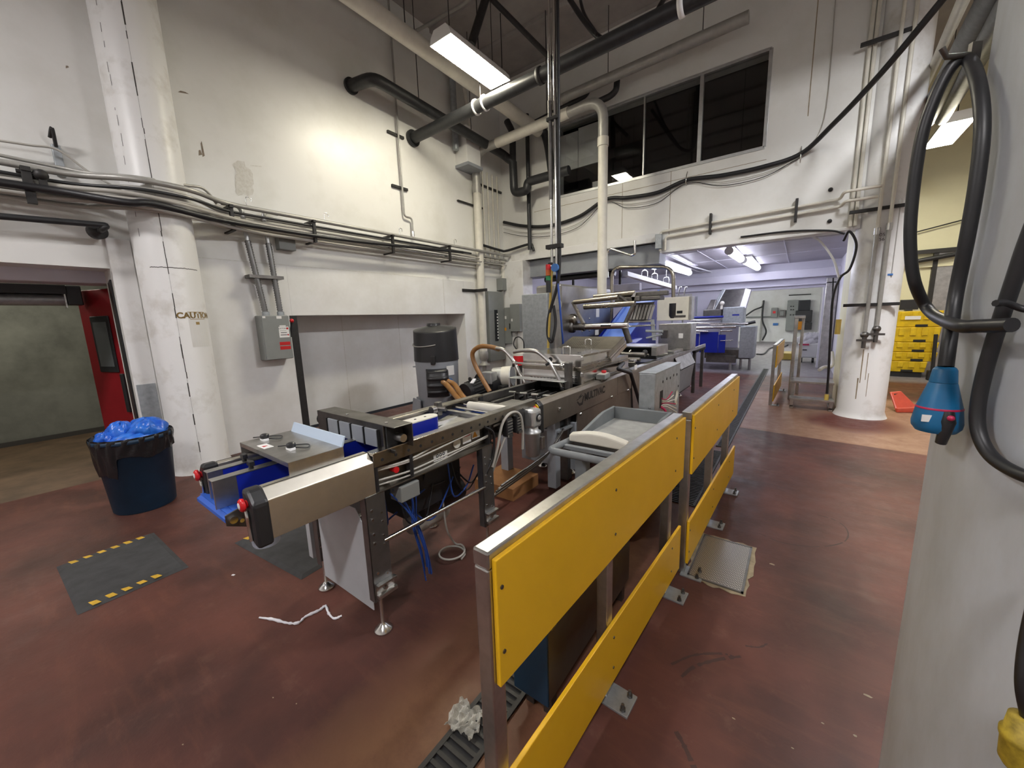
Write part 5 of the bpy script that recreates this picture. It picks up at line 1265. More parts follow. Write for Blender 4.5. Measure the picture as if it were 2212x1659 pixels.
# upright boxes at the film end
wb = P_('white_control_box', M().box(-2.25, -1.66, 7.86, 8.06, 1.53, 1.97), 'cream_plastic', None, 0.01)
P_('box_frame', M().box(-1.66, -1.62, 7.84, 8.08, 1.53, 1.97), 'steel', wb, 0.004)
P_('box_display', M().box(-1.88, -1.78, 7.855, 7.861, 1.66, 1.71), 'screen_dark', wb)
P_('box_print', M().box(-1.92, -1.72, 7.855, 7.861, 1.585, 1.625), 'steel_dark', wb)
lb_ = P_('steel_control_box', M().box(-2.17, -1.59, 7.72, 8.2, 0.98, 1.47), 'steel', None, 0.008)
P_('box_label', M().box(-1.80, -1.72, 7.714, 7.721, 1.20, 1.29), 'label_white', lb_)
P_('box_module', M().box(-2.12, -1.99, 7.69, 7.721, 1.20, 1.36), 'steel_dark', lb_, 0.01)
a = [at(1319, 650, Y=7.9), at(1322, 590, Y=7.9), at(1455, 577, Y=7.9), at(1461, 655, Y=7.9)]
a[0].x = a[1].x; a[3].x = a[2].x + 0.02
sw = P_('swing_tube', M().tube(fillet([a[0] - V((0, 0, 0.9)), a[1] + V((0, 0, 0.12)), a[2], a[3]], 0.22, 8), 0.036, 16), 'steel_warm')
P_('tube_sleeve', M().lathe((a[3].x, 7.9, a[3].z - 0.28), [(0.05, 0.0), (0.075, 0.05), (0.075, 0.28)], 18), 'black_plastic', sw)

# ------------------------------------------------------------------ film unwinder cabinet with its roller arms
fc = thing('film_cabinet', 'large stainless cabinet with film rollers behind the packing machine', 'cabinet', (-3.4, 6.4, 0))
def F_(name, m, mn, parent=None, bevel=0.0): return obj(name, m, mn, parent or fc, bevel)
FX = -3.10
F_('cabinet_body', M().zprism([(-3.62, 5.62), (-3.20, 5.50), (FX, 5.55), (FX, 7.62), (-3.62, 7.62)], 0.3, 2.19), 'cabinet_steel', None, 0.035)
F_('side_cabinet', M().box(-3.80, -3.30, 5.45, 6.3, 0.3, 2.05), 'galvanised', None, 0.01)
mm = M()
for (y, z) in ((6.3, 1.62), (6.6, 1.62), (6.3, 1.40), (6.6, 1.40), (5.8, 1.15), (6.6, 1.15)): mm.lathe((FX, y, z), [(0.018, 0), (0.014, 0.012), (0.004, 0.016)], 12, (1, 0, 0))
F_('door_knob', mm, 'steel_bright')
F_('door_label', M().box(FX, FX + 0.002, 6.90, 7.04, 1.64, 1.82), 'label_white')
F_('door_label', M().box(FX, FX + 0.002, 6.86, 7.02, 1.30, 1.40), 'label_white')
F_('emblem', M().lathe((-3.15, 5.52, 1.86), [(0.09, 0), (0.09, 0.004)], 24, (-0.1, -1, 0)), 'steel')
F_('leg', M().box(-3.6, -3.5, 5.6, 5.7, 0, 0.3), 'steel_dark'); F_('leg', M().box(-3.2, -3.1, 5.6, 5.7, 0, 0.3), 'steel_dark'); F_('leg', M().box(-3.2, -3.1, 7.5, 7.6, 0, 0.3), 'steel_dark')
rl = F_('film_core', M().cyl((-2.86, 5.9, 1.49), (-2.12, 5.9, 1.50), 0.05, 20), 'steel_bright')
F_('core_hub', M().cyl((FX, 5.9, 1.49), (-2.86, 5.9, 1.49), 0.06, 18).lathe((FX, 5.9, 1.49), [(0.10, 0), (0.10, 0.05), (0.06, 0.06)], 20, (1, 0, 0)).lathe((-2.88, 5.9, 1.49), [(0.07, 0), (0.075, 0.02), (0.07, 0.04)], 18, (1, 0, 0)), 'steel_dark', rl)
F_('core_slot', M().box(-2.55, -2.38, 5.845, 5.852, 1.49, 1.515), 'dark_void', rl)
F_('dancer_arm', M().obox((-2.95, 5.86, 1.72), 0.05, 0.06, 0.42, 0, 0, -0.5).lathe((FX, 5.9, 1.62), [(0.09, 0), (0.09, 0.08), (0.05, 0.12)], 20, (1, 0, 0)), 'steel_warm', None, 0.01)
for (px0, py0, px1, py1, y, r) in ((1240, 653, 1335, 642, 5.85, 0.038), (1262, 663, 1372, 655, 6.0, 0.045), (1283, 641, 1372, 632, 6.2, 0.038)):
    F_('film_roller', M().cyl(at(px0, py0, Y=y), at(px1, py1, Y=y), r, 18), 'steel_warm')
a, c = at(1330, 640, Y=6.1), at(1428, 640, Y=6.1)
F_('roller_carriage', M().box(a.x, c.x, 6.05, 6.30, a.z - 0.09, a.z - 0.03).box(a.x, c.x + 0.05, 6.25, 6.35, a.z - 0.02, a.z + 0.05).box(a.x + 0.28, a.x + 0.42, 6.0, 6.1, a.z - 0.10, a.z - 0.02), 'steel_dark', None, 0.01)
F_('carriage_plate', M().prism([at(1366, 660, Y=6.0), at(1374, 632, Y=6.0), at(1370, 632, Y=6.0), at(1364, 640, Y=6.0)], (0, 0.02, 0)), 'steel', None)
F_('support_arm', M().tube([at(1368, 660, Y=5.95), at(1349, 703, Y=5.92)], 0.035, 8).tube([at(1338, 640, Y=6.0), at(1360, 656, Y=6.0)], 0.03, 8).tube([at(1349, 706, Y=5.95), at(1360, 740, Y=6.0)], 0.05, 8), 'steel_dark')
mm = M()
for i in range(7): mm.prism([at(1368 + i * 7, 658, Y=6.3), at(1373 + i * 7, 658, Y=6.3), at(1364 + i * 7, 690, Y=6.3), at(1359 + i * 7, 690, Y=6.3)], (0, 0.02, 0))
F_('guide_finger', mm, 'steel')
F_('finger_panel', M().prism([at(1366, 655, Y=6.35), at(1414, 652, Y=6.35), at(1398, 694, Y=6.35), at(1352, 697, Y=6.35)], (0, 0.01, 0)), 'steel_dark')
for (px0, py0, px1, py1, r) in ((1350, 696, 1408, 693, 0.018), (1360, 705, 1415, 702, 0.014)):
    F_('web_bar', M().cyl(at(px0, py0, Y=6.3), at(px1, py1, Y=6.3), r, 10), 'steel_bright')
F_('end_plate', M().prism([at(1405, 690, Y=6.3), at(1412, 690, Y=6.3), at(1417, 735, Y=6.3), at(1409, 735, Y=6.3)], (0, 0.03, 0)).cyl(at(1395, 715, Y=6.3), at(1432, 716, Y=6.3), 0.02, 10).cyl(at(1396, 730, Y=6.3), at(1430, 722, Y=6.3), 0.015, 10), 'galvanised')

# blue incline conveyor behind the machine
ic = thing('incline_conveyor', 'blue incline conveyor rising behind the film rollers', 'conveyor', (-2.65, 7.6, 0))
def incl(x0, x1, off, th): return [(x, y, z - o) for o in (off + th, off) for (x, y, z) in ((x0, 6.75, 1.18), (x1, 6.75, 1.18), (x1, 8.6, 2.12), (x0, 8.6, 2.12))]
obj('belt', M().hexa(incl(-2.92, -2.46, 0.0, 0.03)), 'blue_light', ic)
obj('side_skirt', M().hexa(incl(-2.96, -2.92, -0.05, 0.16)), 'blue_light', ic)
obj('side_skirt', M().hexa(incl(-2.46, -2.42, -0.05, 0.16)), 'blue_light', ic)
obj('side_plate', M().prism([(-2.42, 6.6, 0.45), (-2.42, 6.6, 1.20), (-2.42, 8.4, 2.0), (-2.42, 8.4, 1.0), (-2.42, 7.6, 0.45)], (0.01, 0, 0)), 'blue_guide', ic)
obj('side_plate', M().prism([(-3.0, 6.6, 0.45), (-3.0, 6.6, 1.20), (-3.0, 8.4, 2.0), (-3.0, 8.4, 1.0), (-3.0, 7.6, 0.45)], (0.01, 0, 0)), 'blue_guide', ic)
obj('lower_chute', M().hexa([(-2.92, 6.52, 1.14), (-2.2, 6.52, 1.14), (-2.2, 6.9, 1.18), (-2.92, 6.9, 1.18), (-2.92, 6.52, 1.19), (-2.2, 6.52, 1.19), (-2.2, 6.9, 1.25), (-2.92, 6.9, 1.25)]), 'blue_guide', ic, 0.01)
obj('leg', M().box(-2.98, -2.92, 6.8, 6.86, 0, 0.5).box(-2.48, -2.42, 6.8, 6.86, 0, 0.5).box(-2.98, -2.92, 8.3, 8.36, 0, 1.4).box(-2.48, -2.42, 8.3, 8.36, 0, 1.4), 'steel', ic)
obj('leg_bar', M().tube([at(1343, 745, Y=6.55), at(1370, 800, Y=6.55)], 0.035, 8), 'lilac_white', ic)

# ------------------------------------------------------------------ vacuum unit by the recess
vx, vy, vr = -4.42, 4.02, 0.335
vu = thing('vacuum_unit', 'tall vacuum unit with black dome and grey cylinder before the wall recess', 'vacuum pump', (vx, vy, 0))
def U_(name, m, mn, parent=None, bevel=0.0): return obj(name, m, mn, parent or vu, bevel)
U_('tank', M().lathe((vx, vy, 0.22), [(vr * 0.84, 0), (vr * 0.90, 0.02), (vr * 0.97, 0.86)], 40), 'grey_panel')
def dome(u, v):
    a = 2 * math.pi * u
    z = 1.07 + 0.56 * v
    r = vr * (1.0 - 0.05 * v)
    zt = 1.07 + 0.47 - 0.05 * math.sin(a + 2.6)
    z = 1.07 + (zt - 1.07) * min(1, v * 1.25)
    if v > 0.8:
        k = (v - 0.8) / 0.2
        r = vr * 0.96 * (1 - k) ** 0.6; z = zt * (1 - k) + (1.60) * k - 0.0
    return V((vx + r * math.cos(a), vy + r * math.sin(a), z))
dm = U_('dome', M().grid(dome, 48, 40), 'black_plastic')
U_('dome_cap', M().lathe((vx - 0.02, vy, 1.57), [(0.10, 0), (0.10, 0.055), (0.09, 0.06)], 24), 'black_plastic', dm)
c = []
for i in range(14):
    a = math.radians(-150 + i * 8.2)
    c.append((vx + (vr + 0.002) * math.cos(a), vy + (vr + 0.002) * math.sin(a), 1.34 - 0.012 * i + 0.0008 * i * i))
U_('dome_groove', M().tube(c, 0.008, 8), 'grey_pipe', dm)
dirv = V((0.62, -0.78, 0)).normalized()
for k in (0.0,):
    p = V((vx, vy, 1.10)) + dirv * vr
    U_('latch', M().obox(p, 0.07, 0.05, 0.13, math.atan2(dirv.y, dirv.x) + math.pi / 2), 'black_iron', None, 0.01)
def fan(u, v):
    a = -0.70 + 1.05 * u
    base = math.atan2(dirv.y, dirv.x) + 0.12
    bulge = 0.10 * max(0, 1 - (2 * u - 1) ** 4) * max(0, 1 - (2 * v - 1) ** 4)
    rib = 0.02 if (v * 4) % 1 > 0.5 else 0.0
    r = vr * 0.93 + 0.012 + bulge + rib * (1 if 0.1 < u < 0.9 else 0)
    return V((vx + r * math.cos(base + a + 0.2), vy + r * math.sin(base + a + 0.2), 0.55 + 0.42 * v))
U_('fan_cover', M().grid(fan, 24, 32), 'black_plastic')
base = math.atan2(dirv.y, dirv.x)
U_('rating_plate', M().obox((vx + vr * 0.97 * math.cos(base + 0.78), vy + vr * 0.97 * math.sin(base + 0.78), 0.93), 0.13, 0.01, 0.14, base + 0.78 + math.pi / 2), 'label_white')
U_('blue_mark', M().lathe((vx + vr * 0.965 * math.cos(base + 0.72), vy + vr * 0.965 * math.sin(base + 0.72), 0.77), [(0.045, 0), (0.045, 0.01)], 20, (math.cos(base + 0.72), math.sin(base + 0.72), 0)), 'label_blue')
U_('side_knob', M().lathe((vx - 0.30, vy - 0.16, 0.965), [(0.05, 0), (0.05, 0.014)], 18), 'grey_panel')
U_('stand', M().box(vx - 0.3, vx - 0.22, vy - 0.2, vy + 0.2, 0, 0.5).box(vx + 0.22, vx + 0.3, vy - 0.2, vy + 0.2, 0, 0.24).prism([(vx - 0.36, vy - 0.26, 0.24), (vx - 0.02, vy - 0.36, 0.24), (vx - 0.02, vy - 0.36, 0.50), (vx - 0.28, vy - 0.28, 0.50)], (0, 0.02, 0)), 'grey_panel', None, 0.004)
h0 = V((vx + 0.33, vy - 0.22, 0.78))
for i, lab in enumerate(('front one of the brown hose pair running down from the vacuum unit', 'rear one of the brown hose pair running down from the vacuum unit')):
    o_ = 0.075 * i
    single('vacuum_hose', M().tube(curve([h0 + V((o_ * 0.5, o_, 0.01)), h0 + V((0.10 + o_, o_, -0.04)), at(982 + 14 * i, 852, Y=3.7), at(1000 + 14 * i, 872, Y=3.55), at(1012 + 14 * i, 884, Y=3.45)]), 0.038, 14), 'brown_hose', lab, 'hose')
YHs = 3.75
single('vacuum_hose', M().tube(curve([at(1077, 754, Y=YH2 + 0.01), at(1058, 749, Y=YHs), at(1036, 749, Y=YHs), at(1021, 762, Y=YHs), at(1025, 785, Y=YHs), at(1040, 815, Y=YHs), at(1058, 846, Y=YHs)]), 0.030, 14), 'brown_hose', 'brown hose arching up to the rear steel guard hoop of the packing machine', 'hose')
mo = thing('electric_motor', 'black finned motor between the vacuum unit and the packing machine', 'motor', (-3.6, 3.95, 0))
a, c = at(1004, 848, Y=3.95), at(1044, 832, Y=4.35)
obj('motor_body', M().cyl(a, c, 0.13, 24), 'black_plastic', mo)
ax = (c - a).normalized()
mm = M()
for i in range(10):
    q = a.lerp(c, 0.15 + 0.07 * i)
mm = M()
for i in range(18):
    an = 2 * math.pi * i / 18
    u = ax.cross(V((0, 0, 1))).normalized(); w_ = ax.cross(u)
    off = (u * math.cos(an) + w_ * math.sin(an)) * 0.135
    mm.tube([a + ax * 0.08 + off, c - ax * 0.08 + off], 0.008, 4)
obj('fins', mm, 'black_iron', mo)
obj('fan_cowl', M().cyl(c, c + ax * 0.16, 0.20, 28), 'black_plastic', mo, 0.02)
obj('lifting_eye', M().lathe(a.lerp(c, 0.3) + V((0, 0, 0.165)), [(0.018, -0.006), (0.032, -0.006), (0.032, 0.006), (0.018, 0.006)], 16, (0, 1, 0)), 'black_iron', mo)
obj('rag', M().obox(a.lerp(c, 0.45) + V((0.05, -0.05, 0.13)), 0.05, 0.14, 0.015, 0.4, 0.3), 'white_cloth', mo)
obj('motor_foot', M().box(a.x - 0.1, a.x + 0.3, 3.95, 4.35, 0, a.z - 0.11), 'black_iron', mo)
mo = thing('electric_motor', 'bright aluminium motor with cream end beside the die boxes', 'motor', (-3.3, 4.6, 0))
a, c = at(1068, 815, Y=4.6), at(1108, 812, Y=4.7)
obj('motor_body', M().cyl(a, c, 0.15, 28), 'aluminium', mo)
obj('terminal_box', M().box(a.x - 0.02, a.x + 0.17, 4.32, 4.46, a.z - 0.06, a.z + 0.12), 'aluminium', mo, 0.012)
obj('cream_band', M().cyl(c - (c - a) * 0.5, c - (c - a) * 0.05, 0.156, 28), 'cream_plastic', mo)
obj('motor_foot', M().box(a.x - 0.05, c.x, 4.45, 4.75, 0, a.z - 0.1), 'black_iron', mo)
p = at(1121, 772, Y=5.0)
t = thing('red_pump_head', 'small red device with white top and a black wire loop behind the guard hoops', 'device', (p.x, p.y, 0))
obj('body', M().cyl((p.x, p.y, p.z - 0.12), (p.x, p.y, p.z + 0.03), 0.09, 20), 'red_plastic', t)
obj('cap', M().cyl((p.x, p.y, p.z + 0.03), (p.x, p.y, p.z + 0.07), 0.09, 20), 'cream_plastic', t)
obj('wire_loop', M().tube(curve([at(1118, 757, Y=5.0), at(1110, 745, Y=5.0), at(1113, 731, Y=5.0), at(1122, 728, Y=5.0), at(1131, 738, Y=5.0), at(1132, 760, Y=5.0)]), 0.010, 8), 'black_rubber', t)
obj('column', M().cyl((p.x, p.y, 0), (p.x, p.y, p.z - 0.12), 0.05, 14), 'steel_dark', t)
t = thing('glass_cylinder', 'tall pale steel frame strip left of the film cabinet', 'frame', (-4.45, 6.6, 0))
t['label'] = 'tall pale steel strip standing left of the film cabinet'
a = at(1141, 650, Y=6.6)
obj('strip', M().box(a.x - 0.05, a.x + 0.06, 6.6, 6.65, 0, at(1141, 645, Y=6.6).z), 'aluminium', t)
obj('edge', M().box(a.x + 0.06, a.x + 0.10, 6.6, 6.65, 0, at(1141, 648, Y=6.6).z), 'steel_dark', t)
t.name = 'steel_strip'
# ------------------------------------------------------------------ yellow barriers
def barrier(a, b, posts, label, plates=True, zlow=(0.07, 0.36), zup=(0.675, 1.05)):
    a, b = V((a[0], a[1], 0)), V((b[0], b[1], 0)); L_ = (b - a).length; d = (b - a) / L_; nrm = V((d.y, -d.x, 0))   # nrm points to +X, the panel side
    t = thing('safety_barrier', label, 'barrier', (a + b) / 2)
    def bar(s0, s1, o0, o1, z0, z1):
        q = [a + d * s0 + nrm * o0, a + d * s1 + nrm * o0, a + d * s1 + nrm * o1, a + d * s0 + nrm * o1]
        return [V((p.x, p.y, z0)) for p in q] + [V((p.x, p.y, z1)) for p in q]
    obj('top_rail', M().hexa(bar(0, L_, -0.055, 0.0, 1.02, 1.07)), 'steel', t, 0.006)
    for s in posts:
        obj('post', M().hexa(bar(s, s + 0.052, -0.052, -0.001, 0.0, 1.02)), 'steel', t, 0.005)
        if plates:
            pl = obj('base_plate', M().hexa(bar(s - 0.03, s + 0.085, -0.02, 0.105, 0.0, 0.011)), 'galvanised', t, 0.002)
            for ds in (-0.01, 0.065):
                c = a + d * (s + ds) + nrm * 0.078
                obj('bolt', M().cyl((c.x, c.y, 0.011), (c.x, c.y, 0.022), 0.013, 6).cyl((c.x, c.y, 0.02), (c.x, c.y, 0.040), 0.007, 8), 'steel_dark', pl)
    for (z0, z1) in (zup, zlow):
        p = obj('yellow_panel', M().hexa(bar(0.012, L_, 0.0, 0.016, z0, z1)), 'yellow_board', t, 0.003)
        for s in (posts[0] + 0.03, posts[len(posts) // 2] + 0.03, posts[-1] + 0.03):
            for z in (z0 + (z1 - z0) * 0.27, z0 + (z1 - z0) * 0.78):
                c = a + d * s + nrm * 0.016
                obj('screw', M().cyl((c.x, c.y, z), (c.x + nrm.x * 0.003, c.y + nrm.y * 0.003, z), 0.006, 8), 'steel_dark', p)
    return t
barrier((-0.585, 0.66), (-0.505, 2.36), [0.0, 0.70, 1.50], 'yellow board barrier nearest the viewer, on grey steel posts')
barrier((-0.472, 2.42), (-0.425, 4.18), [0.0, 0.72, 1.42], 'second yellow board barrier, beyond the square floor grate')
barrier((-0.27, 8.05), (-0.215, 9.9), [0.0, 1.6], 'farthest short yellow barrier, by the steel step near the column')

# ------------------------------------------------------------------ bin, mats, litter
bc = at(300, 1096, Z=0); bc = V((-4.93, 0.655, 0))
t = thing('trash_bin', 'dark blue round bin lined with a black bag, left by the red door', 'bin', bc)
obj('tub', M().lathe(bc, [(0.215, 0.0), (0.225, 0.015), (0.27, 0.66), (0.285, 0.665), (0.285, 0.70), (0.265, 0.70), (0.262, 0.60)], 40), 'bin_blue', t)
def liner(u, v):
    a = 2 * math.pi * u
    drop = 0.16 + 0.03 * math.sin(a * 2 + 1) + 0.012 * math.sin(a * 7) + 0.20 * max(0.0, min(1.0, (0.62 - abs(a - 5.05)) * 9))
    z = 0.715 - drop * v
    r = (0.215 + 0.055 * (z / 0.66)) + 0.012 + 0.006 * math.sin(a * 17 + v * 5) + 0.004 * math.sin(a * 31)
    if v < 0.08: r -= 0.008
    return V((bc.x + r * math.cos(a), bc.y + r * math.sin(a), z))
lm = M().grid(liner, 120, 12)
def liner_in(u, v):
    a = 2 * math.pi * u
    return V((bc.x + (0.285 - 0.05 * v) * math.cos(a), bc.y + (0.285 - 0.05 * v) * math.sin(a), 0.715 - 0.12 * v))
lm.grid(liner_in, 60, 3)
obj('black_liner', lm, 'bag_black', t)
bm_ = M()
def lump(c, rx, ry, rz, sd):
    rr = random.Random(sd); ph = [rr.uniform(0, 6) for _ in range(8)]
    def fn(u, v):
        a = 2 * math.pi * u; b = math.pi * v
        k = 1 + 0.12 * math.sin(3 * a + ph[0] + 2 * b) + 0.08 * math.sin(7 * a + ph[1]) * math.sin(b * 3 + ph[2]) + 0.05 * math.sin(13 * a + ph[3] + 5 * b)
        return V((c[0] + rx * k * math.sin(b) * math.cos(a), c[1] + ry * k * math.sin(b) * math.sin(a), c[2] + rz * k * math.cos(b)))
    bm_.grid(fn, 40, 20)
lump((bc.x, bc.y, 0.66), 0.23, 0.23, 0.09, 1)
lump((bc.x - 0.02, bc.y - 0.06, 0.73), 0.10, 0.10, 0.095, 2)
lump((bc.x + 0.03, bc.y + 0.10, 0.73), 0.16, 0.14, 0.10, 3)
lump((bc.x + 0.0, bc.y - 0.18, 0.70), 0.09, 0.07, 0.06, 4)
single('plastic_bag', bm_, 'bag_blue', 'crumpled blue plastic bag heaped in the dark bin', 'bag')

def floor_mat(name, c, sx, sy, rz, label, ends=(-1, 1)):
    t = thing(name, label, 'mat', (c[0], c[1], 0))
    R = Matrix.Rotation(rz, 3, 'Z'); C0 = V((c[0], c[1], 0))
    def slab(x0, x1, y0, y1, z0, z1, ins):
        lo = [(x0, y0), (x1, y0), (x1, y1), (x0, y1)]; hi = [(x0 + ins, y0 + ins), (x1 - ins, y0 + ins), (x1 - ins, y1 - ins), (x0 + ins, y1 - ins)]
        return [C0 + R @ V((p[0], p[1], z0)) for p in lo] + [C0 + R @ V((p[0], p[1], z1)) for p in hi]
    obj('pad', M().hexa(slab(-sx / 2, sx / 2, -sy / 2, sy / 2, 0.001, 0.015, 0.03)), 'mat_rubber', t, 0.002)
    n = 6
    for e in ends:
        m = M()
        for i in range(n if e < 0 else n - 1):
            y = -sy / 2 + 0.055 + i * (sy - 0.1) / n
            x0 = e * (sx / 2 - 0.045)
            ln = 0.022 + 0.010 * RN.random()
            q = [(x0 - ln, y), (x0 + ln, y + 0.012), (x0 + ln, y + 0.05), (x0 - ln * RN.uniform(.4, 1), y + 0.036)]
            m.add([C0 + R @ V((p[0], p[1], 0.0153)) for p in q], [(0, 1, 2, 3)])
        obj('hazard_stripes', m, 'mat_yellow', t)
    return t
floor_mat('floor_mat', (-3.735, 0.312), 0.84, 0.53, 0.03, 'black anti fatigue mat with yellow striped ends on the open floor')
floor_mat('floor_mat', (-2.98, 1.18), 0.90, 0.50, 0.10, 'dark anti fatigue mat lying partly under the conveyor end', (-1,))

pts = [at(x, y, Z=0.006) for x, y in ((560, 1334), (590, 1338), (622, 1346), (645, 1345), (660, 1332), (690, 1318), (703, 1309), (710, 1325), (722, 1336), (738, 1330))]
cv = curve(pts, 5)
single('film_strip', M().tube(cv, [0.004 + 0.006 * RN.random() for _ in cv], 7), 'white_cloth', 'twisted white strip of film on the floor by the conveyor feet', 'litter')
p = at(504, 1242, Z=0.003)
single('paper_scrap', M().obox(p, 0.02, 0.012, 0.004, 0.4), 'white_cloth', 'tiny white scrap on the floor near the black mat', 'litter')
q = [at(x, y, Z=0) for x, y in ((995, 1515), (958, 1572), (1022, 1608), (1050, 1552))]
def crumple(u, v):
    p = q[0] * (1 - u) * (1 - v) + q[3] * u * (1 - v) + q[1] * (1 - u) * v + q[2] * u * v
    e = 0.012 * math.sin(u * 17 + v * 9) * math.sin(v * 13 - u * 4) + 0.008 * math.sin(u * 41 + v * 23)
    return p + V((0.008 * math.sin(9 * v + 3 * u), 0.008 * math.sin(11 * u), 0.022 + e))
single('plastic_wrapper', M().grid(crumple, 40, 40, False), 'clear_film', 'crumpled clear plastic wrapper on the floor beside the nearest barrier post', 'litter')

# ------------------------------------------------------------------ cart with scoop, galvanised control post
CX0, CX1, CY0, CY1 = -1.36, -0.82, 2.55, 3.42
t = thing('utility_cart', 'grey plastic cart between the barrier and the packing machine', 'cart', ((CX0 + CX1) / 2, 2.9, 0))
m = M()
def rim(y): 
    f = (y - CY0) / (CY1 - CY0); return 0.80 - 0.05 * (1 - f) ** 2 * 2
m.box(CX0 + 0.02, CX1 - 0.02, CY0, CY1 - 0.02, 0.68, 0.70)
obj('tray_floor', m, 'grey_cart_light', t)
m = M()
for x in (CX0, CX1 - 0.03):
    ys = [CY0 + (CY1 - CY0) * i / 10 for i in range(11)]
    m.xprism([(y, 0.67) for y in ys] + [(y, 0.70 + 0.11 * min(1, 1.5 * (y - CY0) / (CY1 - CY0))) for y in reversed(ys)], x, x + 0.03)
m.box(CX0 + 0.03, CX1 - 0.03, CY1 - 0.03, CY1, 0.67, 0.81).box(CX0 + 0.03, CX1 - 0.03, CY0 - 0.0, CY0 + 0.03, 0.67, 0.715)
obj('tray_wall', m, 'grey_cart', t, 0.006)
m = M()
m.tube(fillet([(CX0 + 0.02, CY0 + 0.02, 0.72), (CX0 + 0.02, CY0 - 0.34, 0.735), (CX1 - 0.02, CY0 - 0.34, 0.735), (CX1 - 0.02, CY0 + 0.02, 0.72)], 0.06), 0.026, 12)
obj('handle', m, 'grey_cart', t)
m = M().box(CX0 + 0.03, CX1 - 0.03, CY0 - 0.17, CY0 - 0.13, 0.70, 0.73).box(CX0 + 0.03, CX1 - 0.03, CY0 - 0.02, CY0 + 0.0, 0.68, 0.73)
obj('handle_tray', m, 'grey_cart', t, 0.004)
for x in (CX0 + 0.03, CX1 - 0.13):
    for y in (CY0 + 0.02, CY1 - 0.12):
        obj('leg', M().box(x, x + 0.10, y, y + 0.08, 0.11, 0.68), 'grey_cart', t, 0.012)
obj('lower_tray', M().box(CX0 + 0.02, CX1 - 0.02, CY0 + 0.02, CY1 - 0.02, 0.20, 0.26), 'grey_cart', t, 0.01)
for x in (CX0 + 0.08, CX1 - 0.08):
    for y in (CY0 + 0.06, CY1 - 0.08):
        obj('caster', M().cyl((x - 0.015, y, 0.055), (x + 0.015, y, 0.055), 0.054, 16).box(x - 0.02, x + 0.02, y - 0.02, y + 0.02, 0.06, 0.12), 'black_rubber', t)
# cream tub lid leaning on the cart end
m = M()
xs_ = [CX0 + 0.04 + 0.44 * i / 12 for i in range(13)]
yl = CY0 - 0.09
m.prism([(x, yl, 0.735) for x in xs_] + [(x, yl, 0.785 + 0.035 * math.sin(math.pi * (i / 12))) for i, x in reversed(list(enumerate(xs_)))], (0, 0.06, 0.012))
single('tub_lid', m, 'cream_plastic', 'curved cream plastic lid resting across the end of the grey cart', 'lid', bevel=0.012)

JX0, JX1, JY0, JY1 = -1.13, -0.985, 3.46, 4.36
def jz(z): return CAMH - (CAMH - z) * 1.135
t = thing('galvanised_cabinet', 'tall galvanised box with torn out wires standing behind the second barrier', 'electrical box', ((JX0 + JX1) / 2, (JY0 + JY1) / 2, 0))
obj('body', M().box(JX0, JX1, JY0, JY1, 0.42, jz(1.19)), 'galvanised', t, 0.006)
obj('top_sheet', M().box(JX0 - 0.004, JX1 + 0.004, JY0 - 0.004, JY1 + 0.004, jz(1.19), jz(1.19) + 0.01), 'galvanised', t, 0.002)
obj('stand_post', M().box(JX0, JX1, JY0, JY0 + 0.12, 0.0, 0.42), 'galvanised', t, 0.006)
obj('stand_post', M().box(JX0, JX1, JY1 - 0.12, JY1, 0.0, 0.42), 'galvanised', t, 0.006)
m = M()
for i in range(5): m.cyl((JX1 - 0.002, JY0 + 0.24 + i * 0.13, jz(1.10) + 0.01 * (i % 2)), (JX1 + 0.003, JY0 + 0.24 + i * 0.13, jz(1.10) + 0.01 * (i % 2)), 0.014, 12)
for (y, z) in ((JY1 - 0.06, 0.98), (JY1 - 0.06, 0.90), (JY0 + 0.05, 0.78), (JY0 + 0.06, 0.70)): m.cyl((JX1 - 0.002, y, jz(z)), (JX1 + 0.003, y, jz(z)), 0.012, 12)
m.obox((JX1 + 0.001, JY0 + 0.20, jz(0.96)), 0.004, 0.09, 0.16)
obj('knockout', m, 'dark_void', t)
for i in range(6):
    a = -0.9 + i * 0.38
    y0, z0 = JY0 + 0.20, jz(0.97) - 0.02 * i
    obj('loose_wire', M().tube(curve([(JX1 - 0.01, y0, z0), (JX1 + 0.04, y0 + 0.05 * math.cos(a), z0 + 0.02 * math.sin(a)), (JX1 + 0.07 + 0.01 * i, y0 + 0.13 * math.cos(a * 0.6), z0 - 0.06 * math.sin(a))], 5), 0.005, 6), 'cream_plastic' if i % 3 else 'red_stripe', t)
obj('loose_wire', M().tube(curve([(JX1 - 0.01, JY0 + 0.2, jz(0.90)), (JX1 + 0.04, JY0 + 0.21, jz(0.86)), (JX1 + 0.05, JY0 + 0.2, jz(0.78))], 5), 0.012, 8), 'red_stripe', t)
obj('hanging_rag', M().grid(lambda u, v: V((JX1 + 0.006 + 0.006 * math.sin(u * 20), JY1 - 0.20 + 0.09 * u + 0.02 * math.sin(v * 7), jz(0.95) - 0.15 * v)), 12, 8), 'cream_plastic', t)
t2 = text('stencil_marks', '3 2  0 4 1', 0.035, (JX0 + 0.10, JY0 - 0.002, jz(0.86)), (0, 0, -1), (1, 0, 0), 'ink', t, 0.0005)
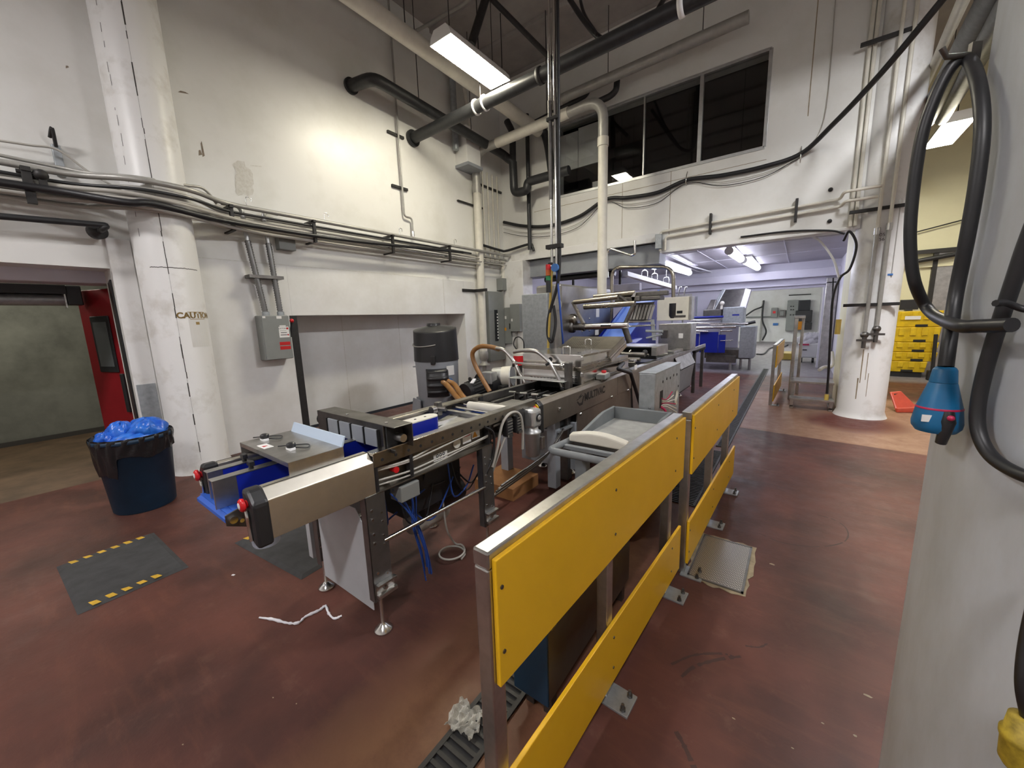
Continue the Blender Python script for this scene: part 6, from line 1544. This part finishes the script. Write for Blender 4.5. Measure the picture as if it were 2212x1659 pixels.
# ------------------------------------------------------------------ packing room: slicer, cart, far wall
sl = thing('slicing_machine', 'grey slicing machine with dark hopper and blue guards in the back room', 'machine', (-1.9, 13.0, 0))
def S_(name, m, mn, parent=None, bevel=0.0): return obj(name, m, mn, parent or sl, bevel)
YS = 12.6
def sx(px): return at(px, 700, Y=YS).x
def sz(py, px=1580): return at(px, py, Y=YS).z
S_('side_cabinet', M().box(sx(1601), sx(1634), YS - 0.15, YS + 0.5, sz(772), sz(705)), 'galvanised', None, 0.02)
S_('base_frame', M().box(sx(1525), sx(1625), YS, YS + 0.7, sz(775), sz(755)).box(sx(1530), sx(1595), YS - 0.1, YS, sz(783), sz(768)), 'steel_dark', None, 0.01)
S_('head_box', M().box(sx(1560), sx(1606), YS - 0.05, YS + 0.5, sz(706), sz(663)), 'galvanised', None, 0.02)
S_('head_label', M().box(sx(1581), sx(1596), YS - 0.053, YS - 0.05, sz(682), sz(679)), 'blue_guide')
S_('feed_hopper', M().hexa([(sx(1540), YS + 0.1, sz(668)), (sx(1594), YS + 0.1, sz(668)), (sx(1596), YS + 0.3, sz(668)), (sx(1540), YS + 0.3, sz(668)), (sx(1554), YS + 0.7, sz(622)), (sx(1598), YS + 0.7, sz(624)), (sx(1600), YS + 1.0, sz(626)), (sx(1554), YS + 1.0, sz(622))]), 'steel_dark', None, 0.01)
S_('hopper_cheek', M().hexa([(sx(1594), YS + 0.05, sz(668)), (sx(1608), YS + 0.05, sz(666)), (sx(1608), YS + 0.3, sz(666)), (sx(1596), YS + 0.3, sz(668)), (sx(1599), YS + 0.65, sz(622)), (sx(1612), YS + 0.65, sz(626)), (sx(1612), YS + 0.9, sz(626)), (sx(1600), YS + 0.9, sz(622))]), 'lilac_white', None, 0.01)
S_('hopper_cheek', M().hexa([(sx(1533), YS + 0.05, sz(668)), (sx(1541), YS + 0.05, sz(668)), (sx(1541), YS + 0.3, sz(668)), (sx(1533), YS + 0.3, sz(668)), (sx(1548), YS + 0.65, sz(620)), (sx(1555), YS + 0.65, sz(622)), (sx(1555), YS + 0.9, sz(622)), (sx(1548), YS + 0.9, sz(620))]), 'galvanised', None, 0.01)
S_('motor_cover', M().box(sx(1519), sx(1558), YS - 0.1, YS + 0.3, sz(684), sz(667)).hexa([(sx(1524), YS, sz(668)), (sx(1540), YS, sz(668)), (sx(1540), YS + 0.2, sz(668)), (sx(1524), YS + 0.2, sz(668)), (sx(1530), YS + 0.2, sz(645)), (sx(1542), YS + 0.2, sz(645)), (sx(1542), YS + 0.4, sz(645)), (sx(1530), YS + 0.4, sz(645))]), 'steel_dark', None, 0.02)
for (x0, x1, y0, y1) in ((1501, 1516, 720, 752), (1517, 1557, 716, 761), (1557, 1573, 722, 761)):
    S_('blue_guard', M().box(sx(x0), sx(x1) - 0.01, YS - 0.25, YS - 0.22, sz(y1), sz(y0)), 'blue_guide', None, 0.004)
for (x0, y0, x1, y1, r, mn) in ((1485, 698, 1595, 699, .03, 'steel_bright'), (1500, 686, 1563, 684, .03, 'blue_guide'), (1490, 692, 1560, 690, .02, 'steel_bright'), (1500, 708, 1590, 706, .04, 'steel_bright'), (1535, 702, 1616, 699, .02, 'steel_bright'), (1501, 715, 1530, 716, .03, 'steel_bright'), (1556, 736, 1583, 735, .015, 'steel_bright'), (1556, 715, 1582, 714, .03, 'steel_bright')):
    S_('conveyor_bar', M().cyl(at(x0, y0, Y=YS - 0.3), at(x1, y1, Y=YS - 0.3), r, 10), mn)
S_('tool_arm', M().tube([at(1610, 700, Y=YS - 0.2), at(1632, 695, Y=YS - 0.2)], 0.04, 8), 'black_plastic')
S_('knob', M().sphere(at(1560, 655, Y=YS - 0.1), 0.06).cyl(at(1560, 655, Y=YS - 0.1), at(1558, 668, Y=YS - 0.1), 0.03, 10), 'cream_plastic')
for px in (1583, 1602, 1622):
    S_('leg', M().cyl((sx(px), YS + (0.4 if px > 1600 else 0.0), 0.0), (sx(px), YS + (0.4 if px > 1600 else 0.0), sz(770)), 0.035, 10), 'steel')
mm = M()
for i in range(9): mm.prism([at(1458 + i * 4, 640, Y=10.6), at(1460 + i * 4, 640, Y=10.6), at(1458 + i * 4, 650, Y=10.6), at(1456 + i * 4, 650, Y=10.6)], (0, 0.02, 0))
mm.box(at(1455, 645, Y=10.6).x, at(1494, 645, Y=10.6).x, 10.6, 10.64, at(1455, 641, Y=10.6).z, at(1455, 637, Y=10.6).z)
for px in (1465, 1477): mm.tube([at(px, 638, Y=10.6), at(px + 4, 620, Y=10.6), at(px + 8, 620, Y=10.6)], 0.018, 8)
t = thing('comb_rail', 'steel comb rail on a stand above the white control box', 'rail', (-2.4, 10.6, 0))
obj('comb', mm, 'steel', t)
obj('stand', M().box(at(1475, 650, Y=10.6).x, at(1477, 650, Y=10.6).x, 10.6, 10.64, 0, at(1475, 650, Y=10.6).z), 'steel', t)
t = thing('overhead_trolley_rail', 'white sloping beam with wire hooks hanging from the back room ceiling', 'beam', (-2.6, 9.6, 2.6))
a, c = at(1345, 592, Y=8.9), at(1452, 622, Y=11.2)
obj('beam', M().hexa([a + V((0, 0, -0.05)), a + V((0.12, 0, -0.05)), c + V((0.12, 0, -0.05)), c + V((0, 0, -0.05)), a + V((0, 0, 0.05)), a + V((0.12, 0, 0.05)), c + V((0.12, 0, 0.05)), c + V((0, 0, 0.05))]), 'white_plastic', t, 0.005)
for f in (0.35, 0.55, 0.8):
    p = a.lerp(c, f) + V((0.06, 0, 0.05))
    obj('hook_loop', M().tube(fillet([p + V((-0.07, 0, 0)), p + V((-0.07, 0, 0.16)), p + V((0.07, 0, 0.16)), p + V((0.07, 0, 0))], 0.06, 5), 0.012, 8), 'steel_bright', t)
    obj('hanger_rod', M().cyl(p + V((0, 0, 0.15)), (p.x, p.y, 3.0), 0.008, 6), 'steel', t)
for (x0, y0, x1, y1, yy0, yy1, lab) in ((1432, 560, 1565, 600, 8.5, 12.5, 'nearer thin white conduit bending along the back room ceiling'), (1446, 552, 1545, 590, 8.5, 12.0, 'farther thin white conduit bending along the back room ceiling')):
    a = at(x0, y0, Z=2.94); 
    c = at(x1, y1, Z=2.94)
    pipe('ceiling_conduit', [V((a.x - 0.15, 8.1, 2.94)), a, a.lerp(c, 0.5) + V((-0.1, 0, 0)), c], 0.018, 'white_plastic', lab, 'conduit')
pipe('steel_pipe', fillet([at(1312, 600, Y=7.62), at(1312, 545, Y=7.62), at(1318, 537, Y=7.62), at(1365, 552, Y=7.62), at(1372, 548, Y=7.62), at(1371, 520, Y=7.62)], 0.06), 0.024, 'steel_bright', 'bent steel pipe below the ledge beside the cream arch leg')
t = thing('waste_cart', 'white tub cart heaped with a white plastic bag by the far steel jamb', 'cart', (0.25, 15.4, 0))
X0, X1 = at(1722, 760, Y=15.2).x, at(1768, 760, Y=15.2).x
obj('tub', M().hexa([(X0 + 0.06, 15.2, 0.16), (X1 - 0.04, 15.2, 0.16), (X1 - 0.04, 15.9, 0.16), (X0 + 0.06, 15.9, 0.16), (X0, 15.1, 0.62), (X1, 15.1, 0.62), (X1, 16.0, 0.62), (X0, 16.0, 0.62)]), 'white_plastic', t, 0.03)
obj('label', M().box(X0 + 0.13, X0 + 0.24, 15.12, 15.13, 0.40, 0.43), 'ink', t)
for x in (X0 + 0.12, X1 - 0.12):
    obj('caster', M().cyl((x - 0.03, 15.3, 0.08), (x + 0.03, 15.3, 0.08), 0.08, 14).box(x - 0.03, x + 0.03, 15.28, 15.32, 0.08, 0.17), 'black_rubber', t)
bm_ = M()
lump(((X0 + X1) / 2, 15.5, 0.66), 0.30, 0.36, 0.20, 9); lump((X0 + 0.25, 15.35, 0.78), 0.17, 0.2, 0.15, 10); lump((X1 - 0.12, 15.35, 0.82), 0.16, 0.2, 0.12, 12)
single('plastic_bag', bm_, 'white_cloth', 'white plastic bag heaped in the white tub cart', 'bag')
single('pink_strap', M().box(X0 + 0.03, X0 + 0.28, 15.075, 15.095, 0.56, 0.61), 'red_stripe', 'short pink red strap on the front of the white tub cart', 'strap')
YF = 25.28
def far(px, py): return at(px, py, Y=YF)
def fbox(px0, px1, py0, py1, dep=0.3): return M().box(far(px0, py0).x, far(px1, py0).x, YF - dep, YF, far(px0, py1).z, far(px0, py0).z)
t = thing('control_cabinet', 'grey control cabinet with open black door on the bright far wall', 'cabinet', far(1725, 715))
obj('body', fbox(1702, 1726, 649, 714), 'grey_box', t, 0.02)
obj('open_bay', fbox(1726, 1751, 649, 671), 'screen_dark', t, 0.02)
obj('dark_panel', fbox(1719, 1755, 671, 695, 0.4), 'black_plastic', t, 0.02)
obj('lower_shelf', fbox(1722, 1754, 697, 712, 0.35), 'black_plastic', t, 0.02)
mm = M()
for (px, py) in ((1709, 662), (1714, 662), (1709, 669), (1714, 669), (1708, 680), (1714, 680)): mm.cyl(far(px, py) + V((0, -0.3, 0)), far(px, py) + V((0, -0.34, 0)), 0.035, 10)
obj('buttons', mm, 'black_plastic', t)
t = thing('wall_switch_box', 'grey switch box with red mark on the far wall, left of the cabinet', 'electrical box', far(1673, 680))
obj('body', fbox(1667, 1681, 665, 686), 'grey_box', t, 0.03)
obj('mark', M().box(far(1670, 675).x, far(1676, 675).x, YF - 0.31, YF - 0.3, far(1670, 677).z, far(1670, 672).z), 'red_plastic', t)
t = thing('wall_switch_box', 'darker switch box on the far wall next to the cabinet', 'electrical box', far(1690, 685))
obj('body', fbox(1684, 1698, 670, 684), 'steel_dark', t, 0.03)
obj('lid', fbox(1686, 1694, 672, 682, 0.34), 'grey_box', t, 0.02)
single('wall_bar', fbox(1704, 1752, 637, 639, 0.1), 'black_iron', 'thin dark bar on the bright far wall above the cabinet', 'bar')
single('wall_bar', fbox(1612, 1668, 684, 687, 0.1), 'grey_box', 'grey rail along the bright far wall left of the switch boxes', 'bar')
pipe('floor_cable', curve([far(1611, 683) + V((0, -0.4, 0)), far(1630, 670) + V((0, -0.4, 0)), far(1648, 662) + V((0, -0.4, 0)), far(1651, 650) + V((0, -0.4, 0)), far(1648, 690) + V((0, -0.4, 0)), far(1656, 715) + V((0, -0.4, 0)), far(1648, 734) + V((0, -0.4, 0))]), 0.04, 'black_rubber', 'black cable looping down the bright far wall', 'cable')
single('wall_post', M().cyl(far(1649, 650) + V((0, -0.2, 0)), V((far(1649, 650).x, YF - 0.2, 0)), 0.05, 10), 'grey_pipe', 'thin grey post standing at the bright far wall', 'post')
single('blue_sign', fbox(1670, 1681, 698, 703, 0.05), 'label_blue', 'small blue notice low on the bright far wall', 'sign')
pipe('floor_cable', curve([at(1634, 765, Z=0.03), at(1650, 764, Z=0.03), at(1664, 752, Z=0.03), at(1690, 750, Z=0.03), at(1702, 745, Z=0.03)]), 0.025, 'black_rubber', 'black cable lying on the far grey floor', 'cable')
single('floor_pallet', M().box(at(1684, 765, Z=0).x, at(1712, 765, Z=0).x, 16.0, 16.8, 0, 0.22), 'yellow_hose', 'low yellowish block on the grey floor left of the white tub cart', 'pallet', bevel=0.02)

# ------------------------------------------------------------------ step stand, guard post, wash hose by the right column
t = thing('step_stand', 'two tread steel step stand left of the right column', 'step', (0.28, 8.25, 0))
obj('upper_tread', M().box(-0.04, 0.56, 8.22, 8.72, 0.40, 0.435), 'steel', t, 0.004)
obj('lower_tread', M().box(-0.03, 0.56, 7.93, 8.18, 0.15, 0.185), 'steel', t, 0.004)
for (x, y, z) in ((-0.02, 8.26, 0.40), (0.50, 8.26, 0.40), (-0.02, 8.66, 0.40), (0.50, 8.66, 0.40), (-0.02, 7.95, 0.15), (0.50, 7.95, 0.15)):
    obj('leg', M().box(x, x + 0.05, y, y + 0.05, 0, z), 'steel', t, 0.004)
obj('side_stringer', M().box(-0.02, 0.03, 7.95, 8.70, 0.03, 0.06).box(0.50, 0.55, 7.95, 8.70, 0.03, 0.06), 'steel', t, 0.003)
obj('hand_post', M().box(-0.06, 0.0, 8.74, 8.81, 0.0, 1.55), 'steel', t, 0.008)
obj('hand_post', M().box(0.05, 0.10, 9.35, 9.41, 0.0, 1.50), 'steel', t, 0.008)
obj('post_cap', M().box(-0.065, 0.10, 8.735, 9.41, 1.50, 1.55), 'steel', t, 0.006)
obj('orange_sticker', M().box(0.0, 0.055, 8.735, 8.74, 1.30, 1.45), 'orange_sticker', t)
obj('toe_strip', M().box(-0.045, -0.035, 8.22, 8.72, 0.435, 0.52), 'steel', t)
pipe('wash_hose', curve([at(1797, 760, Y=9.5), at(1799, 780, Y=9.4), at(1795, 792, Y=9.3), at(1780, 793, Y=9.3), at(1770, 799, Y=9.1)]), 0.03, 'white_plastic', 'short white drain hose hooked at the foot of the wall left of the right column', 'hose')
pipe('drop_cord', [at(1800, 600, Y=8.0), at(1796, 700, Y=8.0), at(1786, 850, Y=8.0)], 0.010, 'black_rubber', 'black cord hanging straight down in front of the step stand', 'cable', n=8)
p = at(1786, 852, Y=8.0)
single('cord_plug', M().cyl(p, p - V((0, 0, 0.09)), 0.03, 10), 'yellow_hose', 'small brass coloured plug at the end of the cord by the steps', 'plug')

# ------------------------------------------------------------------ yellow crates, pallet truck, red pan
zs = [0.12, 0.38, 0.60, 0.83, 1.18, 1.55]
CW0, CW1, CYc = 1.45, 2.62, 13.1
labs = ['lowest yellow crate of the stack beyond the right column', 'second lowest yellow crate of the stack beyond the right column', 'middle yellow crate of the stack beyond the right column', 'second highest yellow crate of the stack, taller than those below', 'topmost yellow crate of the stack, under the black monitor']
for i in range(5):
    z0, z1 = zs[i] + 0.004, zs[i + 1] - 0.004
    dx = (-0.14 if i == 0 else 0.0)
    t = thing('yellow_crate', labs[i], 'crate', ((CW0 + CW1) / 2 + dx, CYc, z0), 'stacked yellow crates')
    x0, x1 = CW0 + dx, CW1 + dx
    obj('shell', M().hexa([(x0 + 0.03, CYc - 0.28, z0), (x1 - 0.03, CYc - 0.28, z0), (x1 - 0.03, CYc + 0.18, z0), (x0 + 0.03, CYc + 0.18, z0), (x0, CYc - 0.30, z1), (x1, CYc - 0.30, z1), (x1, CYc + 0.20, z1), (x0, CYc + 0.20, z1)]), 'yellow_plastic', t, 0.012)
    for k in range(6): obj('rib', M().box(x0 + 0.10 + k * 0.19, x0 + 0.20 + k * 0.19, CYc - 0.315, CYc - 0.28, z0 + (z1 - z0) * 0.45, z1 - 0.01), 'yellow_plastic', t, 0.006)
    for k in (0.28, 0.72): obj('hand_slot', M().box(x0 + (x1 - x0) * k - 0.10, x0 + (x1 - x0) * k + 0.10, CYc - 0.305, CYc - 0.27, z0 + 0.005, z0 + 0.055), 'dark_void', t)
    if i == 4: obj('worn_label', M().box(x1 - 0.62, x1 - 0.36, CYc - 0.318, CYc - 0.314, z0 + 0.17, z0 + 0.25), 'label_white', t)
single('plastic_pallet', M().box(CW0 - 0.1, CW1 - 0.2, CYc - 0.25, CYc + 0.2, 0.0, 0.12), 'black_plastic', 'black base under the yellow crate stack', 'pallet', bevel=0.01)
t = thing('monitor', 'black monitor standing on the topmost yellow crate', 'monitor', (2.05, CYc, 1.55))
a, c = at(1944, 648, Y=CYc), at(1982, 670, Y=CYc)
obj('screen', M().box(a.x, c.x, CYc - 0.08, CYc - 0.03, 1.58, a.z), 'black_plastic', t, 0.01)
obj('stand', M().box(a.x + 0.1, c.x - 0.1, CYc - 0.12, CYc + 0.06, 1.55, 1.59), 'black_plastic', t, 0.005)
t = thing('pallet_truck', 'black pallet truck handle standing in front of the yellow crates', 'pallet truck', (at(2016, 810, Y=12.4).x, 12.4, 0))
a, c = at(2022, 722, Y=12.4), at(2014, 800, Y=12.4)
obj('handle', M().tube([a, c, V((c.x, 12.4, 0.2))], 0.035, 10), 'black_plastic', t)
obj('fork', M().box(c.x - 0.06, c.x + 0.10, 12.4, 12.55, 0.0, 0.22), 'black_iron', t, 0.01)
p = at(1962, 890, Z=0)
t = thing('dust_pan', 'red orange plastic pan tipped on the floor right of the column', 'dustpan', p)
R = Matrix.Rotation(0.5, 3, 'Z')
def rp(x, y, z): return p + R @ V((x, y, z))
obj('back_plate', M().hexa([rp(-0.16, 0.0, 0.0), rp(0.20, 0.0, 0.0), rp(0.20, 0.03, 0.0), rp(-0.16, 0.03, 0.0), rp(-0.14, 0.20, 0.28), rp(0.02, 0.20, 0.30), rp(0.02, 0.23, 0.30), rp(-0.14, 0.23, 0.28)]), 'red_orange', t, 0.015)
obj('rim', M().hexa([rp(-0.19, -0.05, 0.0), rp(0.22, -0.05, 0.0), rp(0.22, 0.0, 0.0), rp(-0.19, 0.0, 0.0), rp(-0.19, -0.05, 0.07), rp(0.22, -0.05, 0.10), rp(0.22, 0.0, 0.10), rp(-0.19, 0.0, 0.07)]), 'red_orange', t, 0.015)
obj('grip_hole', M().hexa([rp(-0.10, 0.165, 0.235), rp(-0.02, 0.165, 0.24), rp(-0.02, 0.17, 0.24), rp(-0.10, 0.17, 0.235), rp(-0.10, 0.18, 0.26), rp(-0.02, 0.18, 0.265), rp(-0.02, 0.19, 0.265), rp(-0.10, 0.19, 0.26)]), 'dark_void', t)
pipe('wall_pipe', [at(1936, 572, Y=13.2), at(2070, 548, Y=13.2)], 0.05, 'black_pipe', 'black pipe along the yellow wall above the crates')
pipe('wall_wire', [at(1935, 513, Y=13.3), at(2080, 475, Y=13.3)], 0.014, 'black_rubber', 'thin dark wire slanting across the yellow wall', 'cable', n=6)
pipe('black_duct', [at(1998, 262, Y=9.5), at(1998, 262, Y=9.5).lerp(at(2096, 95, Y=6.0), 1.9)], 0.13, 'black_pipe', 'thick black duct under the ceiling between the right column and the large grey column', 'duct')
pipe('black_pipe', [at(2035, 258, Y=9.5), at(2035, 258, Y=9.5).lerp(at(2110, 130, Y=6.0), 1.9)], 0.08, 'black_pipe', 'second black pipe beside the black duct near the large grey column')
pipe('white_pipe', [at(1972, 245, Y=11), at(1972, 245, Y=11).lerp(at(2072, 20, Y=6.0), 1.6)], 0.05, 'white_pipe', 'white pipe under the ceiling right of the right column')

# ------------------------------------------------------------------ hoses and blue plug on the grey pier
XH = 0.27
def hz_(px, py, gap=0.024):
    d = at(px, py, Y=1.0) - V((0, 0, CAMH)); h = V((d.x, d.y)); n = h.length; h = h / n
    c = V(BC); s = c.dot(h); off = abs(c.x * h.y - c.y * h.x); rr = BR + gap
    q = s - math.sqrt(max(0.0, rr * rr - off * off)) if off < rr else s
    return V((0, 0, CAMH)) + d * (q / n)
pc = hz_(2043, 792, 0.05)
pts = [pc, hz_(2050, 740, 0.045), hz_(2064, 640), hz_(2090, 510), hz_(2112, 380), hz_(2122, 270), hz_(2113, 180), hz_(2090, 128), hz_(2055, 145), hz_(2018, 215), hz_(1990, 300), hz_(1972, 420), hz_(1966, 520), hz_(1976, 610), hz_(2008, 672), hz_(2065, 702, 0.065), hz_(2120, 704, 0.07), hz_(2186, 702, 0.07)]
pipe('black_hose', curve(pts, 8), 0.0125, 'black_rubber', 'black hose looped over a hook on the large grey column, ending in a blue plug', 'hose', n=16)
pts = [hz_(2250, 440), hz_(2212, 540), hz_(2185, 620), hz_(2158, 700), hz_(2128, 800), hz_(2112, 880), hz_(2116, 940), hz_(2146, 990), hz_(2212, 1028), hz_(2280, 1040)]
pipe('black_hose', curve(pts, 8), 0.0115, 'black_rubber', 'black hose curving down the large grey column at the right edge of view', 'hose', n=16)
pk = hz_(2104, 118, 0.0)
t = thing('hose_hook', 'steel hook holding the black hose on the large grey column', 'hook', pk)
obj('bar', M().tube([pk, pk + V((-0.05, -0.03, 0.0)), pk + V((-0.06, -0.035, 0.02))], 0.006, 10), 'steel_dark', t)
obj('plate', M().obox(pk, 0.02, 0.01, 0.05, 0.5), 'steel_dark', t)
pb = hz_(2020, 930, 0.05)
axv = (pc - pb).normalized(); Lp = (pc - pb).length
t = thing('plug_connector', 'large blue bell shaped plug with red band hanging beside the large grey column', 'plug', pb)
k = Lp
R0 = 0.040
obj('bell', M().lathe(pb, [(R0 * 0.80, 0.0), (R0 * 0.97, k * 0.07), (R0 * 1.0, k * 0.14), (R0 * 0.90, k * 0.36)], 36, axv), 'plug_blue', t)
obj('red_band', M().lathe(pb, [(R0 * 0.91, k * 0.36), (R0 * 0.92, k * 0.37), (R0 * 0.89, k * 0.39)], 36, axv), 'red_stripe', t)
obj('cone', M().lathe(pb, [(R0 * 0.88, k * 0.39), (R0 * 0.56, k * 0.74), (R0 * 0.53, k * 0.76)], 36, axv), 'plug_blue', t)
obj('collar', M().lathe(pb, [(R0 * 0.54, k * 0.765), (R0 * 0.47, k * 0.95), (R0 * 0.40, k * 0.985), (0.0125, k)], 36, axv), 'plug_blue', t)
vdir = (V((0, 0, CAMH)) - pb); vdir.z = 0; vdir.normalize()
side = V((0.25, -0.97, 0)).normalized()
q = pb + axv * (k * 0.24) + side * (R0 * 0.75)
obj('latch', M().tube([q + axv * 0.015, q + side * 0.006 - axv * 0.005, q - axv * 0.055 - side * 0.006], [0.010, 0.012, 0.009], 12), 'black_plastic', t)
obj('latch_pin', M().sphere(q + side * 0.012 + axv * 0.006 + vdir * 0.008, 0.006), 'red_stripe', t)
tanv = vdir.cross(V((0, 0, 1))).normalized()
lc = pb + axv * (k * 0.23) + (vdir * 0.92 - tanv * -0.3).normalized() * (R0 * 0.965)
obj('label', M().obox(lc, 0.022, 0.002, 0.015, math.atan2(vdir.y, vdir.x) + math.pi / 2 + 0.3), 'label_white', t)
pipe('thin_cable', curve([hz_(2150, 655, 0.06), hz_(2175, 655, 0.04), hz_(2212, 668, 0.02), hz_(2260, 672, 0.012)]), 0.006, 'black_rubber', 'thin black wire crossing the large grey column between the hoses', 'cable', n=8)
pa, pb2 = hz_(2222, 1555, 0.04), hz_(2210, 1650, 0.04)
t = thing('cable_socket', 'yellow ribbed cable socket hanging low at the right edge of view', 'plug', pb2)
ax2 = (pa - pb2).normalized(); l2 = (pa - pb2).length
obj('housing', M().lathe(pb2, [(0.024, -0.01), (0.029, 0.0), (0.029, l2 * 0.45), (0.031, l2 * 0.5), (0.031, l2 * 0.62), (0.027, l2 * 0.66), (0.023, l2), (0.012, l2 * 1.05)], 24, ax2), 'socket_yellow', t)
obj('cord', M().tube(curve([pa, hz_(2210, 1480, 0.06), hz_(2220, 1380, 0.05), hz_(2250, 1250, 0.03)]), 0.010, 10), 'black_rubber', t)

# ------------------------------------------------------------------ red swing door and the doorway hardware
A, B_ = V((-6.29, 0.915, 0)), V((-6.94, 0.69, 0))
dl = (B_ - A); wl = dl.length; dl /= wl; nd = V((-dl.y, dl.x, 0))
if nd.y > 0: nd = -nd
def leafbox(s0, s1, o0, o1, z0, z1):
    q = [A + dl * s0 + nd * o0, A + dl * s1 + nd * o0, A + dl * s1 + nd * o1, A + dl * s0 + nd * o1]
    return M().hexa([V((p.x, p.y, z0)) for p in q] + [V((p.x, p.y, z1)) for p in q])
dr = obj('door_1', leafbox(0, wl, -0.05, 0, 0.02, 2.14), 'red_paint', None, 0.006)
dr['kind'] = 'structure'; dr['label'] = 'red swing door standing open in the side doorway'
def dz(px, py, s):
    p = A + dl * s; return at(px, py, X=p.x).z
fz0, fz1 = dz(228, 805, 0.33), dz(212, 683, 0.33)
f = obj('window_frame', leafbox(0.16, 0.50, 0.0, 0.016, fz0, fz1), 'black_rubber', dr, 0.02)
obj('window_glass', leafbox(0.205, 0.455, 0.016, 0.019, fz0 + 0.07, fz1 - 0.07), 'glass_grey', f)
obj('door_handle', leafbox(0.075, 0.135, 0.0, 0.03, dz(262, 893, 0.1), dz(256, 808, 0.1)), 'black_plastic', dr, 0.01)
struct('trim_18', M().hexa([(-6.27, 0.875, 0), (-5.95, 0.855, 0), (-5.95, 0.90, 0), (-6.27, 0.93, 0), (-6.27, 0.875, 2.17), (-5.95, 0.855, 2.20), (-5.95, 0.90, 2.20), (-6.27, 0.93, 2.17)]), 'black_rubber')
a, c = at(-30, 640, X=-6.75), at(138, 648, X=-6.75)
t = thing('door_track', 'galvanised door track tube under the header of the side doorway', 'door track', (a + c) / 2)
obj('tube', M().cyl((-6.75, a.y, c.z), (-6.75, c.y, c.z), 0.065, 18), 'galvanised', t)
obj('cover', M().box(-6.80, -6.62, a.y, c.y + 0.02, c.z + 0.06, 2.18), 'black_rubber', t)
obj('end_bracket', M().box(-6.83, -6.66, c.y, c.y + 0.012, c.z - 0.09, c.z + 0.08), 'steel', t)
obj('motor', M().box(-6.85, -6.66, c.y + 0.02, c.y + 0.14, c.z - 0.06, 2.18), 'black_plastic', t, 0.01)

# dark steel cabinet low behind the nearest barrier
t = thing('low_cabinet', 'low dark steel cabinet seen through the gap of the nearest yellow barrier', 'cabinet', (-0.80, 1.6, 0))
obj('body', M().box(-0.86, -0.70, 1.12, 2.05, 0.10, 0.66), 'steel_brown', t, 0.006)
obj('end_sheet', M().box(-0.865, -0.695, 1.108, 1.12, 0.10, 0.50), 'bin_blue', t, 0.003)
obj('door_seam', M().box(-0.701, -0.698, 1.14, 2.02, 0.47, 0.478), 'steel_bright', t)
obj('latch', M().box(-0.70, -0.685, 1.13, 1.17, 0.44, 0.50), 'steel', t, 0.004)
for y in (1.16, 1.96):
    obj('leg', M().box(-0.84, -0.80, y, y + 0.04, 0, 0.10), 'steel_dark', t); obj('leg', M().box(-0.75, -0.71, y, y + 0.04, 0, 0.10), 'steel_dark', t)
# pipes under the ledge of the back wall
pipe('black_pipe', [(-5.0, 8.2, 2.56), (-3.25, 8.2, 2.56)], 0.06, 'black_pipe', 'black pipe just under the grey header beam left of the cream arch leg')
single('ceiling_beam', M().box(-5.2, -2.9, 8.75, 8.9, 2.20, 2.36), 'lilac_white', 'pale beam crossing behind the film cabinet top', 'beam', bevel=0.01)
obj('hanger', M().box(-4.6, -4.55, 8.8, 8.85, 2.36, 3.0).box(-3.4, -3.35, 8.8, 8.85, 2.36, 3.0), 'black_iron', bpy.data.objects['ceiling_beam'])
pipe('wash_pipe', fillet([(-5.25, 7.93, 2.0), (-4.5, 7.93, 2.02), (-4.5, 7.93, 1.72), (-5.25, 7.93, 1.70)], 0.05), 0.02, 'lilac_white', 'pale bent pipe loop left of the film cabinet')
